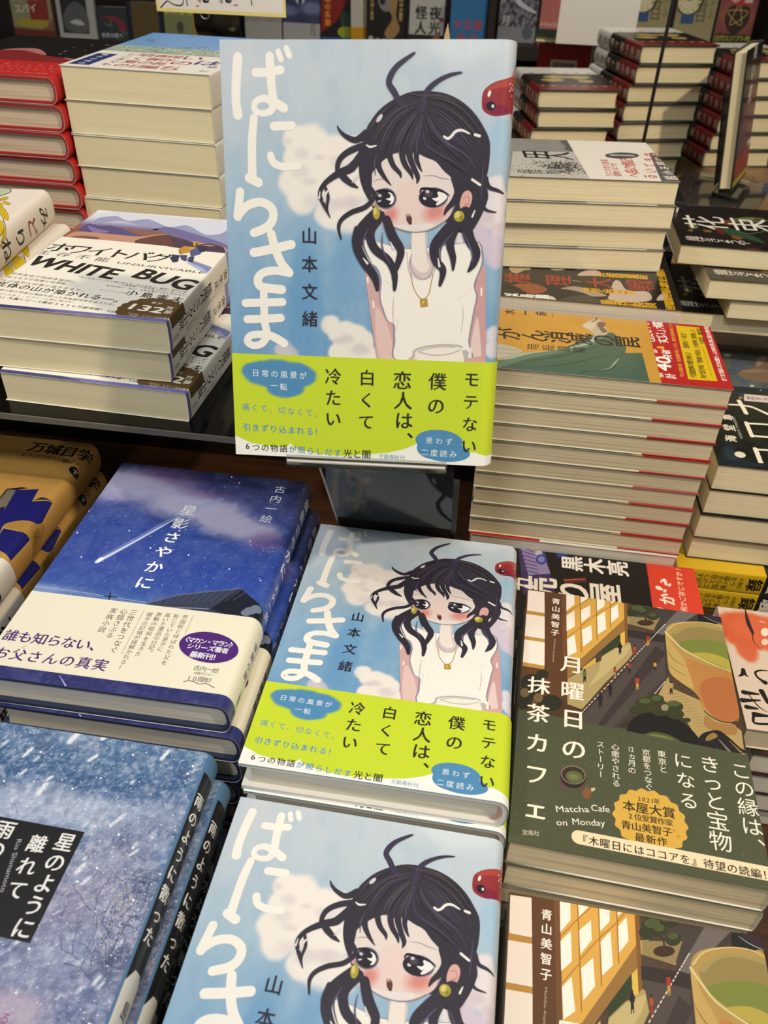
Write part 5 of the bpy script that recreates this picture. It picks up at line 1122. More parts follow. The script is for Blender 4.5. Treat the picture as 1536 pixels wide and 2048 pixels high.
ART['lips'] = dict(soft=[
 ('fill','cbb8a4'),
 ('n','bfb2a8',30,30,0.3,0,0.5),
 ('b','d08a64',(83.7,132.1),18.2,23.2,0.7,0.25),
 ('b','c4562e',(83.7,132.1),16.9,21.4,0.9,0.25),
 ('b','c9603a',(83.2,121.5),16.5,21.8,0.9,0.3),
 ('b','c45a34',(66.2,136.6),12,7,0.85,0.4),
], ink=[
 ('p','2a2018',[(105.6,130),(99.1,129.7),(88.1,129.1),(81.9,128.7),(80.2,130.1),(85.4,131.3),(93.1,132)],1),
 ('s','5a2a1c',[(81,130),(74,130.6),(68.4,128.3),(65.9,126.2)],[1.05,0.64,0.38,0.19]),
 ('s','e0b8a0',[(94,122.5),(93,119.5)],[0.94,0.93]),
 ('e','e6cdb8',(84,121.3),4.31,2.47,2.7),
 ('e','e0c0a8',(74.6,123.3),3.35,1.96,2.69),
 ('s','160f0c',[(47.3,142.2),(42.8,143.8),(41,146.5)],[2.45,2.17,0.36]),
 ('s','160f0c',[(47.3,142.2),(43.2,141.7),(41.5,139.8)],[2.45,1.81,0.24]),
 ('s','160f0c',[(48.9,126.8),(48.5,131.3),(46.5,134.8),(43,134.9),(40,132.5),(38.6,130.8)],[0.61,1.22,1.46,1.45,2.02,3.57]),
 ('s','160f0c',[(28.1,145.4),(28.2,136.9)],[3.51,1.4]),
 ('s','160f0c',[(21.5,147.6),(23.3,136.9)],[3.46,1.14]),
 ('s','160f0c',[(16.6,145.8),(16.4,139.8)],[3.42,1.47]),
 ('s','160f0c',[(27.5,143),(18.5,138.9),(14.8,134.3)],[0.58,0.9,0.34]),
 ('s','160f0c',[(31,134.4),(22.2,132.5)],[3.52,2.29]),
 ('s','160f0c',[(11.6,142.2),(11.7,134.7)],[3.96,1.67]),
 ('s','160f0c',[(10.8,143.1),(5.1,143.8),(5.6,136)],[1.68,1.67,1.66]),
])
ART['hand'] = dict(soft=[
 ('fill','4c5254'),
 ('n','6a7060',12,9,0.5,2,0.5),
 ('n','8a9078',2.5,2,0.3,7,0.62),
 ('b','55627a',(51.9,167.2),27.5,11.9,0.6,0.8),
], ink=[
 ('p','24364c',[(18.4,186.3),(20.5,127),(12.8,128.8),(10.5,188.9)],0),
 ('p','7a6450',[(47.8,174.5),(53.9,170.4),(60.2,159.6),(68.3,153.1),(82.9,149),(92.3,137.8),(98.6,120.9),(39.1,134.3),(32.7,153.3),(33.9,165.9),(39,172.6)],1),
 ('p','8f7660',[(52.6,170.7),(59.4,156.7),(59.9,147.6),(56.5,144.7),(51.7,155.3),(49.4,166.5)],1),
 ('s','3a3028',[(47.8,174.5),(56.1,166.4),(59.5,156.1)],[0.36,0.92,0.28]),
 ('p','94806a',[(69.7,152.9),(84.8,146.8),(90.7,138.8),(77.1,143.4),(64.5,151.5)],1),
 ('s','3c4650',[(52.6,183.2),(50.9,172.2)],[1.48,1.47]),
 ('s','3c4440',[(83.7,179.7),(89.4,141.5)],[1.34,1.35]),
 ('e','c9cfae',(22.6,165.8),2.34,1.53,2.21),
 ('e','b9c3a0',(15.2,159.2),1.09,0.55,2.78),
 ('e','a9b078',(84.1,177.8),4.97,3.3,2.53),
])
ART['woods'] = dict(soft=[
 ('fill','8a8782'),
 ('n','77746f',8,8,0.4,2,0.5),
], ink=[
 ('p','5a5854',[(126.5,77.4),(127.7,32.8),(89.8,38.3),(87,78.1),(104,78.6)],1),
 ('p','55524e',[(127.2,36.3),(127.4,-0.1),(92,3.9),(89.1,43.9)],0),
 ('p','b5b1a8',[(78.6,129.1),(85.8,54.3),(-4.1,64.3),(-9.2,140.4)],0),
 ('specks2','2f2c2a',[(49.8,117.5),(60.8,59),(15.4,61.5),(11.9,92.2),(30.8,117.8)],500,1,3),
 ('specks2','4a4744',[(68.2,130.2),(81.5,55.1),(15.4,61.5),(-7.3,138.3)],250,0.8,4),
 ('t','1f1d1b','田人',(70.7,109.6),(69,90.6),27.71,1,1),
 ('t','e6e2da','小説',(114.5,31),(114.8,10.7),16.01,1,1),
 ('t','2a2826','飛族の秋人',(15.2,125.8),(17.1,93.4),13.54,0,1),
])
ART['woods_band'] = dict(soft=[
 ('fill','dad4c8'),
], ink=[
 ('p','5c5954',[(89.7,5.5),(91.4,-8),(-0.1,-1.7),(-0.4,15.7)],0),
 ('e','4a4744',(77,32.2),16.31,10.08,1.93),
 ('t','cfc9bd','読売文学賞受賞',(77.1,40.9),(78,23.4),5.6,1,1),
 ('t','b23a34','生きている',(83.4,5.9),(12.8,21.9),13.07,1,1),
 ('t','b23a34','記憶の底へ',(60.1,31.6),(14.8,35.4),12.56,1,1),
 ('t','b23a34','せつない物語',(46.8,46),(13.3,48.8),7.39,1,1),
 ('t','b23a34','孤島の老女たち',(57.7,51.7),(12.5,56),7.12,1,1),
 ('t','e2dcd0','心に残る小説',(84.2,-0.8),(11.2,5.2),11.77,1,1),
])
ART['field'] = dict(soft=[
 ('fill','dcd8ce'),
 ('g',[(0,'dcd8ce'),(76,'dcd8ce'),(78,'8fa08c'),(105,'9fb0a0'),(112,'6f97c4'),(188,'5f8fc6')]),
], ink=[
 ('twigs','3f6a4a',[(20,85),(50,90),(80,86),(110,92),(60,98),(95,100)],16,0.6,3),
 ('twigs','e0ddd2',[(20,85),(60,90),(90,86),(110,95)],12,0.6,4),
 ('streaks','2a2a2c',22,10,112,118,180,6,1.2,10,9),
 ('p','23306a',[(4,8),(22,8),(22,62),(4,62)],0),
 ('t','dcd8ce','驚きの傑作',(13,56),(13,14),6.3,1,1),
 ('t','9a2f38','どこまでも',(34,66),(34,16),10.62,1,1),
 ('t','9a2f38','続く夏の',(47,66),(47,16),14.17,1,1),
 ('t','9a2f38','青春の日',(60,66),(60,16),14.17,1,1),
 ('t','9a2f38','傑作長編',(72,66),(72,16),14.17,1,1),
 ('t','9a2f38','いのち',(88,66),(88,16),21.25,1,1),
 ('t','33307a','は',(108,48),(108,48),24,1,1),
 ('t','3f6a4a','緑の野に',(118,66),(118,14),8.67,1,1),
])
ART['redblack'] = dict(soft=[
 ('fill','1b1715'),
], ink=[
 ('p','8a2a2a',[(-0.5,68),(30,110),(60,120),(80,92),(110,84),(128,70),(134,60),(134,-0.5),(-0.5,-0.5)],0),
 ('p','bf7a78',[(30,110),(45,124),(60,122),(80,96),(70,100),(50,112)],1),
 ('p','b96a6a',[(100,88),(118,80),(132,62),(120,70)],1),
 ('streaks','b9b0a8',14,70,100,132,170,4,0.9,80,3),
])
ART['redblack_band'] = dict(soft=[
 ('fill','b3211f'),
], ink=[
 ('t','d8756c','これは誰にも言えな',(40,46),(120,46),4.5,1,1),
 ('t','d8756c','これは誰にも言えなかった愛の',(40,36),(120,36),4.5,1,1),
 ('t','d8756c','これは誰にも言えなかった',(40,26),(120,26),4.5,1,1),
 ('t','d8756c','これは誰にも言えなかった愛の物語',(40,14),(120,14),4.5,1,1),
])
ART['butterfly'] = dict(soft=[
 ('fill','ded5c9'),
], ink=[
 ('e','5a4c1a',(74.9,189.1),10.52,4.8,-1.03),
 ('e','c9ac1e',(74.9,189.1),9.54,4.49,-1.01),
 ('s','a5861a',[(71.6,189.7),(78.2,188.4)],[0.21,0.21]),
 ('e','5a4c1a',(80.2,193.6),4.86,2.33,-1.45),
 ('e','c9ac1e',(80.2,193.6),3.96,1.96,-1.56),
 ('s','a5861a',[(79.4,191.9),(81.1,195.3)],[0.21,0.21]),
 ('e','5a4c1a',(83.8,188.2),4.76,2.12,2.32),
 ('e','c9ac1e',(83.8,188.2),3.96,1.68,2.43),
 ('s','a5861a',[(82,189),(85.7,187.3)],[0.21,0.21]),
 ('e','5a4c1a',(94.8,148.1),7.85,4.38,2.56),
 ('e','c9ac1e',(94.8,148),7.24,3.87,2.66),
 ('s','a5861a',[(90.9,148.7),(98.6,147.3)],[0.19,0.19]),
 ('e','5a4c1a',(100.6,147.8),5.36,1.76,2.2),
 ('e','c9ac1e',(100.6,147.8),4.55,1.44,2.24),
 ('s','a5861a',[(98.8,149.3),(102.3,146.4)],[0.19,0.19]),
 ('e','5a4c1a',(103.9,134.5),7.85,4.47,-0.97),
 ('e','c9ac1e',(103.9,134.5),7.03,4.17,-0.92),
 ('s','a5861a',[(101,134.6),(106.9,134.4)],[0.19,0.19]),
 ('e','5a4c1a',(103.8,150),4.37,2.64,-1.41),
 ('e','c9ac1e',(103.8,150),3.54,2.32,-1.54),
 ('s','a5861a',[(102.7,148.8),(104.9,151.1)],[0.19,0.19]),
 ('e','5a4c1a',(109.6,139.4),5.56,1.98,2.35),
 ('e','c9ac1e',(109.5,139.4),4.89,1.57,2.42),
 ('s','a5861a',[(107.3,140.8),(111.8,138)],[0.19,0.19]),
 ('e','5a4c1a',(116.3,117.1),17.08,2.71,2.1),
 ('e','c9ac1e',(116.3,117.1),16.29,2.45,2.11),
 ('s','a5861a',[(111.2,125.1),(121.4,109)],[0.18,0.18]),
 ('e','5a4c1a',(123.1,90),13.18,4.16,-1.15),
 ('e','c9ac1e',(123.1,90),12.4,3.91,-1.16),
 ('s','a5861a',[(120.2,91),(126.1,88.7)],[0.17,0.17]),
 ('e','5a4c1a',(131.4,83.4),9.82,1.4,1.96),
 ('e','c9ac1e',(131.4,83.4),9.03,1.16,1.96),
 ('s','a5861a',[(129.3,88.4),(133.5,78.4)],[0.17,0.17]),
 ('e','5a4c1a',(125,71.4),19.57,3.18,2.1),
 ('e','c9ac1e',(125,71.4),18.89,2.95,2.11),
 ('s','a5861a',[(119.1,80.7),(131,62)],[0.17,0.16]),
 ('e','5a4c1a',(136.5,62.7),12.39,1.78,-1.38),
 ('e','c9ac1e',(136.5,62.7),11.74,1.52,-1.39),
 ('s','a5861a',[(137.6,55.9),(135.4,69.5)],[0.16,0.16]),
 ('e','5a4c1a',(134.5,49),8.24,2.49,-1.42),
 ('e','c9ac1e',(134.5,49),7.64,2.21,-1.44),
 ('s','a5861a',[(134.5,44.9),(134.6,53.1)],[0.15,0.16]),
 ('e','5a4c1a',(129.2,55.1),7.11,2.55,2.12),
 ('e','c9ac1e',(129.2,55.1),6.43,2.3,2.14),
 ('s','a5861a',[(127,56.7),(131.5,53.4)],[0.16,0.16]),
 ('e','5a4c1a',(70.5,208.4),6.54,3.46,2.9),
 ('e','c9ac1e',(70.6,208.4),6.1,2.61,2.99),
 ('s','a5861a',[(67,208.6),(74.1,208.2)],[0.21,0.22]),
 ('p','2f3a30',[(78.3,172.3),(91.5,175.7),(99.9,173),(102,163.1),(95.7,152.5),(87.2,150.7)],1),
 ('p','b5c0a4',[(78.8,171),(92,174.5),(99.6,172),(101.1,163.9),(95.1,154.1),(86.5,152.3)],1),
 ('p','c4ab9f',[(80.5,167),(86.5,168.6),(91.1,165.5),(88.3,161.5),(83,160.9)],1),
 ('p','a3ad96',[(107.8,100.3),(113.3,99.4),(118.2,92.3),(122.2,80.9),(117.8,83.4),(113.7,85.9)],1),
 ('s','2b2b2b',[(130,77.4),(132.6,72),(132.8,69.2)],[0.58,0.57,0.57]),
 ('s','2b2b2b',[(120.6,104.8),(124.7,97.5),(127.9,91.9)],[0.61,0.6,0.6]),
 ('s','2b2b2b',[(130.6,64.8),(135.2,54.3)],[0.56,0.55]),
 ('s','77736c',[(112.8,113.4),(114.8,111.7)],[0.27,0.27]),
 ('s','77736c',[(115.3,109.7),(117.3,108)],[0.27,0.27]),
 ('t','26221f','み',(1001,154),(1001,154),17,1,1),
 ('t','8a3a2a','ど',(1001,130),(1001,130),17,1,1),
 ('t','26221f','り',(1001,106),(1001,106),17,1,1),
 ('t','26221f','ね',(1001,82),(1001,82),17,1,1),
 ('t','26221f','こ',(1001,58),(1001,58),17,1,1),
])
ART['gold_leaf'] = dict(soft=[
 ('fill','191511'),
 ('n','2a231b',10,10,0.5,0,0.5),
], ink=[
 ('p','c9c4ba',[(-0.3,-0.3),(131.3,-0.3),(131.3,58),(-0.3,58)],0),
 ('p','6e1c18',[(-0.3,150),(131.3,150),(131.3,190.3),(-0.3,190.3)],0),
 ('p','a89458',[(20,80),(40,72),(60,78),(84,72),(100,86),(84,98),(60,92),(44,104),(30,96)],1),
 ('p','a89458',[(70,108),(92,100),(110,112),(96,126),(78,120)],1),
 ('p','a89458',[(24,112),(44,110),(50,124),(30,130)],1),
 ('t','2a2622','黄金の葉と影',(14,50),(112,50),9,1,1),
 ('t','c9a9a0','秘密は森に眠る',(16,158),(116,158),8,1,1),
 ('p','c9c4ba',[(983,-0.3),(1017,-0.3),(1017,58),(983,58)],0),
 ('p','6e1c18',[(983,120),(1017,120),(1017,190.3),(983,190.3)],0),
 ('t','3a3632','長編小説',(1000,52),(1000,14),11.4,1,1),
 ('t','b9a08c','黄金の葉と影',(1000,182),(1000,70),15.68,1,1),
])
ART['dark_upright'] = dict(soft=[
 ('fill','17171a'),
 ('n','2a2428',8,8,0.5,0,0.5),
], ink=[
 ('p','5a1a2a',[(20,40),(110,40),(120,120),(70,150),(24,110)],1),
 ('p','8e2420',[(10,14),(130,14),(130,44),(10,44)],0),
 ('p','b5a020',[(6,4),(134,4),(134,12),(6,12)],0),
 ('t','d9d4ca','黒い夜',(60,190),(60,130),28.5,1,1),
 ('p','bdbdb8',[(96,48),(128,48),(128,56),(96,56)],0),
])
ART['shelf_spy'] = dict(soft=[
 ('fill','7a5a44'),
], ink=[
 ('p','6a2c1c',[(0,0),(128,0),(128,70),(0,70)],0),
 ('p','8f8a66',[(0,188),(128,188),(128,100),(90,70),(0,76)],0),
 ('p','8a3028',[(50,180),(118,184),(118,96),(60,86)],0),
 ('t','d9d2c4','アメリカン',(18,152),(100,158),24,1,1),
 ('t','d9d2c4','スパイ',(22,122),(70,126),26,1,1),
 ('p','a8982e',[(14,78),(110,78),(110,96),(14,96)],0),
])
ART['shelf_white'] = dict(soft=[
 ('fill','a9a9a6'),
], ink=[
 ('p','2a2a29',[(14,72),(104,72),(104,188),(14,188)],0),
 ('p','5a5a58',[(20,120),(60,160),(100,140),(100,80),(30,80)],1),
 ('p','b5b5b2',[(40,104),(70,112),(90,98),(64,96)],1),
 ('t','77746f','静かな写真集',(20,54),(96,52),7,0,1),
])
ART['shelf_teal'] = dict(soft=[
 ('fill','2e3638'),
], ink=[
 ('twigs','5f7a5a',[(20,40),(90,60),(110,100),(50,120)],14,1.4,3),
 ('p','7a2a3a',[(20,150),(70,156),(110,140),(118,110),(90,108),(80,136)],1),
 ('t','b9b4c4','世界の街へ',(20,88),(94,90),17,2,1),
 ('t','a9a4b8','ようこそ',(20,58),(80,60),16,2,1),
])
ART['shelf_navy'] = dict(soft=[
 ('fill','1c2036'),
 ('b','7a6432',(60,130),40,40,0.7,0.8),
], ink=[
 ('p','5a4a26',[(14,76),(114,76),(114,188),(14,188)],0),
 ('p','9a5a5a',[(0,0),(128,0),(128,68),(0,68)],0),
 ('t','c9b0a8','物語の中へ',(26,44),(104,46),8,1,1),
])
ART['shelf_lime'] = dict(soft=[
 ('fill','7a7f58'),
], ink=[
 ('p','7d8f26',[(0,0),(110,0),(110,74),(0,74)],0),
 ('p','9a7a2a',[(110,0),(128,0),(128,188),(110,188)],0),
 ('e','4a4a3a',(60,120),20,14,-1.57),
 ('t','b9b83c','草の冒険',(12,170),(100,170),22,2,1),
])
ART['shelf_grass'] = dict(soft=[
 ('fill','3a3c20'),
], ink=[
 ('streaks','b5b02e',60,0,100,128,188,26,4,90,4),
 ('p','989892',[(0,0),(128,0),(128,96),(0,96)],0),
 ('t','6e6e68','SEVEN HARRIS',(4,80),(122,82),20,1,1),
])
ART['shelf_sky'] = dict(soft=[
 ('fill','2e3656'),
 ('b','6a769a',(100,120),40,20,0.8,0.8),
 ('b','6a769a',(20,110),34,16,0.7,0.8),
], ink=[
 ('e','b9bccc',(60,146),16,16,-3.14),
 ('e','2a3050',(60,140),12,7,-1.57),
 ('p','9a9a98',[(0,0),(128,0),(128,76),(0,76)],0),
 ('streaks','55555a',8,92,40,116,40,50,1.6,90,3),
])
ART['shelf_crimson'] = dict(soft=[
 ('fill','151214'),
], ink=[
 ('p','7a1c16',[(0,188),(110,188),(80,130),(60,100),(0,60)],0),
 ('p','1c4f86',[(0,0),(128,0),(128,46),(0,46)],0),
 ('t','c98a1c','悪の系譜',(26,176),(26,96),24,2,1),
 ('e','8f9426',(100,66),34,20,-3.14),
 ('e','24402c',(96,110),26,20,-1.57),
 ('t','9fb4cc','死者の島は遠い',(10,26),(90,26),12,1,1),
])
ART['shelf_pale'] = dict(soft=[
 ('fill','b5b0a4'),
], ink=[
 ('p','b98a1c',[(0,0),(128,0),(128,64),(0,64)],0),
 ('t','4a463e','驚異の世界史',(40,176),(40,80),18.24,2,1),
 ('t','4a463e','完全新版',(90,176),(90,80),30.4,2,1),
])
ART['shelf_skull'] = dict(soft=[
 ('fill','14130f'),
], ink=[
 ('p','77767a',[(34,180),(40,136),(60,120),(80,130),(84,180)],1),
 ('e','1a191a',(50,150),12,10,-1.57),
 ('p','8f7248',[(74,180),(100,170),(96,110),(110,70),(80,40),(60,60),(84,100),(72,130)],1),
 ('t','b5a060','人体の謎と真実',(16,176),(16,100),12.03,1,1),
 ('t','b9b9b4','骨の学',(14,40),(60,34),20,1,1),
 ('t','c9b46a','名画の中の医学',(112,180),(112,100),12.67,1,1),
])
ART['shelf_monster'] = dict(soft=[
 ('fill','1a1411'),
 ('b','8a3030',(86,176),22,16,0.9,0.4),
], ink=[
 ('p','aaa9a4',[(6,60),(120,60),(120,188),(6,188)],0),
 ('t','1c1a19','怪人',(44,122),(44,80),39.9,2,1),
 ('t','1c1a19','夜光',(90,122),(90,80),39.9,2,1),
 ('e','8a2a24',(112,104),7,7,-1.57),
 ('t','a9a49c','山村邦子',(20,40),(80,40),14,1,1),
 ('e','8a4a22',(98,48),12,12,-3.14),
])
ART['shelf_silver'] = dict(soft=[
 ('fill','6a6a70'),
 ('n','2a2a30',12,12,0.9,3,0.45),
 ('n','a9a9b2',7,10,0.6,5,0.6),
], ink=[
 ('s','b5b5bc',[(20,188),(60,120),(120,90)],[10,16,6]),
 ('p','77797f',[(0,0),(128,0),(128,46),(0,46)],0),
 ('t','c9c9cc','月',(24,64),(24,64),30,0,1),
 ('e','4a545a',(100,30),20,18,-1.57),
])
ART['shelf_coral'] = dict(soft=[
 ('fill','a8605a'),
], ink=[
 ('s','c99a92',[(0,150),(50,188)],[12,12]),
 ('e','4a7f80',(96,80),30,22,-1.57),
 ('t','b9a9a4','Hello',(10,60),(70,60),18,1,1),
])
ART['shelf_clock'] = dict(soft=[
 ('fill','8f8660'),
], ink=[
 ('e','3a2c1a',(36,146),44,44,-1.57),
 ('e','c9bf98',(36,146),38,38,-3.14),
 ('s','3a2c1a',[(36,146),(62,158)],[3,3]),
 ('s','3a2c1a',[(36,146),(20,150)],[3,3]),
 ('ticks','2a2018',36,146,32,12),
 ('p','2a4a70',[(18,80),(60,80),(60,108),(18,108)],0),
 ('t','2a2418','各日',(80,140),(80,104),39.6,0,1),
 ('t','3a3222','あやかしの',(112,180),(112,104),18.05,0,1),
])
ART['shelf_star'] = dict(soft=[
 ('fill','7a3a38'),
 ('b','a06a50',(64,120),60,50,0.6,0.8),
], ink=[
 ('p','2c1712',[(36,150),(96,150),(106,100),(64,60),(24,100)],1),
 ('s','b59a5a',[(64,160),(84,90),(28,132),(100,132),(44,90),(64,160)],[2.5,2.5,2.5,2.5,2.5,2.5]),
 ('p','a02c28',[(34,150),(100,150),(100,172),(34,172)],0),
 ('t','d9d2c8','心霊',(46,176),(92,176),34,1,1),
 ('p','18140e',[(0,0),(128,0),(128,62),(0,62)],0),
 ('t','9a922c','古代エジプト時',(10,48),(118,50),20,2,1),
 ('t','9a922c','計家に挑む',(10,22),(90,24),20,2,1),
 ('e','a8243c',(110,12),18,18,-3.14),
])
ART['doodle'] = dict(soft=[
 ('fill','e9e3dc'),
], ink=[
 ('p','e9d98a',[(0,0),(136,0),(136,3.2),(0,3.2)],0),
 ('p','e9d98a',[(0,0),(3,0),(3,90),(0,90)],0),
 ('p','e9d98a',[(133,0),(136,0),(136,90),(133,90)],0),
 ('s','26242a',[(4.6,3.5),(10.3,8.2),(12.8,9.3),(16.1,7.7),(20.6,6.1),(25.8,6),(28.8,8),(29.9,14.7)],[1.28,1.28,1.07,1.07,1.27,1.29,1.06,0.84]),
 ('s','26242a',[(32.7,13.9),(33.3,6.3)],[0.84,1.28]),
 ('s','26242a',[(100.6,17.6),(101.2,9.6)],[0.83,1.26]),
 ('e','26242a',(53.4,11.3),3.52,2.08,-3.01),
 ('e','e9e3dc',(54.1,11.7),1.06,0.64,-3),
 ('e','26242a',(77,12.3),3.49,2.08,-3.03),
 ('e','e9e3dc',(77.7,12.7),1.06,0.65,-3),
 ('s','b84a5c',[(42.6,6.1),(45.2,6.3)],[1.27,1.27]),
 ('s','b84a5c',[(82.6,8.6),(85.9,8.8)],[1.26,1.26]),
])

# ------------------------------------------------------------------ colour and small maths
def srgb(h):
    return tuple(int(h[i:i + 2], 16) / 255 for i in (0, 2, 4))


def to_lin(c):
    c = np.asarray(c, dtype=np.float64)
    return np.where(c <= 0.04045, c / 12.92, ((c + 0.055) / 1.055) ** 2.4)


def vnoise(x, y, seed):
    rs = np.random.RandomState(seed)
    tab = rs.rand(97, 89)
    t = np.zeros_like(x)
    amp = 0.6
    for _ in range(2):
        xi, yi = np.floor(x).astype(int), np.floor(y).astype(int)
        fx, fy = x - xi, y - yi
        fx, fy = fx * fx * (3 - 2 * fx), fy * fy * (3 - 2 * fy)
        g = lambda a, b: tab[a % 97, b % 89]
        t += amp * ((g(xi, yi) * (1 - fx) + g(xi + 1, yi) * fx) * (1 - fy) + (g(xi, yi + 1) * (1 - fx) + g(xi + 1, yi + 1) * fx) * fy)
        x, y, amp = x * 2.1 + 7, y * 2.1 + 3, 0.4
    return t


def seg_dist(x, y, pts):
    d = np.full_like(x, 1e9)
    for (ax, ay), (bx, by) in zip(pts[:-1], pts[1:]):
        vx, vy = bx - ax, by - ay
        t = np.clip(((x - ax) * vx + (y - ay) * vy) / (vx * vx + vy * vy + 1e-9), 0, 1)
        d = np.minimum(d, np.hypot(x - ax - t * vx, y - ay - t * vy))
    return d


def paint(soft, x, y):
    c = np.ones((len(x), 3)) * 0.85
    for op in soft:
        k = op[0]
        if k == 'fill':
            c[:] = srgb(op[1])
        elif k == 'g':
            vs = [s[0] for s in op[1]]
            cs = np.array([srgb(s[1]) for s in op[1]])
            for j in range(3):
                c[:, j] = np.interp(y, vs, cs[:, j])
        else:
            col = np.array(srgb(op[1]))
            if k == 'b':
                _, _, (cx, cy), rx, ry, al, so = op
                r = np.hypot((x - cx) / rx, (y - cy) / ry) + (vnoise(x / 5, y / 5, 3) - 0.5) * 0.35 * min(1, so * 2)
                a = al * np.clip((1 + so * .5 - r) / so, 0, 1)
            elif k == 's':
                _, _, pts, w, al, so = op
                a = al * np.clip((w * (1 + so) - seg_dist(x, y, pts)) / (w * so + 1e-6), 0, 1)
            elif k == 'n':
                _, _, sx, sy, al, seed, th = op
                a = al * np.clip((vnoise(x / sx, y / sy, seed) - th) * 4 + .5, 0, 1)
            a = a * a * (3 - 2 * a)
            if k != 's' and k != 'b':
                a = a * 1.0
            c = c * (1 - a[:, None]) + col * a[:, None]
    return c


def smooth(pts, closed, n=4):
    p = [np.array(q, float) for q in pts]
    m = len(p)
    if m < 3:
        return [tuple(q) for q in p]
    out = []
    for i in range(m if closed else m - 1):
        if closed:
            a, b, c, d = p[i - 1], p[i], p[(i + 1) % m], p[(i + 2) % m]
        else:
            a, b, c, d = p[max(i - 1, 0)], p[i], p[i + 1], p[min(i + 2, m - 1)]
        for j in range(n):
            t = j / n
            out.append(tuple(0.5 * (2 * b + (c - a) * t + (2 * a - 5 * b + 4 * c - d) * t * t + (3 * b - a - 3 * c + d) * t ** 3)))
    if not closed:
        out.append(tuple(p[-1]))
    return out


# ------------------------------------------------------------------ lettering: outlines of the built-in typeface as triangles
FONT = bpy.data.curves.new('lettering', 'FONT')
FONT.resolution_u = 3
FONT_OB = bpy.data.objects.new('lettering', FONT)
COL.objects.link(FONT_OB)
GLYPHS = {}


def glyph(txt, bold):
    key = (txt, bold)
    if key not in GLYPHS:
        FONT.body = txt
        dg = bpy.context.evaluated_depsgraph_get()
        dg.update()
        ob = FONT_OB.evaluated_get(dg)
        me = ob.to_mesh()
        me.calc_loop_triangles()
        v = np.array([p.co[:2] for p in me.vertices], float).reshape(-1, 2)
        t = np.array([q.vertices[:] for q in me.loop_triangles], int).reshape(-1, 3)
        ob.to_mesh_clear()
        GLYPHS[key] = (v, t)
    return GLYPHS[key]


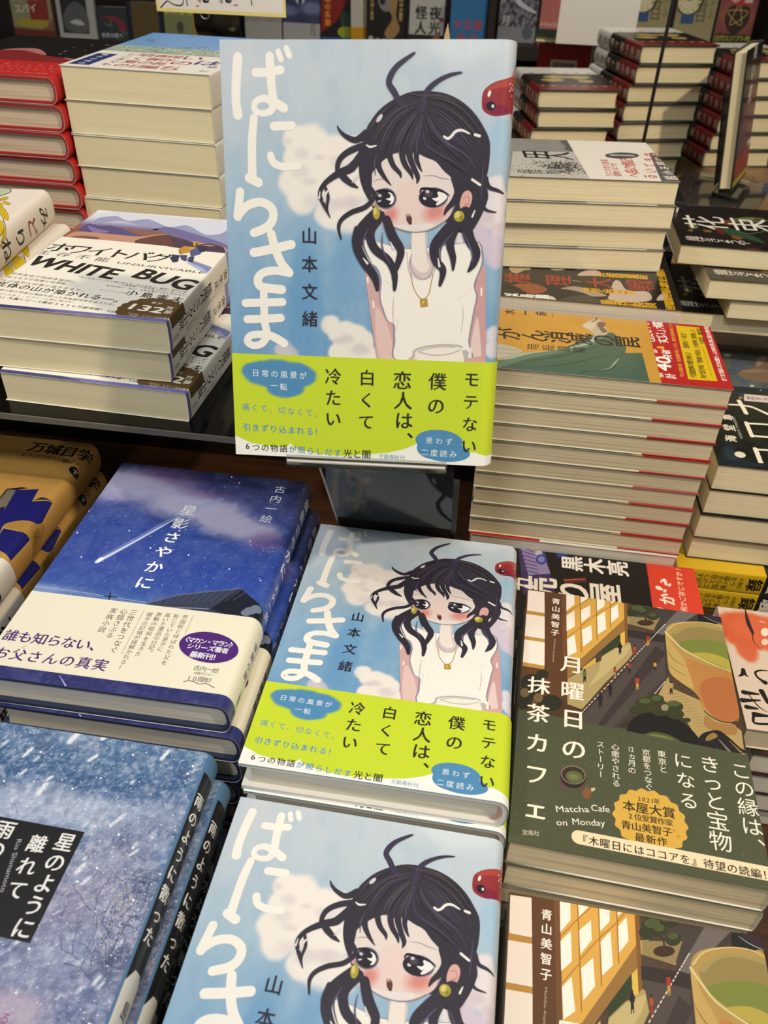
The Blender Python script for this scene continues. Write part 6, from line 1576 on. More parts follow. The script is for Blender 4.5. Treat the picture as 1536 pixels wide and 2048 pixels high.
class Ink:
    """collects flat coloured triangles on a sheet, layer by layer"""
    def __init__(s):
        s.tris, s.cols, s.lay = [], [], []
        s.n = 0

    def add(s, v, t, col, lay=None):
        v = np.asarray(v, float)
        t = np.asarray(t, int)
        if len(t) == 0:
            return
        q = v[t]
        a = (q[:, 1, 0] - q[:, 0, 0]) * (q[:, 2, 1] - q[:, 0, 1]) - (q[:, 1, 1] - q[:, 0, 1]) * (q[:, 2, 0] - q[:, 0, 0])
        q[a < 0] = q[a < 0][:, ::-1]
        s.tris.append(q)
        s.cols.append(np.tile(np.array(srgb(col)), (len(q), 1)))
        s.lay.append(np.full(len(q), s.n) if lay is None else lay)

    def poly(s, pts, col):
        s.add([(p[0], p[1]) for p in pts], tessellate_polygon([[Vector((p[0], p[1], 0)) for p in pts]]), col)

    def fan(s, c, pts, col):
        n = len(pts)
        s.add([c] + list(pts), [(0, i + 1, (i + 1) % n + 1) for i in range(n)], col)

    def disc(s, cx, cy, rx, ry, rot, col, n=20):
        cr, sr = math.cos(rot), math.sin(rot)
        s.fan((cx, cy), [(cx + rx * math.cos(a) * cr - ry * math.sin(a) * sr, cy + rx * math.cos(a) * sr + ry * math.sin(a) * cr) for a in np.linspace(0, 2 * PI, n, endpoint=False)], col)

    def stroke(s, pts, ws, col, sm=True):
        if sm and len(pts) > 2:
            p = smooth(pts, False, 5)
            w = np.interp(np.linspace(0, len(ws) - 1, len(p)), range(len(ws)), ws)
        else:
            p, w = pts, ws
        p = np.array(p, float)
        d = np.gradient(p, axis=0)
        d /= np.linalg.norm(d, axis=1)[:, None] + 1e-9
        nn = np.stack([-d[:, 1], d[:, 0]], 1)
        L, R = p + nn * np.array(w)[:, None] / 2, p - nn * np.array(w)[:, None] / 2
        m = len(p)
        v = [tuple(q) for q in L] + [tuple(q) for q in R]
        t, lay = [], []
        wide = max(w) > 2.2
        for i in range(m - 1):
            t += [(i, m + i, m + i + 1), (i, m + i + 1, i + 1)]
            lay += [(i % 3 + (3 * (i // 10) if m > 20 else 0)) if wide else 0] * 2
        for e, sg in ((0, -1), (m - 1, 1)):
            if w[e] > 0.3:
                c = len(v)
                v.append(tuple(p[e]))
                for j in range(9):
                    a = PI * j / 8
                    v.append(tuple(p[e] + (nn[e] * math.cos(a) + sg * d[e] * math.sin(a)) * w[e] / 2))
                for j in range(8):
                    t.append((c, c + 1 + j, c + 2 + j))
                    lay.append((4 + (3 * (m // 10) if m > 20 else 0)) if wide else 0)
        s.add(v, t, col, s.n + np.array(lay))
        if wide:
            s.n += 5 + (3 * (m // 10) if m > 20 else 0)

    def text(s, txt, A, B, size, bold, sx, col):
        A, B = np.array(A, float), np.array(B, float)
        if bold:
            # a heavier weight: the same outlines laid down again, slightly shifted
            r = (0.019, 0.032)[bold - 1] * size
            for dx, dy in ((r, r * .6), (-r, -r * .6), (r, -r * .6), (-r, r * .6))[:2 * bold]:
                s.text(txt, A + (dx, dy), B + (dx, dy), size, 0, sx, col)
                s.n += 1
            return
        d = B - A
        if len(txt) > 1 and all(ord(c) < 128 for c in txt):
            v, t = glyph(txt, bold)
            if len(t) == 0:
                return
            x0, x1 = v[:, 0].min(), v[:, 0].max()
            L = np.hypot(*d)
            ang = math.atan2(d[1], d[0])
            want = L + size * 0.55
            q = np.stack([(v[:, 0] - (x0 + x1) / 2) / (x1 - x0) * want, (v[:, 1] - 0.36) * size], 1)
            c, sn = math.cos(ang), math.sin(ang)
            s.add(np.stack([q[:, 0] * c - q[:, 1] * sn, q[:, 0] * sn + q[:, 1] * c], 1) + (A + B) / 2, t, col)
            return
        vert = abs(d[1]) > abs(d[0])
        n = len(txt)
        for i, ch in enumerate(txt):
            v, t = glyph(ch, bold)
            if len(t) == 0:
                continue
            cx = 0.5 if ord(ch) > 0x2fff or ch in '―…“”' else (v[:, 0].min() + v[:, 0].max()) / 2
            q = v - np.array([cx, 0.38])
            if vert and ch in 'ー―…「」『』〜—（）':
                q = np.stack([q[:, 1], -q[:, 0]], 1)
            if vert and ch in '、。':
                q = q + np.array([0.58, 0.55])
            q = q * np.array([size * sx, size])
            s.add(q + A + d * (i / max(n - 1, 1)), t, col)

    def run(s, ops, xspine):
        fx = lambda p: (p[0] - 1000 + xspine, p[1]) if p[0] > 700 else p
        for op in ops:
            k, col = op[0], op[1]
            s.n += 1
            if k == 'p':
                pts = [fx(p) for p in op[2]]
                s.poly(smooth(pts, True, 4) if op[3] else pts, col)
            elif k == 's':
                s.stroke([fx(p) for p in op[2]], op[3], col)
            elif k == 'e':
                c = fx(op[2])
                s.disc(c[0], c[1], op[3], op[4], op[5], col, 28)
            elif k == 't':
                s.text(op[2], fx(op[3]), fx(op[4]), op[5], op[6], op[7], col)
            elif k in ('stars', 'specks'):
                if k == 'stars':
                    _, _, n, x0, y0, x1, y1, r, seed = op
                else:
                    _, _, x0, y0, x1, y1, n, r, seed = op
                R = random.Random(seed)
                for _ in range(n):
                    q = r * (0.4 + 1.2 * R.random() ** 2)
                    s.disc(R.uniform(x0, x1), R.uniform(y0, y1), q, q, 0, col, 6)
            elif k == 'specks2':
                _, _, pts, n, r, seed = op
                R = random.Random(seed)
                for _ in range(n):
                    w = [R.random() ** 2 for _ in pts]
                    S = sum(w)
                    s.disc(sum(a * p[0] for a, p in zip(w, pts)) / S, sum(a * p[1] for a, p in zip(w, pts)) / S, r * R.uniform(.5, 1.6), r * R.uniform(.3, 1), R.random() * 3, col, 6)
            elif k == 'streaks':
                _, _, n, x0, y0, x1, y1, ln, w, ang, seed = op
                R = random.Random(seed)
                for _ in range(n):
                    x, y, q = R.uniform(x0, x1), R.uniform(y0, y1), R.uniform(.4, 1.3)
                    a = math.radians(ang + R.uniform(-7, 7))
                    s.stroke([(x, y), (x + ln * q * math.cos(a), y + ln * q * math.sin(a))], [w * q * .7, w * q], col)
            elif k == 'dots':
                _, _, x0, y0, x1, y1, n, r = op
                for i in range(n):
                    s.disc(x0 + (x1 - x0) * i / (n - 1), y0 + (y1 - y0) * i / (n - 1), r, r, 0, col, 8)
            elif k == 'dashes':
                _, _, pts, n, w = op
                p = smooth(pts, False, 8) if len(pts) > 2 else pts
                p = np.array(p)
                tt = np.linspace(0, len(p) - 1, 2 * n)
                xx, yy = np.interp(tt, range(len(p)), p[:, 0]), np.interp(tt, range(len(p)), p[:, 1])
                for i in range(0, 2 * n - 1, 2):
                    s.stroke([(xx[i], yy[i]), (xx[i + 1], yy[i + 1])], [w, w], col)
            elif k == 'twigs':
                _, _, pts, n, w, seed = op
                R = random.Random(seed)
                for p in pts:
                    for _ in range(n):
                        a = R.uniform(0.2, 2.9)
                        x, y = p[0] + R.gauss(0, 9), p[1] + R.gauss(0, 7)
                        q = [(x, y)]
                        for _ in range(6):
                            a += R.uniform(-.5, .5)
                            x, y = x + math.cos(a) * R.uniform(1, 4.5), y + math.sin(a) * R.uniform(1, 4.5)
                            q.append((x, y))
                        s.stroke(q, [w * 1.6] + [w] * 5 + [w * .4], col, False)
            elif k == 'ticks':
                _, _, cx, cy, r, n = op
                for i in range(n):
                    a = 2 * PI * i / n
                    s.stroke([(cx + r * .85 * math.cos(a), cy + r * .85 * math.sin(a)), (cx + r * math.cos(a), cy + r * math.sin(a))], [1.6, 1.6], col)

    def clipped(s, x0, x1, y0, y1, cuts):
        """triangles clipped to the sheet and cut where it bends"""
        if not s.tris:
            return np.zeros((0, 3, 2)), np.zeros((0, 3)), np.zeros(0)
        T, C, L = np.concatenate(s.tris), np.concatenate(s.cols), np.concatenate(s.lay)
        lo, hi = T.min(1), T.max(1)
        c0 = cuts[0] if cuts else 1e9
        ok = (lo[:, 0] >= x0) & (hi[:, 0] <= x1) & (lo[:, 1] >= y0) & (hi[:, 1] <= y1) & (hi[:, 0] <= c0)
        gone = (hi[:, 0] <= x0) | (lo[:, 0] >= x1) | (hi[:, 1] <= y0) | (lo[:, 1] >= y1)
        oT, oC, oL = [T[ok]], [C[ok]], [L[ok]]
        for i in np.nonzero(~ok & ~gone)[0]:
            poly = [tuple(p) for p in T[i]]
            poly = half(half(half(half(poly, 0, x0, 1), 0, x1, -1), 1, y0, 1), 1, y1, -1)
            pieces = []
            rest = poly
            for c in cuts:
                if len(rest) < 3:
                    break
                if max(p[0] for p in rest) <= c:
                    break
                if min(p[0] for p in rest) < c:
                    pieces.append(half(rest, 0, c, -1))
                    rest = half(rest, 0, c, 1)
            pieces.append(rest)
            for q in pieces:
                for j in range(1, len(q) - 1):
                    oT.append(np.array([[q[0], q[j], q[j + 1]]]))
                    oC.append(C[i:i + 1])
                    oL.append(L[i:i + 1])
        return np.concatenate(oT), np.concatenate(oC), np.concatenate(oL)


def half(poly, ax, c, sg):
    out = []
    n = len(poly)
    for i in range(n):
        a, b = poly[i], poly[(i + 1) % n]
        da, db = sg * (a[ax] - c), sg * (b[ax] - c)
        if da >= 0:
            out.append(a)
        if (da > 0 and db < 0) or (da < 0 and db > 0):
            t = da / (da - db)
            out.append((a[0] + (b[0] - a[0]) * t, a[1] + (b[1] - a[1]) * t))
    return out


# ------------------------------------------------------------------ materials
def new_mat(name):
    m = bpy.data.materials.new(name)
    m.use_nodes = True
    return m, m.node_tree.nodes, m.node_tree.links, m.node_tree.nodes['Principled BSDF']


def plain(name, col, rough=0.5, metal=0.0, grain=0.0, coat=0.0):
    m, N, L, b = new_mat(name)
    c = to_lin(srgb(col))
    b.inputs['Roughness'].default_value = rough
    b.inputs['Metallic'].default_value = metal
    b.inputs['Coat Weight'].default_value = coat
    no = N.new('ShaderNodeTexNoise')
    no.inputs['Scale'].default_value = 60
    tc = N.new('ShaderNodeTexCoord')
    L.new(tc.outputs['Object'], no.inputs['Vector'])
    mx = N.new('ShaderNodeMix')
    mx.data_type = 'RGBA'
    mx.inputs[6].default_value = (*(c * (1 - grain)), 1)
    mx.inputs[7].default_value = (*np.minimum(c * (1 + grain), 1), 1)
    L.new(no.outputs['Fac'], mx.inputs[0])
    L.new(mx.outputs[2], b.inputs['Base Color'])
    return m


def printed(name, rough, coat=0.0):
    m, N, L, b = new_mat(name)
    a = N.new('ShaderNodeVertexColor')
    a.layer_name = 'ink'
    L.new(a.outputs['Color'], b.inputs['Base Color'])
    b.inputs['Roughness'].default_value = rough
    b.inputs['Coat Weight'].default_value = coat
    b.inputs['Coat Roughness'].default_value = 0.12
    b.inputs['Specular IOR Level'].default_value = 0.4
    return m


def pages(name, col, lines=1.0):
    """edge of a paper block: thin sheets show as faint lines"""
    m, N, L, b = new_mat(name)
    c = to_lin(srgb(col))
    tc = N.new('ShaderNodeTexCoord')
    mp = N.new('ShaderNodeMapping')
    mp.inputs['Scale'].default_value = (6, 6, 900)
    L.new(tc.outputs['Object'], mp.inputs['Vector'])
    no = N.new('ShaderNodeTexNoise')
    no.inputs['Scale'].default_value = 1.0
    no.inputs['Detail'].default_value = 3
    L.new(mp.outputs[0], no.inputs['Vector'])
    rp = N.new('ShaderNodeValToRGB')
    rp.color_ramp.elements[0].position = 0.36
    rp.color_ramp.elements[0].color = (*(c * (1 - 0.30 * lines)), 1)
    rp.color_ramp.elements[1].position = 0.52
    rp.color_ramp.elements[1].color = (*c, 1)
    L.new(no.outputs['Fac'], rp.inputs[0])
    L.new(rp.outputs[0], b.inputs['Base Color'])
    bu = N.new('ShaderNodeBump')
    bu.inputs['Strength'].default_value = 0.15
    bu.inputs['Distance'].default_value = 0.0003
    L.new(no.outputs['Fac'], bu.inputs['Height'])
    L.new(bu.outputs[0], b.inputs['Normal'])
    b.inputs['Roughness'].default_value = 0.8
    b.inputs['Specular IOR Level'].default_value = 0.15
    return m


def wood(name, dark, lite, rough=0.4, scale=9):
    m, N, L, b = new_mat(name)
    tc = N.new('ShaderNodeTexCoord')
    mp = N.new('ShaderNodeMapping')
    mp.inputs['Scale'].default_value = (1.0, 14, 14)
    L.new(tc.outputs['Object'], mp.inputs['Vector'])
    no = N.new('ShaderNodeTexNoise')
    no.inputs['Scale'].default_value = scale
    no.inputs['Detail'].default_value = 6
    no.inputs['Distortion'].default_value = 0.6
    L.new(mp.outputs[0], no.inputs['Vector'])
    rp = N.new('ShaderNodeValToRGB')
    rp.color_ramp.elements[0].position = 0.3
    rp.color_ramp.elements[0].color = (*to_lin(srgb(dark)), 1)
    rp.color_ramp.elements[1].position = 0.7
    rp.color_ramp.elements[1].color = (*to_lin(srgb(lite)), 1)
    L.new(no.outputs['Fac'], rp.inputs[0])
    L.new(rp.outputs[0], b.inputs['Base Color'])
    b.inputs['Roughness'].default_value = rough
    return m


def acrylic(name, tint, alpha, rough=0.06, body=None):
    m, N, L, b = new_mat(name)
    N.remove(b)
    out = N['Material Output']
    tr = N.new('ShaderNodeBsdfTransparent')
    tr.inputs[0].default_value = (*to_lin(srgb(tint)), 1)
    gl = N.new('ShaderNodeBsdfGlossy')
    gl.inputs['Roughness'].default_value = rough
    gl.inputs[0].default_value = (0.9, 0.9, 0.9, 1)
    df = N.new('ShaderNodeBsdfDiffuse')
    df.inputs[0].default_value = (*(to_lin(srgb(body)) if body else to_lin(srgb(tint)) * 0.6), 1)
    fr = N.new('ShaderNodeFresnel')
    fr.inputs[0].default_value = 1.35
    m1 = N.new('ShaderNodeMixShader')
    m1.inputs[0].default_value = alpha
    L.new(tr.outputs[0], m1.inputs[1])
    L.new(df.outputs[0], m1.inputs[2])
    m2 = N.new('ShaderNodeMixShader')
    L.new(fr.outputs[0], m2.inputs[0])
    L.new(m1.outputs[0], m2.inputs[1])
    L.new(gl.outputs[0], m2.inputs[2])
    L.new(m2.outputs[0], out.inputs[0])
    return m


PRINT = printed('printed_jacket', 0.38, 0.25)
MATTE = printed('printed_paper', 0.55, 0.0)
PAGE_CREAM = pages('pages_cream', 'e9dcb6', .5)
PAGE_TAN = pages('pages_tan', 'd8cbaa', 1.0)
PAGE_PALE = pages('pages_pale', 'dcd6c6', .7)
PAGE_PINK = pages('pages_pinkish', 'd2bfa6', .8)
PAGE_SMOOTH = pages('pages_smooth_cream', 'e0d5ae', .18)


# ------------------------------------------------------------------ things and parts
def thing(name, label, cat, group=None, loc=(0, 0, 0), rz=0.0):
    o = bpy.data.objects.new(name, None)
    o.empty_display_size = 0.02
    COL.objects.link(o)
    o.location = loc
    o.rotation_euler = (0, 0, rz)
    return tag(o, label, cat, group)


def tag(o, label, cat, group=None):
    o['label'] = label
    o['category'] = cat
    if group:
        o['group'] = group
    elif 'group' in o:
        del o['group']
    return o


def mesh_ob(name, verts, faces, mat, parent=None, smooth_faces=False):
    me = bpy.data.meshes.new(name)
    me.from_pydata([tuple(v) for v in verts], [], faces)
    me.materials.append(mat)
    if smooth_faces:
        me.polygons.foreach_set('use_smooth', [True] * len(me.polygons))
    me.update()
    o = bpy.data.objects.new(name, me)
    COL.objects.link(o)
    o.parent = parent
    return o


def dup(src, label, group=None):
    r = src.copy()
    COL.objects.link(r)
    tag(r, label, src['category'], group or src.get('group'))
    for ch in list(src.children):
        c = ch.copy()
        COL.objects.link(c)
        c.parent = r
    return r


def put(o, x, y, z, deg=0.0):
    o.location = (x, y, z)
    o.rotation_euler = (0, 0, math.radians(deg))
    return o


class MB:
    def __init__(s):
        s.v, s.f = [], []

    def box(s, a, b):
        n = len(s.v)
        (x0, y0, z0), (x1, y1, z1) = a, b
        s.v += [(x0, y0, z0), (x1, y0, z0), (x1, y1, z0), (x0, y1, z0), (x0, y0, z1), (x1, y0, z1), (x1, y1, z1), (x0, y1, z1)]
        s.f += [tuple(n + i for i in q) for q in ((3, 2, 1, 0), (4, 5, 6, 7), (0, 1, 5, 4), (1, 2, 6, 5), (2, 3, 7, 6), (3, 0, 4, 7))]
        return s

    def tube(s, pts, r, k=10, closed=False):
        n0 = len(s.v)
        pts = [Vector(p) for p in pts]
        m = len(pts)
        ref = Vector((0, 0, 1))
        for i, p in enumerate(pts):
            d = (pts[(i + 1) % m] - pts[i - 1]) if closed else (pts[min(i + 1, m - 1)] - pts[max(i - 1, 0)])
            d.normalize()
            a = d.cross(ref if abs(d.dot(ref)) < 0.95 else Vector((1, 0, 0))).normalized()
            b = d.cross(a)
            for j in range(k):
                t = 2 * PI * j / k
                s.v.append(tuple(p + (a * math.cos(t) + b * math.sin(t)) * r))
        for i in range(m if closed else m - 1):
            for j in range(k):
                i2 = (i + 1) % m
                s.f.append((n0 + i * k + j, n0 + i * k + (j + 1) % k, n0 + i2 * k + (j + 1) % k, n0 + i2 * k + j))
        if not closed:
            s.f.append(tuple(n0 + j for j in range(k))[::-1])
            s.f.append(tuple(n0 + (m - 1) * k + j for j in range(k)))
        return s

    def plate(s, path, w0, w1, t, axis='x'):
        """a bent sheet: path of (y,z), thickness t, spanning x from w0 to w1"""
        p = np.array(path, float)
        d = np.gradient(p, axis=0)
        d /= np.linalg.norm(d, axis=1)[:, None]
        nn = np.stack([-d[:, 1], d[:, 0]], 1) * t / 2
        A, B = p + nn, p - nn
        n0, m = len(s.v), len(p)
        for i in range(m):
            for q in (A[i], B[i]):
                s.v += [(w0, q[0], q[1]), (w1, q[0], q[1])]
        for i in range(m - 1):
            a, b = n0 + 4 * i, n0 + 4 * (i + 1)
            s.f += [(a, a + 1, b + 1, b), (a + 3, a + 2, b + 2, b + 3), (a + 2, a, b, b + 2), (a + 1, a + 3, b + 3, b + 1)]
        e = n0 + 4 * (m - 1)
        s.f += [(n0, n0 + 2, n0 + 3, n0 + 1), (e, e + 1, e + 3, e + 2)]
        return s

    def ob(s, name, mat, parent=None, smooth_faces=False):
        return mesh_ob(name, s.v, s.f, mat, parent, smooth_faces)


def bevel(o, w, seg=2):
    m = o.modifiers.new('bevel', 'BEVEL')
    m.width = w
    m.segments = seg
    return o


# ------------------------------------------------------------------ books
MM = 0.001


def profile(W, T, a, n, d=0.0, k=9):
    """(x,z) from the fore-edge of the front cover over the spine to the back cover"""
    pts = [(0.0, T - d), (W - a, T - d)]
    ra, rb = a - d, T / 2 - d
    for i in range(1, 2 * k):
        t = PI / 2 - PI * i / (2 * k)
        c, s_ = math.cos(t), math.sin(t)
        pts.append((W - a + ra * abs(c) ** (2 / n), T / 2 + rb * math.copysign(abs(s_) ** (2 / n), s_)))
    pts += [(W - a, d), (0.0, d)]
    return np.array(pts)


def sheet(name, prof, y0, y1, art, mat, parent, thick=0.3, lift=0.0, step=1.5, light_art=False, xclip=None):
    """a printed sheet folded round the book along prof (mm)"""
    seg = np.hypot(*np.diff(prof, axis=0).T)
    S = np.concatenate([[0], np.cumsum(seg)])
    spine = (S[1] + S[-2]) / 2
    d = np.gradient(prof, axis=0)
    d[0], d[-1] = prof[1] - prof[0], prof[-1] - prof[-2]
    d /= np.linalg.norm(d, axis=1)[:, None]
    nrm = np.stack([-d[:, 1], d[:, 0]], 1)
    nrm[1], nrm[0], nrm[-2], nrm[-1] = (0, 1), (0, 1), (0, -1), (0, -1)

    def pos(s, y, off):
        x, z = np.interp(s, S, prof[:, 0]), np.interp(s, S, prof[:, 1])
        nx, nz = np.interp(s, S, nrm[:, 0]), np.interp(s, S, nrm[:, 1])
        return np.stack([x + nx * off, y, z + nz * off], 1)

    ns = max(2, int(S[1] / step))
    ss = np.concatenate([np.linspace(0, S[1], ns, endpoint=False), S[1:-1], np.linspace(S[-2], S[-1], 4)[1:]])
    ny = max(2, int((y1 - y0) / step) + 1)
    yy = np.linspace(y0, y1, ny)
    gs, gy = np.meshgrid(ss, yy, indexing='ij')
    gs, gy = gs.ravel(), gy.ravel()
    P = [pos(gs, gy, lift)]
    cols = paint(art['soft'], gs, gy)
    n1 = len(ss)
    I = np.arange(n1 * ny).reshape(n1, ny)
    quads = np.stack([I[:-1, :-1], I[1:, :-1], I[1:, 1:], I[:-1, 1:]], -1).reshape(-1, 4)
    # inside of the sheet and its cut edges, on the coarse outline
    base = n1 * ny
    js = [0] + list(range(ns, n1))
    cs = ss[js]
    m = len(cs)
    inner = np.concatenate([pos(cs, np.full(m, y0), lift - thick), pos(cs, np.full(m, y1), lift - thick), pos(cs, np.full(m, y0), lift), pos(cs, np.full(m, y1), lift)])
    P.append(inner)
    b = base
    q2 = []
    for i in range(m - 1):
        q2.append((b + i, b + m + i, b + m + i + 1, b + i + 1))
        q2.append((b + i, b + i + 1, b + 2 * m + i + 1, b + 2 * m + i))
        q2.append((b + m + i + 1, b + m + i, b + 3 * m + i, b + 3 * m + i + 1))
    q2.append((b, b + 2 * m, b + 3 * m, b + m))
    q2.append((b + m - 1, b + 2 * m - 1, b + 4 * m - 1, b + 3 * m - 1))
    rimc = lambda y: np.array([art['rim']] * m) if 'rim' in art else paint(art['soft'], cs, np.full(m, y))
    icol = np.concatenate([np.array([art.get('inside', (0.86, 0.85, 0.82))] * (2 * m)), rimc(y0 + .5), rimc(y1 - .5)])
    icol[[0, m - 1, m, 2 * m - 1]] = icol[[2 * m, 3 * m - 1, 3 * m, 4 * m - 1]]
    ink = Ink()
    ink.run(art['ink'], spine)
    if ink.n:
        T_, C_, L_ = ink.clipped(0.02 if xclip is None else xclip[0], S[-1], y0 + .02, y1 - .02, list(S[1:-1]))
    else:
        T_ = np.zeros((0, 3, 2))
    nb = base + len(inner)
    tv = T_.reshape(-1, 2)
    if len(tv):
        off = lift + 0.004 + np.repeat(L_, 3) * 0.0009
        P.append(pos(tv[:, 0], tv[:, 1], off))
    V = np.concatenate(P) * MM
    faces_n = len(quads) + len(q2) + len(T_)
    me = bpy.data.meshes.new(name)
    loops = np.concatenate([quads.ravel(), np.array(q2, int).ravel(), nb + np.arange(len(tv))]).astype(np.int32)
    totals = np.concatenate([np.full(len(quads) + len(q2), 4), np.full(len(T_), 3)]).astype(np.int32)
    starts = np.concatenate([[0], np.cumsum(totals)[:-1]]).astype(np.int32)
    me.vertices.add(len(V))
    me.vertices.foreach_set('co', V.ravel().astype(np.float32))
    me.loops.add(len(loops))
    me.loops.foreach_set('vertex_index', loops)
    me.polygons.add(faces_n)
    me.polygons.foreach_set('loop_start', starts)
    me.polygons.foreach_set('loop_total', totals)
    sm = np.zeros(faces_n, bool)
    sm[:len(quads)] = True
    me.polygons.foreach_set('use_smooth', sm)
    at = me.color_attributes.new('ink', 'FLOAT_COLOR', 'POINT')
    rgba = np.ones((len(V), 4))
    vc = [cols, icol] + ([np.repeat(C_, 3, axis=0)] if len(tv) else [])
    rgba[:, :3] = to_lin(np.concatenate(vc))
    at.data.foreach_set('color', rgba.ravel().astype(np.float32))
    me.materials.append(mat)
    me.update(calc_edges=True)
    me.validate()
    o = bpy.data.objects.new(name, me)
    COL.objects.link(o)
    o.parent = parent
    return o, ink.n


def strip_solid(name, pa, pb, y0, y1, mat, parent):
    """solid between two profiles of equal length, extruded from y0 to y1 (mm)"""
    m = len(pa)
    v = []
    for y in (y0, y1):
        v += [(x * MM, y * MM, z * MM) for x, z in pa] + [(x * MM, y * MM, z * MM) for x, z in pb]
    f = []
    for i in range(m - 1):
        f += [(i, i + 1, m + i + 1, m + i)[::-1], (2 * m + i, 2 * m + i + 1, 3 * m + i + 1, 3 * m + i), (i, i + 1, 2 * m + i + 1, 2 * m + i), (m + i, m + i + 1, 3 * m + i + 1, 3 * m + i)[::-1]]
    f += [(0, m, 3 * m, 2 * m), (m - 1, 2 * m - 1, 4 * m - 1, 3 * m - 1)[::-1]]
    return mesh_ob(name, v, f, mat, parent)


def prism(name, outline, y0, y1, mat, parent):
    n = len(outline)
    v = [(x * MM, y * MM, z * MM) for y in (y0, y1) for x, z in outline]
    f = [(i, (i + 1) % n, n + (i + 1) % n, n + i) for i in range(n)]
    f += [tuple(range(n))[::-1], tuple(range(n, 2 * n))]
    return mesh_ob(name, v, f, mat, parent)


BLANK = dict(soft=[('fill', 'd9d5cb')], ink=[])


def make_book(name, label, cat, group, W, H, T, art, hard=False, band=None, band_h=0, page=None, case=None, mat=None, step=1.5, end=None, band_thick=.12, band_y0=0.0):
    root = thing(name, label, cat, group)
    a, n = (7.0, 2.3) if hard else (1.6, 3.0)
    if T < 12 and hard:
        a = 5.0
    p0 = profile(W, T, a, n, 0.32)
    art = dict(art)
    cover, nl = sheet('jacket' if hard else 'cover', p0, 0, H, art, mat or PRINT, root, 0.28, 0, step)
    if band:
        sheet('paper_band', profile(W, T, a, n, 0.32), band_y0, band_h, band, MATTE, root, band_thick, 0.02 + max(0.13, nl * 0.0009 + 0.02), step)
    if hard:
        case = case or plain('case_cloth_' + name, '2a2c38', .7)
        strip_solid('case', profile(W, T, a, n, 0.62), profile(W, T, a, n, 2.6), 0.3, H - 0.3, case, root)
        q = profile(W, T, a, n, 2.62)
        body = [(x, z) for x, z in q[1:-1]]
        x0 = 3.5
        fore = [(x0 + 1.6 * math.sin(PI * t), 2.62 + (T - 5.24) * t) for t in np.linspace(0, 1, 7)]
        prism('page_block', fore[::-1][:1] + body + fore[:-1], 3.2, H - 3.2, page or PAGE_PALE, root)
        if end:
            e = profile(W, T, a, n, 2.7)[2:-2]
            strip_solid('end_band', e, np.array([(x - 2.2, z) for x, z in e]), 2.2, 3.2, end, root)
    else:
        q = profile(W, T, a, n, 0.63)
        prism('page_block', [(1.1, T - .63)] + [(x, z) for x, z in q[1:-1]] + [(1.1, .63)], 0.8, H - 0.8, page or PAGE_CREAM, root)
    root['thickness'] = T
    return root


ORD = ['topmost', 'second', 'third', 'fourth', 'fifth', 'sixth', 'seventh', 'eighth', 'ninth', 'tenth', 'eleventh', 'twelfth']


def stack(proto, n, x, y, ztop, deg, label, group, jitter=0.0, seed=0, first=None, first_done=False, offs=None):
    """n copies lying in a pile whose top cover is at ztop; label has {} for the place in the pile"""
    T = proto['thickness'] * MM
    R = random.Random(seed)
    out = []
    for i in range(n):
        lab = (first if (i == 0 and first) else label.format(ORD[i]))
        if i == 0 and not first_done:
            o = tag(proto, lab, proto['category'], group)
        else:
            o = dup(proto, lab, group)
        dx, dy, da = ((0, 0, 0) if i == 0 else (R.uniform(-1, 1) * jitter, R.uniform(-1, 1) * jitter, R.uniform(-1, 1) * jitter * 250))
        if offs and i < len(offs):
            dx, dy, da = offs[i]
        put(o, x + dx, y + dy, ztop - T * (i + 1), deg + da)
        out.append(o)
    return out

# ------------------------------------------------------------------ the setting
ZT = -0.128      # front display table
ZB = -0.040      # higher table behind it
ZR = 0.070       # smoked riser on the left

WOOD = wood('dark_table_wood', '2a1a10', '4a2f1c', 0.35)
WOODL = wood('tan_table_wood', '6e5434', '8c6d46', 0.4)
WOODK = wood('bookcase_wood', '17110d', '2c211a', 0.5)
SMOKE = acrylic('smoked_acrylic', 'd9d6cf', 0.12, 0.10, '1a1815')
CLEAR = acrylic('clear_acrylic', 'e2e4e2', 0.05, 0.04)
TINT = acrylic('grey_tinted_acrylic', '3c4042', 0.5, 0.06)
STEEL = plain('dark_steel', '4c4843', 0.3, 0.9)
CHROME = plain('chrome', 'c4c4c4', 0.15, 1.0)
CARD = plain('white_card', 'd6d3ce', 0.6)

fl = MB().box((-3.2, -1.8, -0.90), (3.2, 3.2, -0.86)).ob('floor', plain('floor_vinyl', '6a6258', 0.5, 0, .15))
fl['kind'] = 'structure'
wb = MB().box((-3.2, 2.62, -0.86), (3.2, 2.70, 2.2)).ob('wall_back', plain('wall_paint', '8a857c', 0.8))
wb['kind'] = 'structure'

tb = thing('display_table', 'long dark wooden table carrying the front rows of book piles', 'table', None, (0, 0, -0.86))
t0 = MB().box((-0.95, -0.47, ZT - 0.03 + .86), (0.95, 0.444, ZT + .86)).ob('table_top', WOOD, tb)
MB().box((-0.90, -0.42, 0), (0.90, 0.41, ZT - 0.03 + .86)).ob('table_body', WOODK, tb)
tc = thing('display_table', 'higher tan wooden table behind the front table, under the rear piles', 'table', None, (0, 0, -0.86))
MB().box((-0.95, 0.446, ZB - 0.03 + .86), (0.95, 1.78, ZB + .86)).ob('table_top', WOODL, tc)
MB().box((-0.91, 0.47, 0), (0.91, 1.74, ZB - 0.03 + .86)).ob('table_body', WOODK, tc)

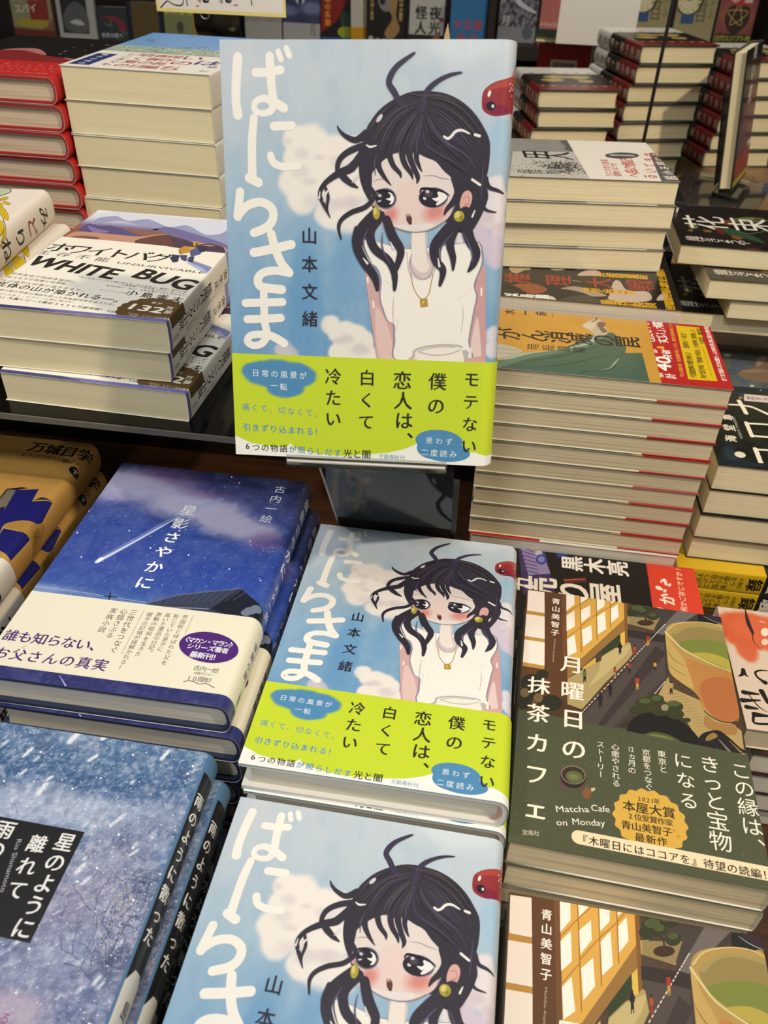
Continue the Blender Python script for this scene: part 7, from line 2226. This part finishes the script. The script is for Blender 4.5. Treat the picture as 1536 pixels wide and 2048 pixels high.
rs = thing('riser_shelf', 'low smoked acrylic riser under the left piles, frosted front edge', 'shelf', None, (-0.40, 0.178, ZB))
MB().box((-0.45, .006, ZR - 0.0045 - ZB), (0.375, 0.60, ZR - ZB)).ob('shelf_plate', SMOKE, rs)
MB().box((-0.45, .0045, ZR - 0.0045 - ZB), (0.375, .0059, ZR - 0.0005 - ZB)).ob('front_edge', acrylic('frosted_edge', '8a8478', 0.8, .3), rs)
for x0 in (-0.44, 0.365):
    MB().box((x0, 0.30, 0.0), (x0 + 0.008, 0.58, ZR - 0.0047 - ZB)).ob('leg_panel', SMOKE, rs)

# bookcase at the back of the shop
bc = thing('bookcase', 'dark wooden bookcase along the back with books faced outwards', 'bookcase', None, (0, 2.2, -0.86))
MB().box((-2.0, 0.30, 0), (2.2, 0.32, 2.6)).ob('back_panel', WOODK, bc)
for x0, x1, z0 in ((-1.95, -0.70, -0.075), (-0.70, 0.0055, -0.02), (0.0055, 2.1, 0.022)):
    MB().box((x0 + .0001, -0.02, z0 - 0.03 + .86), (x1 - .0001, 0.30, z0 + .86)).ob('shelf_board', WOODK, bc)
for x0 in (0.0055, -0.700, 0.70, 1.4, -1.98):
    MB().box((x0, -0.03, 0), (x0 + 0.016, 0.2995, 2.5)).ob('upright', WOODK, bc)

# ------------------------------------------------------------------ the girl books: one standing, two piles lying
WHITECASE = plain('white_case', 'd6d4cf', .6)
PINK = plain('pink_end_band', 'c99f97', .8)
girl = make_book('hardcover_book', '', 'book', None, 134.5, 194, 21.33, ART['girl'], True, ART['girl_band'], 53.2, PAGE_PALE, WHITECASE, PRINT, 0.8, PINK)
GG = 'hardcovers with a girl and a red fish on a pale blue jacket'
tag(girl, 'girl hardcover with a lime band standing upright on the clear easel', 'book', GG)
R0, R1, R2 = Vector((0.998, 0.042, 0.041)), Vector((-0.027, 0.949, -0.313)), Vector((-0.052, 0.312, 0.949))
R0.normalize()
R2 = (R2 - R0 * R2.dot(R0)).normalized()
NN = R0.cross(R2)
mw = Matrix((R0, R2, NN)).transposed().to_4x4()
HB = Vector((-.02672, .11535, .1051))
mw.translation = HB - NN * 0.02133
girl.matrix_world = mw
g1 = dup(girl, 'girl hardcover lying flat, top of the middle pile between blue night sky and tea bowl', GG)
put(g1, 0, 0, -.02133, 0)
girl_t = g1
for i in range(1, 6):
    put(dup(girl, 'girl hardcover lying %s from the top in the middle pile behind the front pile' % ORD[i], GG), (0.0012, -0.0014, 0.001, 0, -0.001)[i - 1], (-0.0012, 0.001, 0, 0.001, 0)[i - 1], -.02133 * (i + 1), (-.5, .4, 0, .3, 0)[i - 1])
for i in range(5):
    put(dup(girl, ('girl hardcover nearest the camera, lying on top of the front pile' if i == 0 else 'girl hardcover lying %s from the top in the front pile' % ORD[i]), GG), -.0015 if i == 0 else 0, -.1985, -.02133 * (i + 2), -.7)

# ------------------------------------------------------------------ other piles of the front row
NAVY = plain('navy_case', '1d2a48', .6)
star = make_book('hardcover_book', '', 'book', None, 134.5, 194, 21.57, dict(ART['star'], ink=ART['star']['ink'] + [('t', 'eef0f6', '星影さやかに', (1000 - 1.5, 178), (1000 - 1.5, 112), 10.5, 1, 1), ('t', 'eef0f6', '古内一絵', (1000 - 1.5, 96), (1000 - 1.5, 72), 7, 0, 1)]), True,
                 dict(ART['star_band'], ink=ART['star_band']['ink'] + [('t', '47206e', '家族小説', (998, 48), (998, 28), 5.6, 1, 1), ('t', '26242c', '三世代をつなぐ', (1004, 54), (1004, 28), 3.6, 0, 1), ('t', '26242c', '文藝春秋', (1000, 18), (1000, 10), 3, 0, 1)]), 62.5, PAGE_PALE, NAVY, PRINT, 1.0, band_y0=7.6)
for o in list(star.children):
    pass
stack(star, 7, -.1415, .0135, .023, .6, 'dark blue shooting star hardcover with a cream band, {} in the left pile', 'starry night hardcovers in a pile', 0.0012, 3, first='dark blue shooting star hardcover with a cream band, on top of its pile', offs=[(0, 0, 0), (.004, -.001, -.4), (.002, 0, 0)])
snow = make_book('hardcover_book', '', 'book', None, 134.5, 194, 21.33, ART['snow'], True, None, 0, PAGE_PALE, plain('black_case', '1a1b1f', .6), PRINT, 0.8)
stack(snow, 6, -.147, -.1905, 0.0, 0, 'snowy blue hardcover with a black title block, {} in the pile at lower left', 'snow scene hardcovers in a pile', 0.001, 5, first='snowy blue hardcover with a black title block, on top of the lower left pile', offs=[(0, 0, 0), (.004, 0, -.3)])
gold = make_book('hardcover_book', '', 'book', None, 134.5, 194, 25.6, ART['gold'], True, ART['gold_band'], 58, PAGE_PALE, plain('ochre_case', '8a6a3a', .6), PRINT, 1.2)
stack(gold, 5, -.3205, .062, 0.0, 1.0, 'ochre hardcover with navy block letters, {} in the pile at the left edge', 'ochre hardcovers in a pile', 0.001, 6, first='ochre hardcover with navy block letters, on top at the left edge')
tea = make_book('paperback_book', '', 'book', None, 128, 188, 19.8, ART['tea'], False, None, 0, PAGE_TAN, None, MATTE, 0.9)
TG = 'tea bowl paperbacks in two piles'
stack(tea, 5, .137, -.002, -.029, -2.1, 'green tea bowl paperback, {} in the pile right of the girl books', TG, 0.001, 7, first='green tea bowl paperback with a yellow seal, on top of its pile', offs=[(0, 0, 0), (.001, -.001, .3)])
for i in range(3):
    put(dup(tea, ('green tea bowl paperback at the bottom right corner, on top of the front pile' if i == 0 else 'green tea bowl paperback lying %s in the bottom right pile' % ORD[i]), TG), .139, -.1945, -.0686 - .0198 * (i + 1), -1.0)

# ------------------------------------------------------------------ pocket books right of the middle
notes = make_book('paperback_book', '', 'book', None, 105, 149, 21.5, ART['notes'], False, ART['notes_band'], 38, PAGE_CREAM, None, MATTE)
stack(notes, 2, .284, .192, -.085, 90, 'black pocket book with banknotes and orange red band, {} in its low pile', 'pocket books with an orange red band', 0, 0, first='black pocket book with banknotes and an orange red band behind the tea bowl book')
lips = make_book('paperback_book', '', 'book', None, 105, 149, 17.6, ART['lips'], False, None, 0, PAGE_TAN, None, MATTE)
put(tag(lips, 'white pocket book with big orange lips right of the tea bowl book', 'book'), .424, .1, -.04 - .0176, 90)
blk = make_book('paperback_book', '', 'book', None, 105, 149, 17.6, dict(soft=[('fill', '17130f'), ('n', '3a1614', 14, 14, .8, 4, .6)], ink=[('p', '7a6a4a', [(20, 90), (50, 110), (70, 80), (40, 60)], 1), ('e', '7a1c1c', (80, 110), 16, 14, 0)]), False, None, 0, PAGE_PALE, None, MATTE)
stack(blk, 4, .432, .096, -.0576, 90, 'black and red pocket book lying {} under the lips book', 'black and red pocket books under the lips book', 0.002, 4)

statue = make_book('paperback_book', '', 'book', None, 105, 170, 15.2, dict(ART['statue'], rim=(.84, .82, .75)), False, ART['statue_band'], 49, PAGE_TAN, None, PRINT, band_thick=.7)
stack(statue, 10, .271, .299, .076, 90, 'yellow and green pocket book with a red band, {} of the tall pile', 'yellow and green pocket books in a tall pile', 0.0009, 11, first='yellow and green pocket book with a red band, cover fully seen on its tall pile')
yw = make_book('paperback_book', '', 'book', None, 105, 166, 17.3, dict(soft=[('fill', 'd9d4c8')], ink=[('p', 'b3261c', [(-1, 110), (106, 110), (106, 171), (-1, 171)], 0), ('p', 'c9982a', [(3, -1), (106, -1), (106, 110), (3, 110)], 0)]), False, None, 0, PAGE_PALE, None, PRINT)
stack(yw, 3, .269, .2965, -.076, 90, 'red, yellow and white pocket book lying {} under the tall red banded pile', 'red and yellow pocket books under the tall pile', 0.001, 2)

night = make_book('paperback_book', '', 'book', None, 128, 188, 23.3, ART['night'], False, None, 0, PAGE_CREAM, None, PRINT)
NG = 'black paperbacks with white stroke lettering in a pile'
stack(night, 4, .469, .31, .007, 90, 'black paperback with white strokes, {} in the right edge pile', NG, 0.002, 12, first='black paperback with white stroke lettering, on top at the right edge')
YSP = [('p', 'c9a41c', [(1000 - 11.2, -1), (1000 + 11.2, -1), (1000 + 11.2, 200), (1000 - 11.2, 200)], 0), ('p', '15150f', [(1000 - 11.2, 70), (1000 + 11.2, 70), (1000 + 11.2, 190), (1000 - 11.2, 190)], 0),
       ('t', '2a2410', '新型コロナ', (1006, 62 - 22), (1006, 14), 5.4, 1, 1), ('t', '2a2410', 'ウイルスの狂騒', (1001, 46), (1001, 14), 5.4, 1, 1), ('t', '2a2410', 'を描き尽くす！', (996, 46), (996, 14), 5.4, 1, 1), ('t', '2a2410', 'COVID-19', (1004, 52), (996, 52), 5, 1, .8),
       ('t', '1b170c', '録', (1000, 63), (1000, 63), 13, 2, 1), ('t', 'dcd6c6', '狂騒', (1000, 96), (1000, 80), 14, 2, 1), ('t', 'dcd6c6', 'コロナ', (1000, 150), (1000, 116), 14, 2, 1)]
nspine = make_book('paperback_book', '', 'book', None, 128, 188, 20.8, dict(soft=[('fill', '15150f')], ink=YSP + [('p', 'c9a41c', [(-1, -1), (128, -1), (128, 70), (-1, 70)], 0)]), False, None, 0, PAGE_CREAM, None, PRINT)
stack(nspine, 2, .272, .425, -.0862, -90, 'black paperback with yellow lettered spine facing out, {} of two at right', 'yellow spined paperbacks under the black ones', 0, 0, first='upper black paperback with yellow lettered spine facing out, under the right edge pile')
hand = make_book('paperback_book', '', 'book', None, 103, 188, 20.0, ART['hand'], False, None, 0, PAGE_PALE, None, PRINT)
put(tag(hand, 'grey green paperback with a painted hand, between the black paperbacks and the flower pile', 'book'), .516, .475, ZB, 90)

# ------------------------------------------------------------------ rear piles
faces = make_book('paperback_book', '', 'book', None, 128, 188, 15.0, ART['faces'], False, None, 0, PAGE_PALE, None, PRINT)
put(tag(faces, 'black paperback with cut out faces and yellow lettering under the grey pile', 'book'), .249, .408, .085 - .015, 90)
fil = make_book('paperback_book', '', 'book', None, 128, 188, 22.0, dict(soft=[('fill', '3a3430')], ink=[]), False, None, 0, PAGE_CREAM, None, PRINT, 4)
stack(fil, 5, .247, .412, .07, 90, 'plain dark paperback, {} under the one with cut out faces', 'dark paperbacks at the foot of the grey pile', 0.001, 1)
box = thing('display_block', 'plain block propping up the rear half of the grey book pile', 'block', None, (0.15, 0.60, ZB))
MB().box((-0.10, -0.055, 0), (0.08, 0.06, 0.125 - .0003)).ob('block_body', WOODK, box)
woods = make_book('paperback_book', '', 'book', None, 128, 188, 19.0, ART['woods'], False, ART['woods_band'], 74, PAGE_CREAM, None, MATTE)
stack(woods, 4, .239, .487, .161, 97.0, 'grey paperback with bare trees, {} of the pile right of the standing girl', 'grey paperbacks with a white band', 0.0012, 15, first='grey paperback with bare trees and red lettering, on top right of the standing girl')
flowers = make_book('paperback_book', '', 'book', None, 128, 188, 18.6, ART['flowers'], False, None, 0, PAGE_CREAM, None, PRINT)
stack(flowers, 4, .453, .55, .09, 90, 'black still life paperback with flowers, {} of the uneven pile at right', 'black flower still life paperbacks', 0, 0, first='black still life paperback with flowers, on top of the uneven pile at right',
      offs=[(0, 0, 0), (.026, -.027, 1.5), (.050, -.026, 1.0), (.006, -.02, 0)])
fil2 = make_book('paperback_book', '', 'book', None, 128, 188, 18.5, dict(soft=[('fill', 'b59a88')], ink=[]), False, None, 0, PAGE_PINK, None, PRINT, 4)
stack(fil2, 3, .462, .583, .0155, 90, 'pinkish edged paperback lying {} under the black flower books', 'pinkish paperbacks under the flower pile', 0.001, 8)
for nm, fillc, ink, z, lab in (('a', '1b1a19', [('t', 'dcd8d0', 'ア', (1000, 176), (1000, 176), 18, 2, 1), ('t', 'dcd8d0', '生', (1000, 164), (1000, 164), 14, 1, 1)], .112, 'paperback with black spine and white lettering wedged between grey and flower piles'),
                               ('b', 'd2cdbf', [('e', '2f6a5a', (1000, 176), 8, 8, 0)], .086, 'paperback with cream spine and green dot between the grey and flower piles'),
                               ('c', '1a2240', [('t', 'dcd8d0', '樹', (1000, 172), (1000, 172), 18, 2, 1)], .060, 'navy spined paperback with one white character between the grey and flower piles')):
    bk = make_book('paperback_book', lab, 'book', None, 128, 188, 26.0, dict(soft=[('fill', fillc)], ink=ink), False, None, 0, PAGE_CREAM, None, PRINT, 4)
    put(bk, .092, .775, z - .038, -90)
fil3 = make_book('paperback_book', '', 'book', None, 128, 188, 20.6, dict(soft=[('fill', '2a2a30')], ink=[]), False, None, 0, PAGE_CREAM, None, PRINT, 4)
stack(fil3, 3, .092, .775, .022, -90, 'dark paperback lying {} under the navy spined one', 'dark paperbacks under the three odd ones', 0.001, 9)

# left piles on the smoked riser
mount = make_book('paperback_book', '', 'book', None, 128, 188, 21.33, ART['mountain'], False, None, 0, PAGE_SMOOTH, None, MATTE, 0.9)
stack(mount, 3, -.222, .204, .134, 0, 'white and purple mountain paperback, {} of three on the smoked riser', 'mountain climber paperbacks on the riser', 0, 0, first='white mountain climber paperback with big black lettering, topmost of three', offs=[(0, 0, 0), (-.003, .0005, .6), (.010, -.006, -1.5)])
field = make_book('paperback_book', '', 'book', None, 128, 188, 25.8, ART['field'], False, None, 0, PAGE_SMOOTH, None, MATTE)
stack(field, 6, -.2675, .458, .225, -2, 'thick cream paged paperback, {} of the pile left of the standing girl', 'thick cream paged paperbacks with a blue and white cover', 0.0015, 21, first='thick paperback with blue sky and white lower cover, on top left of the standing girl')
REDC = plain('red_case', '9a1e1c', .6)
redb = make_book('hardcover_book', '', 'book', None, 134.5, 194, 20.9, ART['redblack'], True, ART['redblack_band'], 62, PAGE_PINK, REDC, PRINT)
stack(redb, 7, -.405, .452, .2165, 0, 'red hardcover, {} of the pile at the upper left corner', 'red hardcovers in the upper left pile', 0.0012, 22, first='red and black hardcover on top at the upper left corner', offs=[(0, 0, 0), (.002, .001, -.4), (.0015, 0, -.6), (.003, .001, -.5), (.004, -.001, 0.), (.004, 0, 0), (.004, 0, 0)])
butter = make_book('hardcover_book', '', 'picture book', None, 130, 175, 26.6, ART['butterfly'], True, None, 0, PAGE_PALE, WHITECASE, MATTE)
stack(butter, 3, -.362, .193, .15, 7, 'white picture book with yellow butterflies, {} at the left edge', 'white picture books with yellow butterflies', 0, 0, first='white picture book with yellow butterflies, on top at the left edge', offs=[(0, 0, 0), (.0035, .006, -2.2), (0, 0, 0)])

# far right hardcovers with torn looking gold leaf covers, spines to the left
leaf = make_book('hardcover_book', '', 'book', None, 131, 190, 28.4, ART['gold_leaf'], True, None, 0, PAGE_CREAM, plain('bottle_green_case', '14261a', .6), PRINT, 2.0)
LG = 'thick red and black hardcovers with gold leaf covers'


def leafpile(n, bl, th, ztop, where, seed, first=False):
    c, s_ = math.cos(math.radians(th)), math.sin(math.radians(th))
    R = random.Random(seed)
    for i in range(n):
        w_, h_ = .131, .190
        x, y = bl[0] + c * w_ - s_ * h_, bl[1] + s_ * w_ + c * h_
        lab = 'thick red and black hardcover, %s of the %s' % (ORD[i], where)
        o = tag(leaf, lab, 'book', LG) if (first and i == 0) else dup(leaf, lab, LG)
        put(o, x + R.uniform(-1, 1) * .003 - .004 * i, y + R.uniform(-1, 1) * .003, ztop - .0284 * (i + 1), th + 180 + R.uniform(-1, 1) * .8)


leafpile(7, (.285, 1.26), 17, ZB + 7 * .0284, 'tall rear pile behind the steel rod', 31, True)
leafpile(5, (.134, 1.18), 13, ZB + 5 * .0284, 'shorter rear pile beside the standing girl', 32)
leafpile(6, (.455, 1.36), 15, ZB + 6 * .0284, 'pile behind the upright black book', 33)

# ------------------------------------------------------------------ stands, cards and signs
def frame(o, mat):
    o.matrix_world = mat
    return o


def card(name, label, cat, W, H, T, art, group=None):
    root = thing(name, label, cat, group)
    p0 = profile(W, T, 0.5, 4.0, 0.05, 3)
    sheet('printed_face', p0, 0, H, art, MATTE, root, 0.04, 0, 3.0)
    MB().box((.1 * MM, .1 * MM, .12 * MM), ((W - .6) * MM, (H - .1) * MM, (T - .12) * MM)).ob('card_core', CARD, root)
    return root


es = thing('book_easel', 'clear acrylic easel with a lip under the standing girl book', 'book stand')
TH = .02133
lip = MB()
lip.plate([(-.0012, -.004), (-.0026, .004), (-.0026, TH + .004), (-.0012, TH + .0105), (.004, TH + .0125)], .030, .112, .0022)
lo = lip.ob('lip', CLEAR, es)
lo.matrix_local = mw @ Matrix.Translation((0, 0, 0))
le = MB().tube([(.0305, .0125 - .0, TH + .0040 + .0), (.1115, .0125, TH + .0040)], .0009, 8).ob('lip_rim', plain('acrylic_rim', 'c4bdb8', .15), es)
le.matrix_local = mw @ Matrix.Translation((0, -.011, .0085))
bp = MB()
bp.box((.030, -.002, -.0062), (.112, .120, -.0036)).ob('back_panel', CLEAR, es).matrix_local = mw
pan = MB()
pan.plate([(.1405, .0930), (.202, -.004), (.284, -.1274)], .012, .0885, .003)
pan.ob('support_panel', TINT, es)
MB().plate([(.1405, .0930), (.202, -.004), (.284, -.1274)], .0105, .0119, .0034).ob('panel_edge', plain('acrylic_cut_edge', 'a09c94', .3), es)
MB().plate([(.150, .078), (.202, -.004), (.284, -.1274)], .0886, .0918, .0034).ob('edge_tape', plain('dark_tape', '1c1a17', .6, 0, .6), es)
slip = thing('paper_slip', 'tan paper slip with a pointed tip behind the standing girl book', 'paper slip')
sv = [(.098, .170), (.1035, .170), (.1040, .1955), (.1022, .2050), (.1008, .2000)]
mesh_ob('slip_sheet', [(a, b, -.0012) for a, b in sv] + [(a, b, -.0016) for a, b in sv], [(0, 1, 2, 3, 4), (9, 8, 7, 6, 5)] + [(i, i + 5, (i + 1) % 5 + 5, (i + 1) % 5) for i in range(5)], plain('kraft_paper', 'a98a62', .8), slip).matrix_local = mw

# doodle card on its clip stand, behind the cream paged pile
dc = card('doodle_card', 'cream card with a yellow border and drawn eyes held by the clip', 'card', 136, 90, 1.4, ART['doodle'])
dc.location = (-.2765, .7014, .2366)
dc.rotation_euler = (PI / 2, 0, 0)
cs = thing('clip_stand', 'dark bulldog clip on a thin post holding the doodle card', 'card stand', None, (-.215, .716, ZR))
MB().plate([(-.010, .1745), (-.0115, .168), (-.012, .156), (-.009, .150), (-.002, .144), (.004, .140)], -.024, .024, .0014).ob('clip_plate', STEEL, cs, True)
for x0 in (-.010, .013):
    MB().tube([(x0 - .004, -.013, .172), (x0 - .0045, -.0175, .180), (x0 - .002, -.0185, .190), (x0 + .002, -.0185, .190), (x0 + .0045, -.0175, .180), (x0 + .004, -.013, .172)], .0008, 6).ob('wire_loop', CHROME, cs, True)
MB().tube([(-.011 + .005 * math.cos(t), -.0137, .1665 + .005 * math.sin(t)) for t in np.linspace(0, 2 * PI, 18, endpoint=False)], .0011, 6, True).ob('eyelet', CHROME, cs, True)
MB().tube([(0, .004, .001), (0, .004, .142)], .0018, 8).ob('post', STEEL, cs)
MB().box((-.02, -.012, 0), (.02, .02, .0012)).ob('base', STEEL, cs)

# thin rod in front of the tall rear pile
rd = thing('sign_rod', 'thin dark steel rod rising in front of the tall rear pile', 'rod', None, (.2625, .90, ZB))
MB().tube([(0, 0, .001), (.0005, 0, .2), (.002, 0, .52)], .0022, 10).ob('rod', STEEL, rd)
MB().tube([(0, 0, 0), (0, 0, .003)], .016, 20).ob('foot', STEEL, rd)
wc = thing('white_card', 'blank white card standing behind the red spined rear pile', 'card', None, (.232, 1.56, ZB))
MB().box((-.072, 0, .155), (.071, .0015, .34)).ob('card_sheet', CARD, wc)
MB().tube([(0, .0045, .001), (0, .0045, .30)], .0025, 8).ob('post', CLEAR, wc)
MB().box((-.03, -.02, 0), (.03, .03, .002)).ob('foot', CLEAR, wc)

# black book upright on a clear easel at the right
up = make_book('hardcover_book', 'black hardcover with dark red cover standing upright on a clear easel at right', 'book', None, 131, 194, 21, dict(ART['dark_upright']), True, None, 0, PAGE_SMOOTH, plain('black_cloth', '131318', .5), PRINT, 2.0)
ex = Vector((.36, .93, 0)).normalized()
n0 = ex.cross(Vector((0, 0, 1)))
ey = (Vector((0, 0, 1)) - n0 * .15).normalized()
ez = ex.cross(ey)
mu = Matrix((ex, ey, ez)).transposed().to_4x4()
mu.translation = Vector((.449, 1.155, -.022)) - ez * .021
up.matrix_world = mu
e2 = thing('book_easel', 'low clear acrylic easel carrying the upright black book at right', 'book stand', None, (.449, 1.155, ZB), math.atan2(.93, .36))
MB().box((-.050, -.045, .0), (.150, .10, .003)).ob('base_plate', CLEAR, e2)
MB().plate([(.030, .003), (.0275, .0125), (.012, .0105), (-.012, .0075), (-.014, .016)], .0, .12, .002).ob('lip', CLEAR, e2)
MB().plate([(.0290, .020), (.050, .150)], .01, .12, .002).ob('back_panel', CLEAR, e2)

# odd books on the rear table
rb = make_book('paperback_book', 'red book with a white barcode label standing upright at the rear', 'book', None, 105, 150, 26, dict(soft=[('fill', '8e2018')], ink=[('p', 'c9c2b4', [(26, 70), (78, 70), (78, 118), (26, 118)], 0)] + [('p', '26221f', [(30 + 3.2 * i, 92), (31.6 + 3.2 * i + (i % 3) * .5, 92), (31.6 + 3.2 * i + (i % 3) * .5, 113), (30 + 3.2 * i, 113)], 0) for i in range(14)]), False, None, 0, PAGE_CREAM, None, PRINT, 4)
rb.location = (.132, 1.655, ZB)
rb.rotation_euler = (PI / 2, 0, 0)
fb = make_book('hardcover_book', 'dark green hardcover lying on top of the upright barcode book', 'book', None, 105, 150, 13, dict(soft=[('fill', '1e3426')], ink=[]), True, None, 0, PAGE_CREAM, plain('green_case', '1e3426', .6), PRINT, 4)
put(fb, .270, 1.59, ZB + .150, 90)
bu = make_book('paperback_book', 'blue and crimson book standing at the far right edge', 'book', None, 105, 150, 20, dict(soft=[('fill', '1c4a9a'), ('b', '8a1c3c', (50, 20), 60, 40, .9, .3), ('n', '5a8ac9', 3, 9, .5, 3, .6)], ink=[]), False, None, 0, PAGE_CREAM, None, PRINT, 3)
bu.location = (.60, 1.66, ZB)
bu.rotation_euler = (PI / 2, 0, 0)
gp = make_book('paperback_book', '', 'book', None, 128, 188, 27, dict(soft=[('fill', '8a8a88')], ink=[('t', '3a3a3a', '書店文庫', (1000, 178), (1000, 130), 12, 1, 1)]), False, None, 0, PAGE_PALE, None, PRINT, 4)
stack(gp, 2, .592, 1.62, ZB + .054, -90, 'grey spined paperback lying {} at the far right', 'grey spined paperbacks at far right', 0.002, 2)

# ------------------------------------------------------------------ bookcase: books faced outwards, sign
def faced(art, label, x0, x1, zb, T=14, y=2.26, H=None):
    W = (x1 - x0) * 1000
    b = make_book('paperback_book', label, 'book', 'books faced outwards on the far bookcase', 128, 188, T, art, False, None, 0, PAGE_CREAM, None, MATTE, 3)
    s = W / 128
    b.scale = (s, s, 1)
    b.location = (x0, y, zb)
    b.rotation_euler = (math.radians(85), 0, 0)
    return b


LZ, MZ, RZ = -0.075, -0.02, 0.022
for nm, lab, x0, x1, zb in (
        ('shelf_spy', 'brown and red book with white lettering at the far left of the bookcase', -1.336, -1.216, LZ),
        ('shelf_white', 'white book with a grey photograph on the left of the bookcase', -1.200, -1.090, LZ),
        ('shelf_teal', 'dark teal book with white lettering and red leaves on the bookcase', -1.084, -.995, LZ),
        ('shelf_navy', 'navy bordered book with gold picture and pink band on the bookcase', -.992, -.893, LZ),
        ('shelf_lime', 'lime and brown book below the doodle card on the bookcase', -.888, -.792, LZ),
        ('shelf_grass', 'book with yellow grass blades over a white band on the bookcase', -.656, -.553, MZ),
        ('shelf_sky', 'dark blue sky book with a white barcode band on the bookcase', -.549, -.447, MZ),
        ('shelf_crimson', 'red and black book with a blue band on the bookcase', -.444, -.357, MZ),
        ('shelf_skull', 'black book with a skull and tan figure on the bookcase', -.319, -.216, MZ),
        ('shelf_monster', 'white book with big black brush characters on the bookcase', -.210, -.107, MZ),
        ('shelf_silver', 'silver grey book on the bookcase right of the blue sign', .030, .128, RZ),
        ('shelf_coral', 'coral red book behind the white card on the bookcase', .136, .232, RZ),
        ('shelf_clock', 'cream book with a clock face just right of the white card', .362, .459, RZ),
        ('shelf_star', 'dark red book with a gold star at the right end of the bookcase', .579, .668, RZ)):
    bk = faced(ART[nm], lab, x0, x1, zb)
    if nm == 'shelf_clock':
        c2 = dup(bk, 'cream book with a clock face behind the steel rod on the bookcase')
        c2.location = (.474, 2.26, zb)
sp = make_book('paperback_book', 'thick pale book with a yellow foot, spine out between two dark books on the bookcase', 'book', 'books faced outwards on the far bookcase', 34, 150, 90, ART['shelf_pale'], False, None, 0, PAGE_CREAM, None, MATTE, 3)
sp.location = (-.355, 2.30, MZ)
sp.rotation_euler = (PI / 2, 0, 0)
sg = card('section_sign', 'blue sign with red lettering and a cream strip on the bookcase', 'sign', 92, 150, 8, dict(soft=[('fill', '2f6a9c')], ink=[('t', 'a8383c', '文芸書', (20, 84), (72, 84), 23, 1, 1), ('t', 'a8383c', '新刊', (32, 54), (62, 54), 23, 1, 1), ('p', 'b9b890', [(14, 16), (80, 16), (80, 38), (14, 38)], 0), ('t', '2a2a24', '小説・作品', (24, 27), (70, 27), 13, 1, 1)]))
sg.location = (-.092, 2.20, MZ)
sg.rotation_euler = (PI / 2, 0, 0)

# ------------------------------------------------------------------ done
bpy.data.objects.remove(FONT_OB)
bpy.data.curves.remove(FONT)
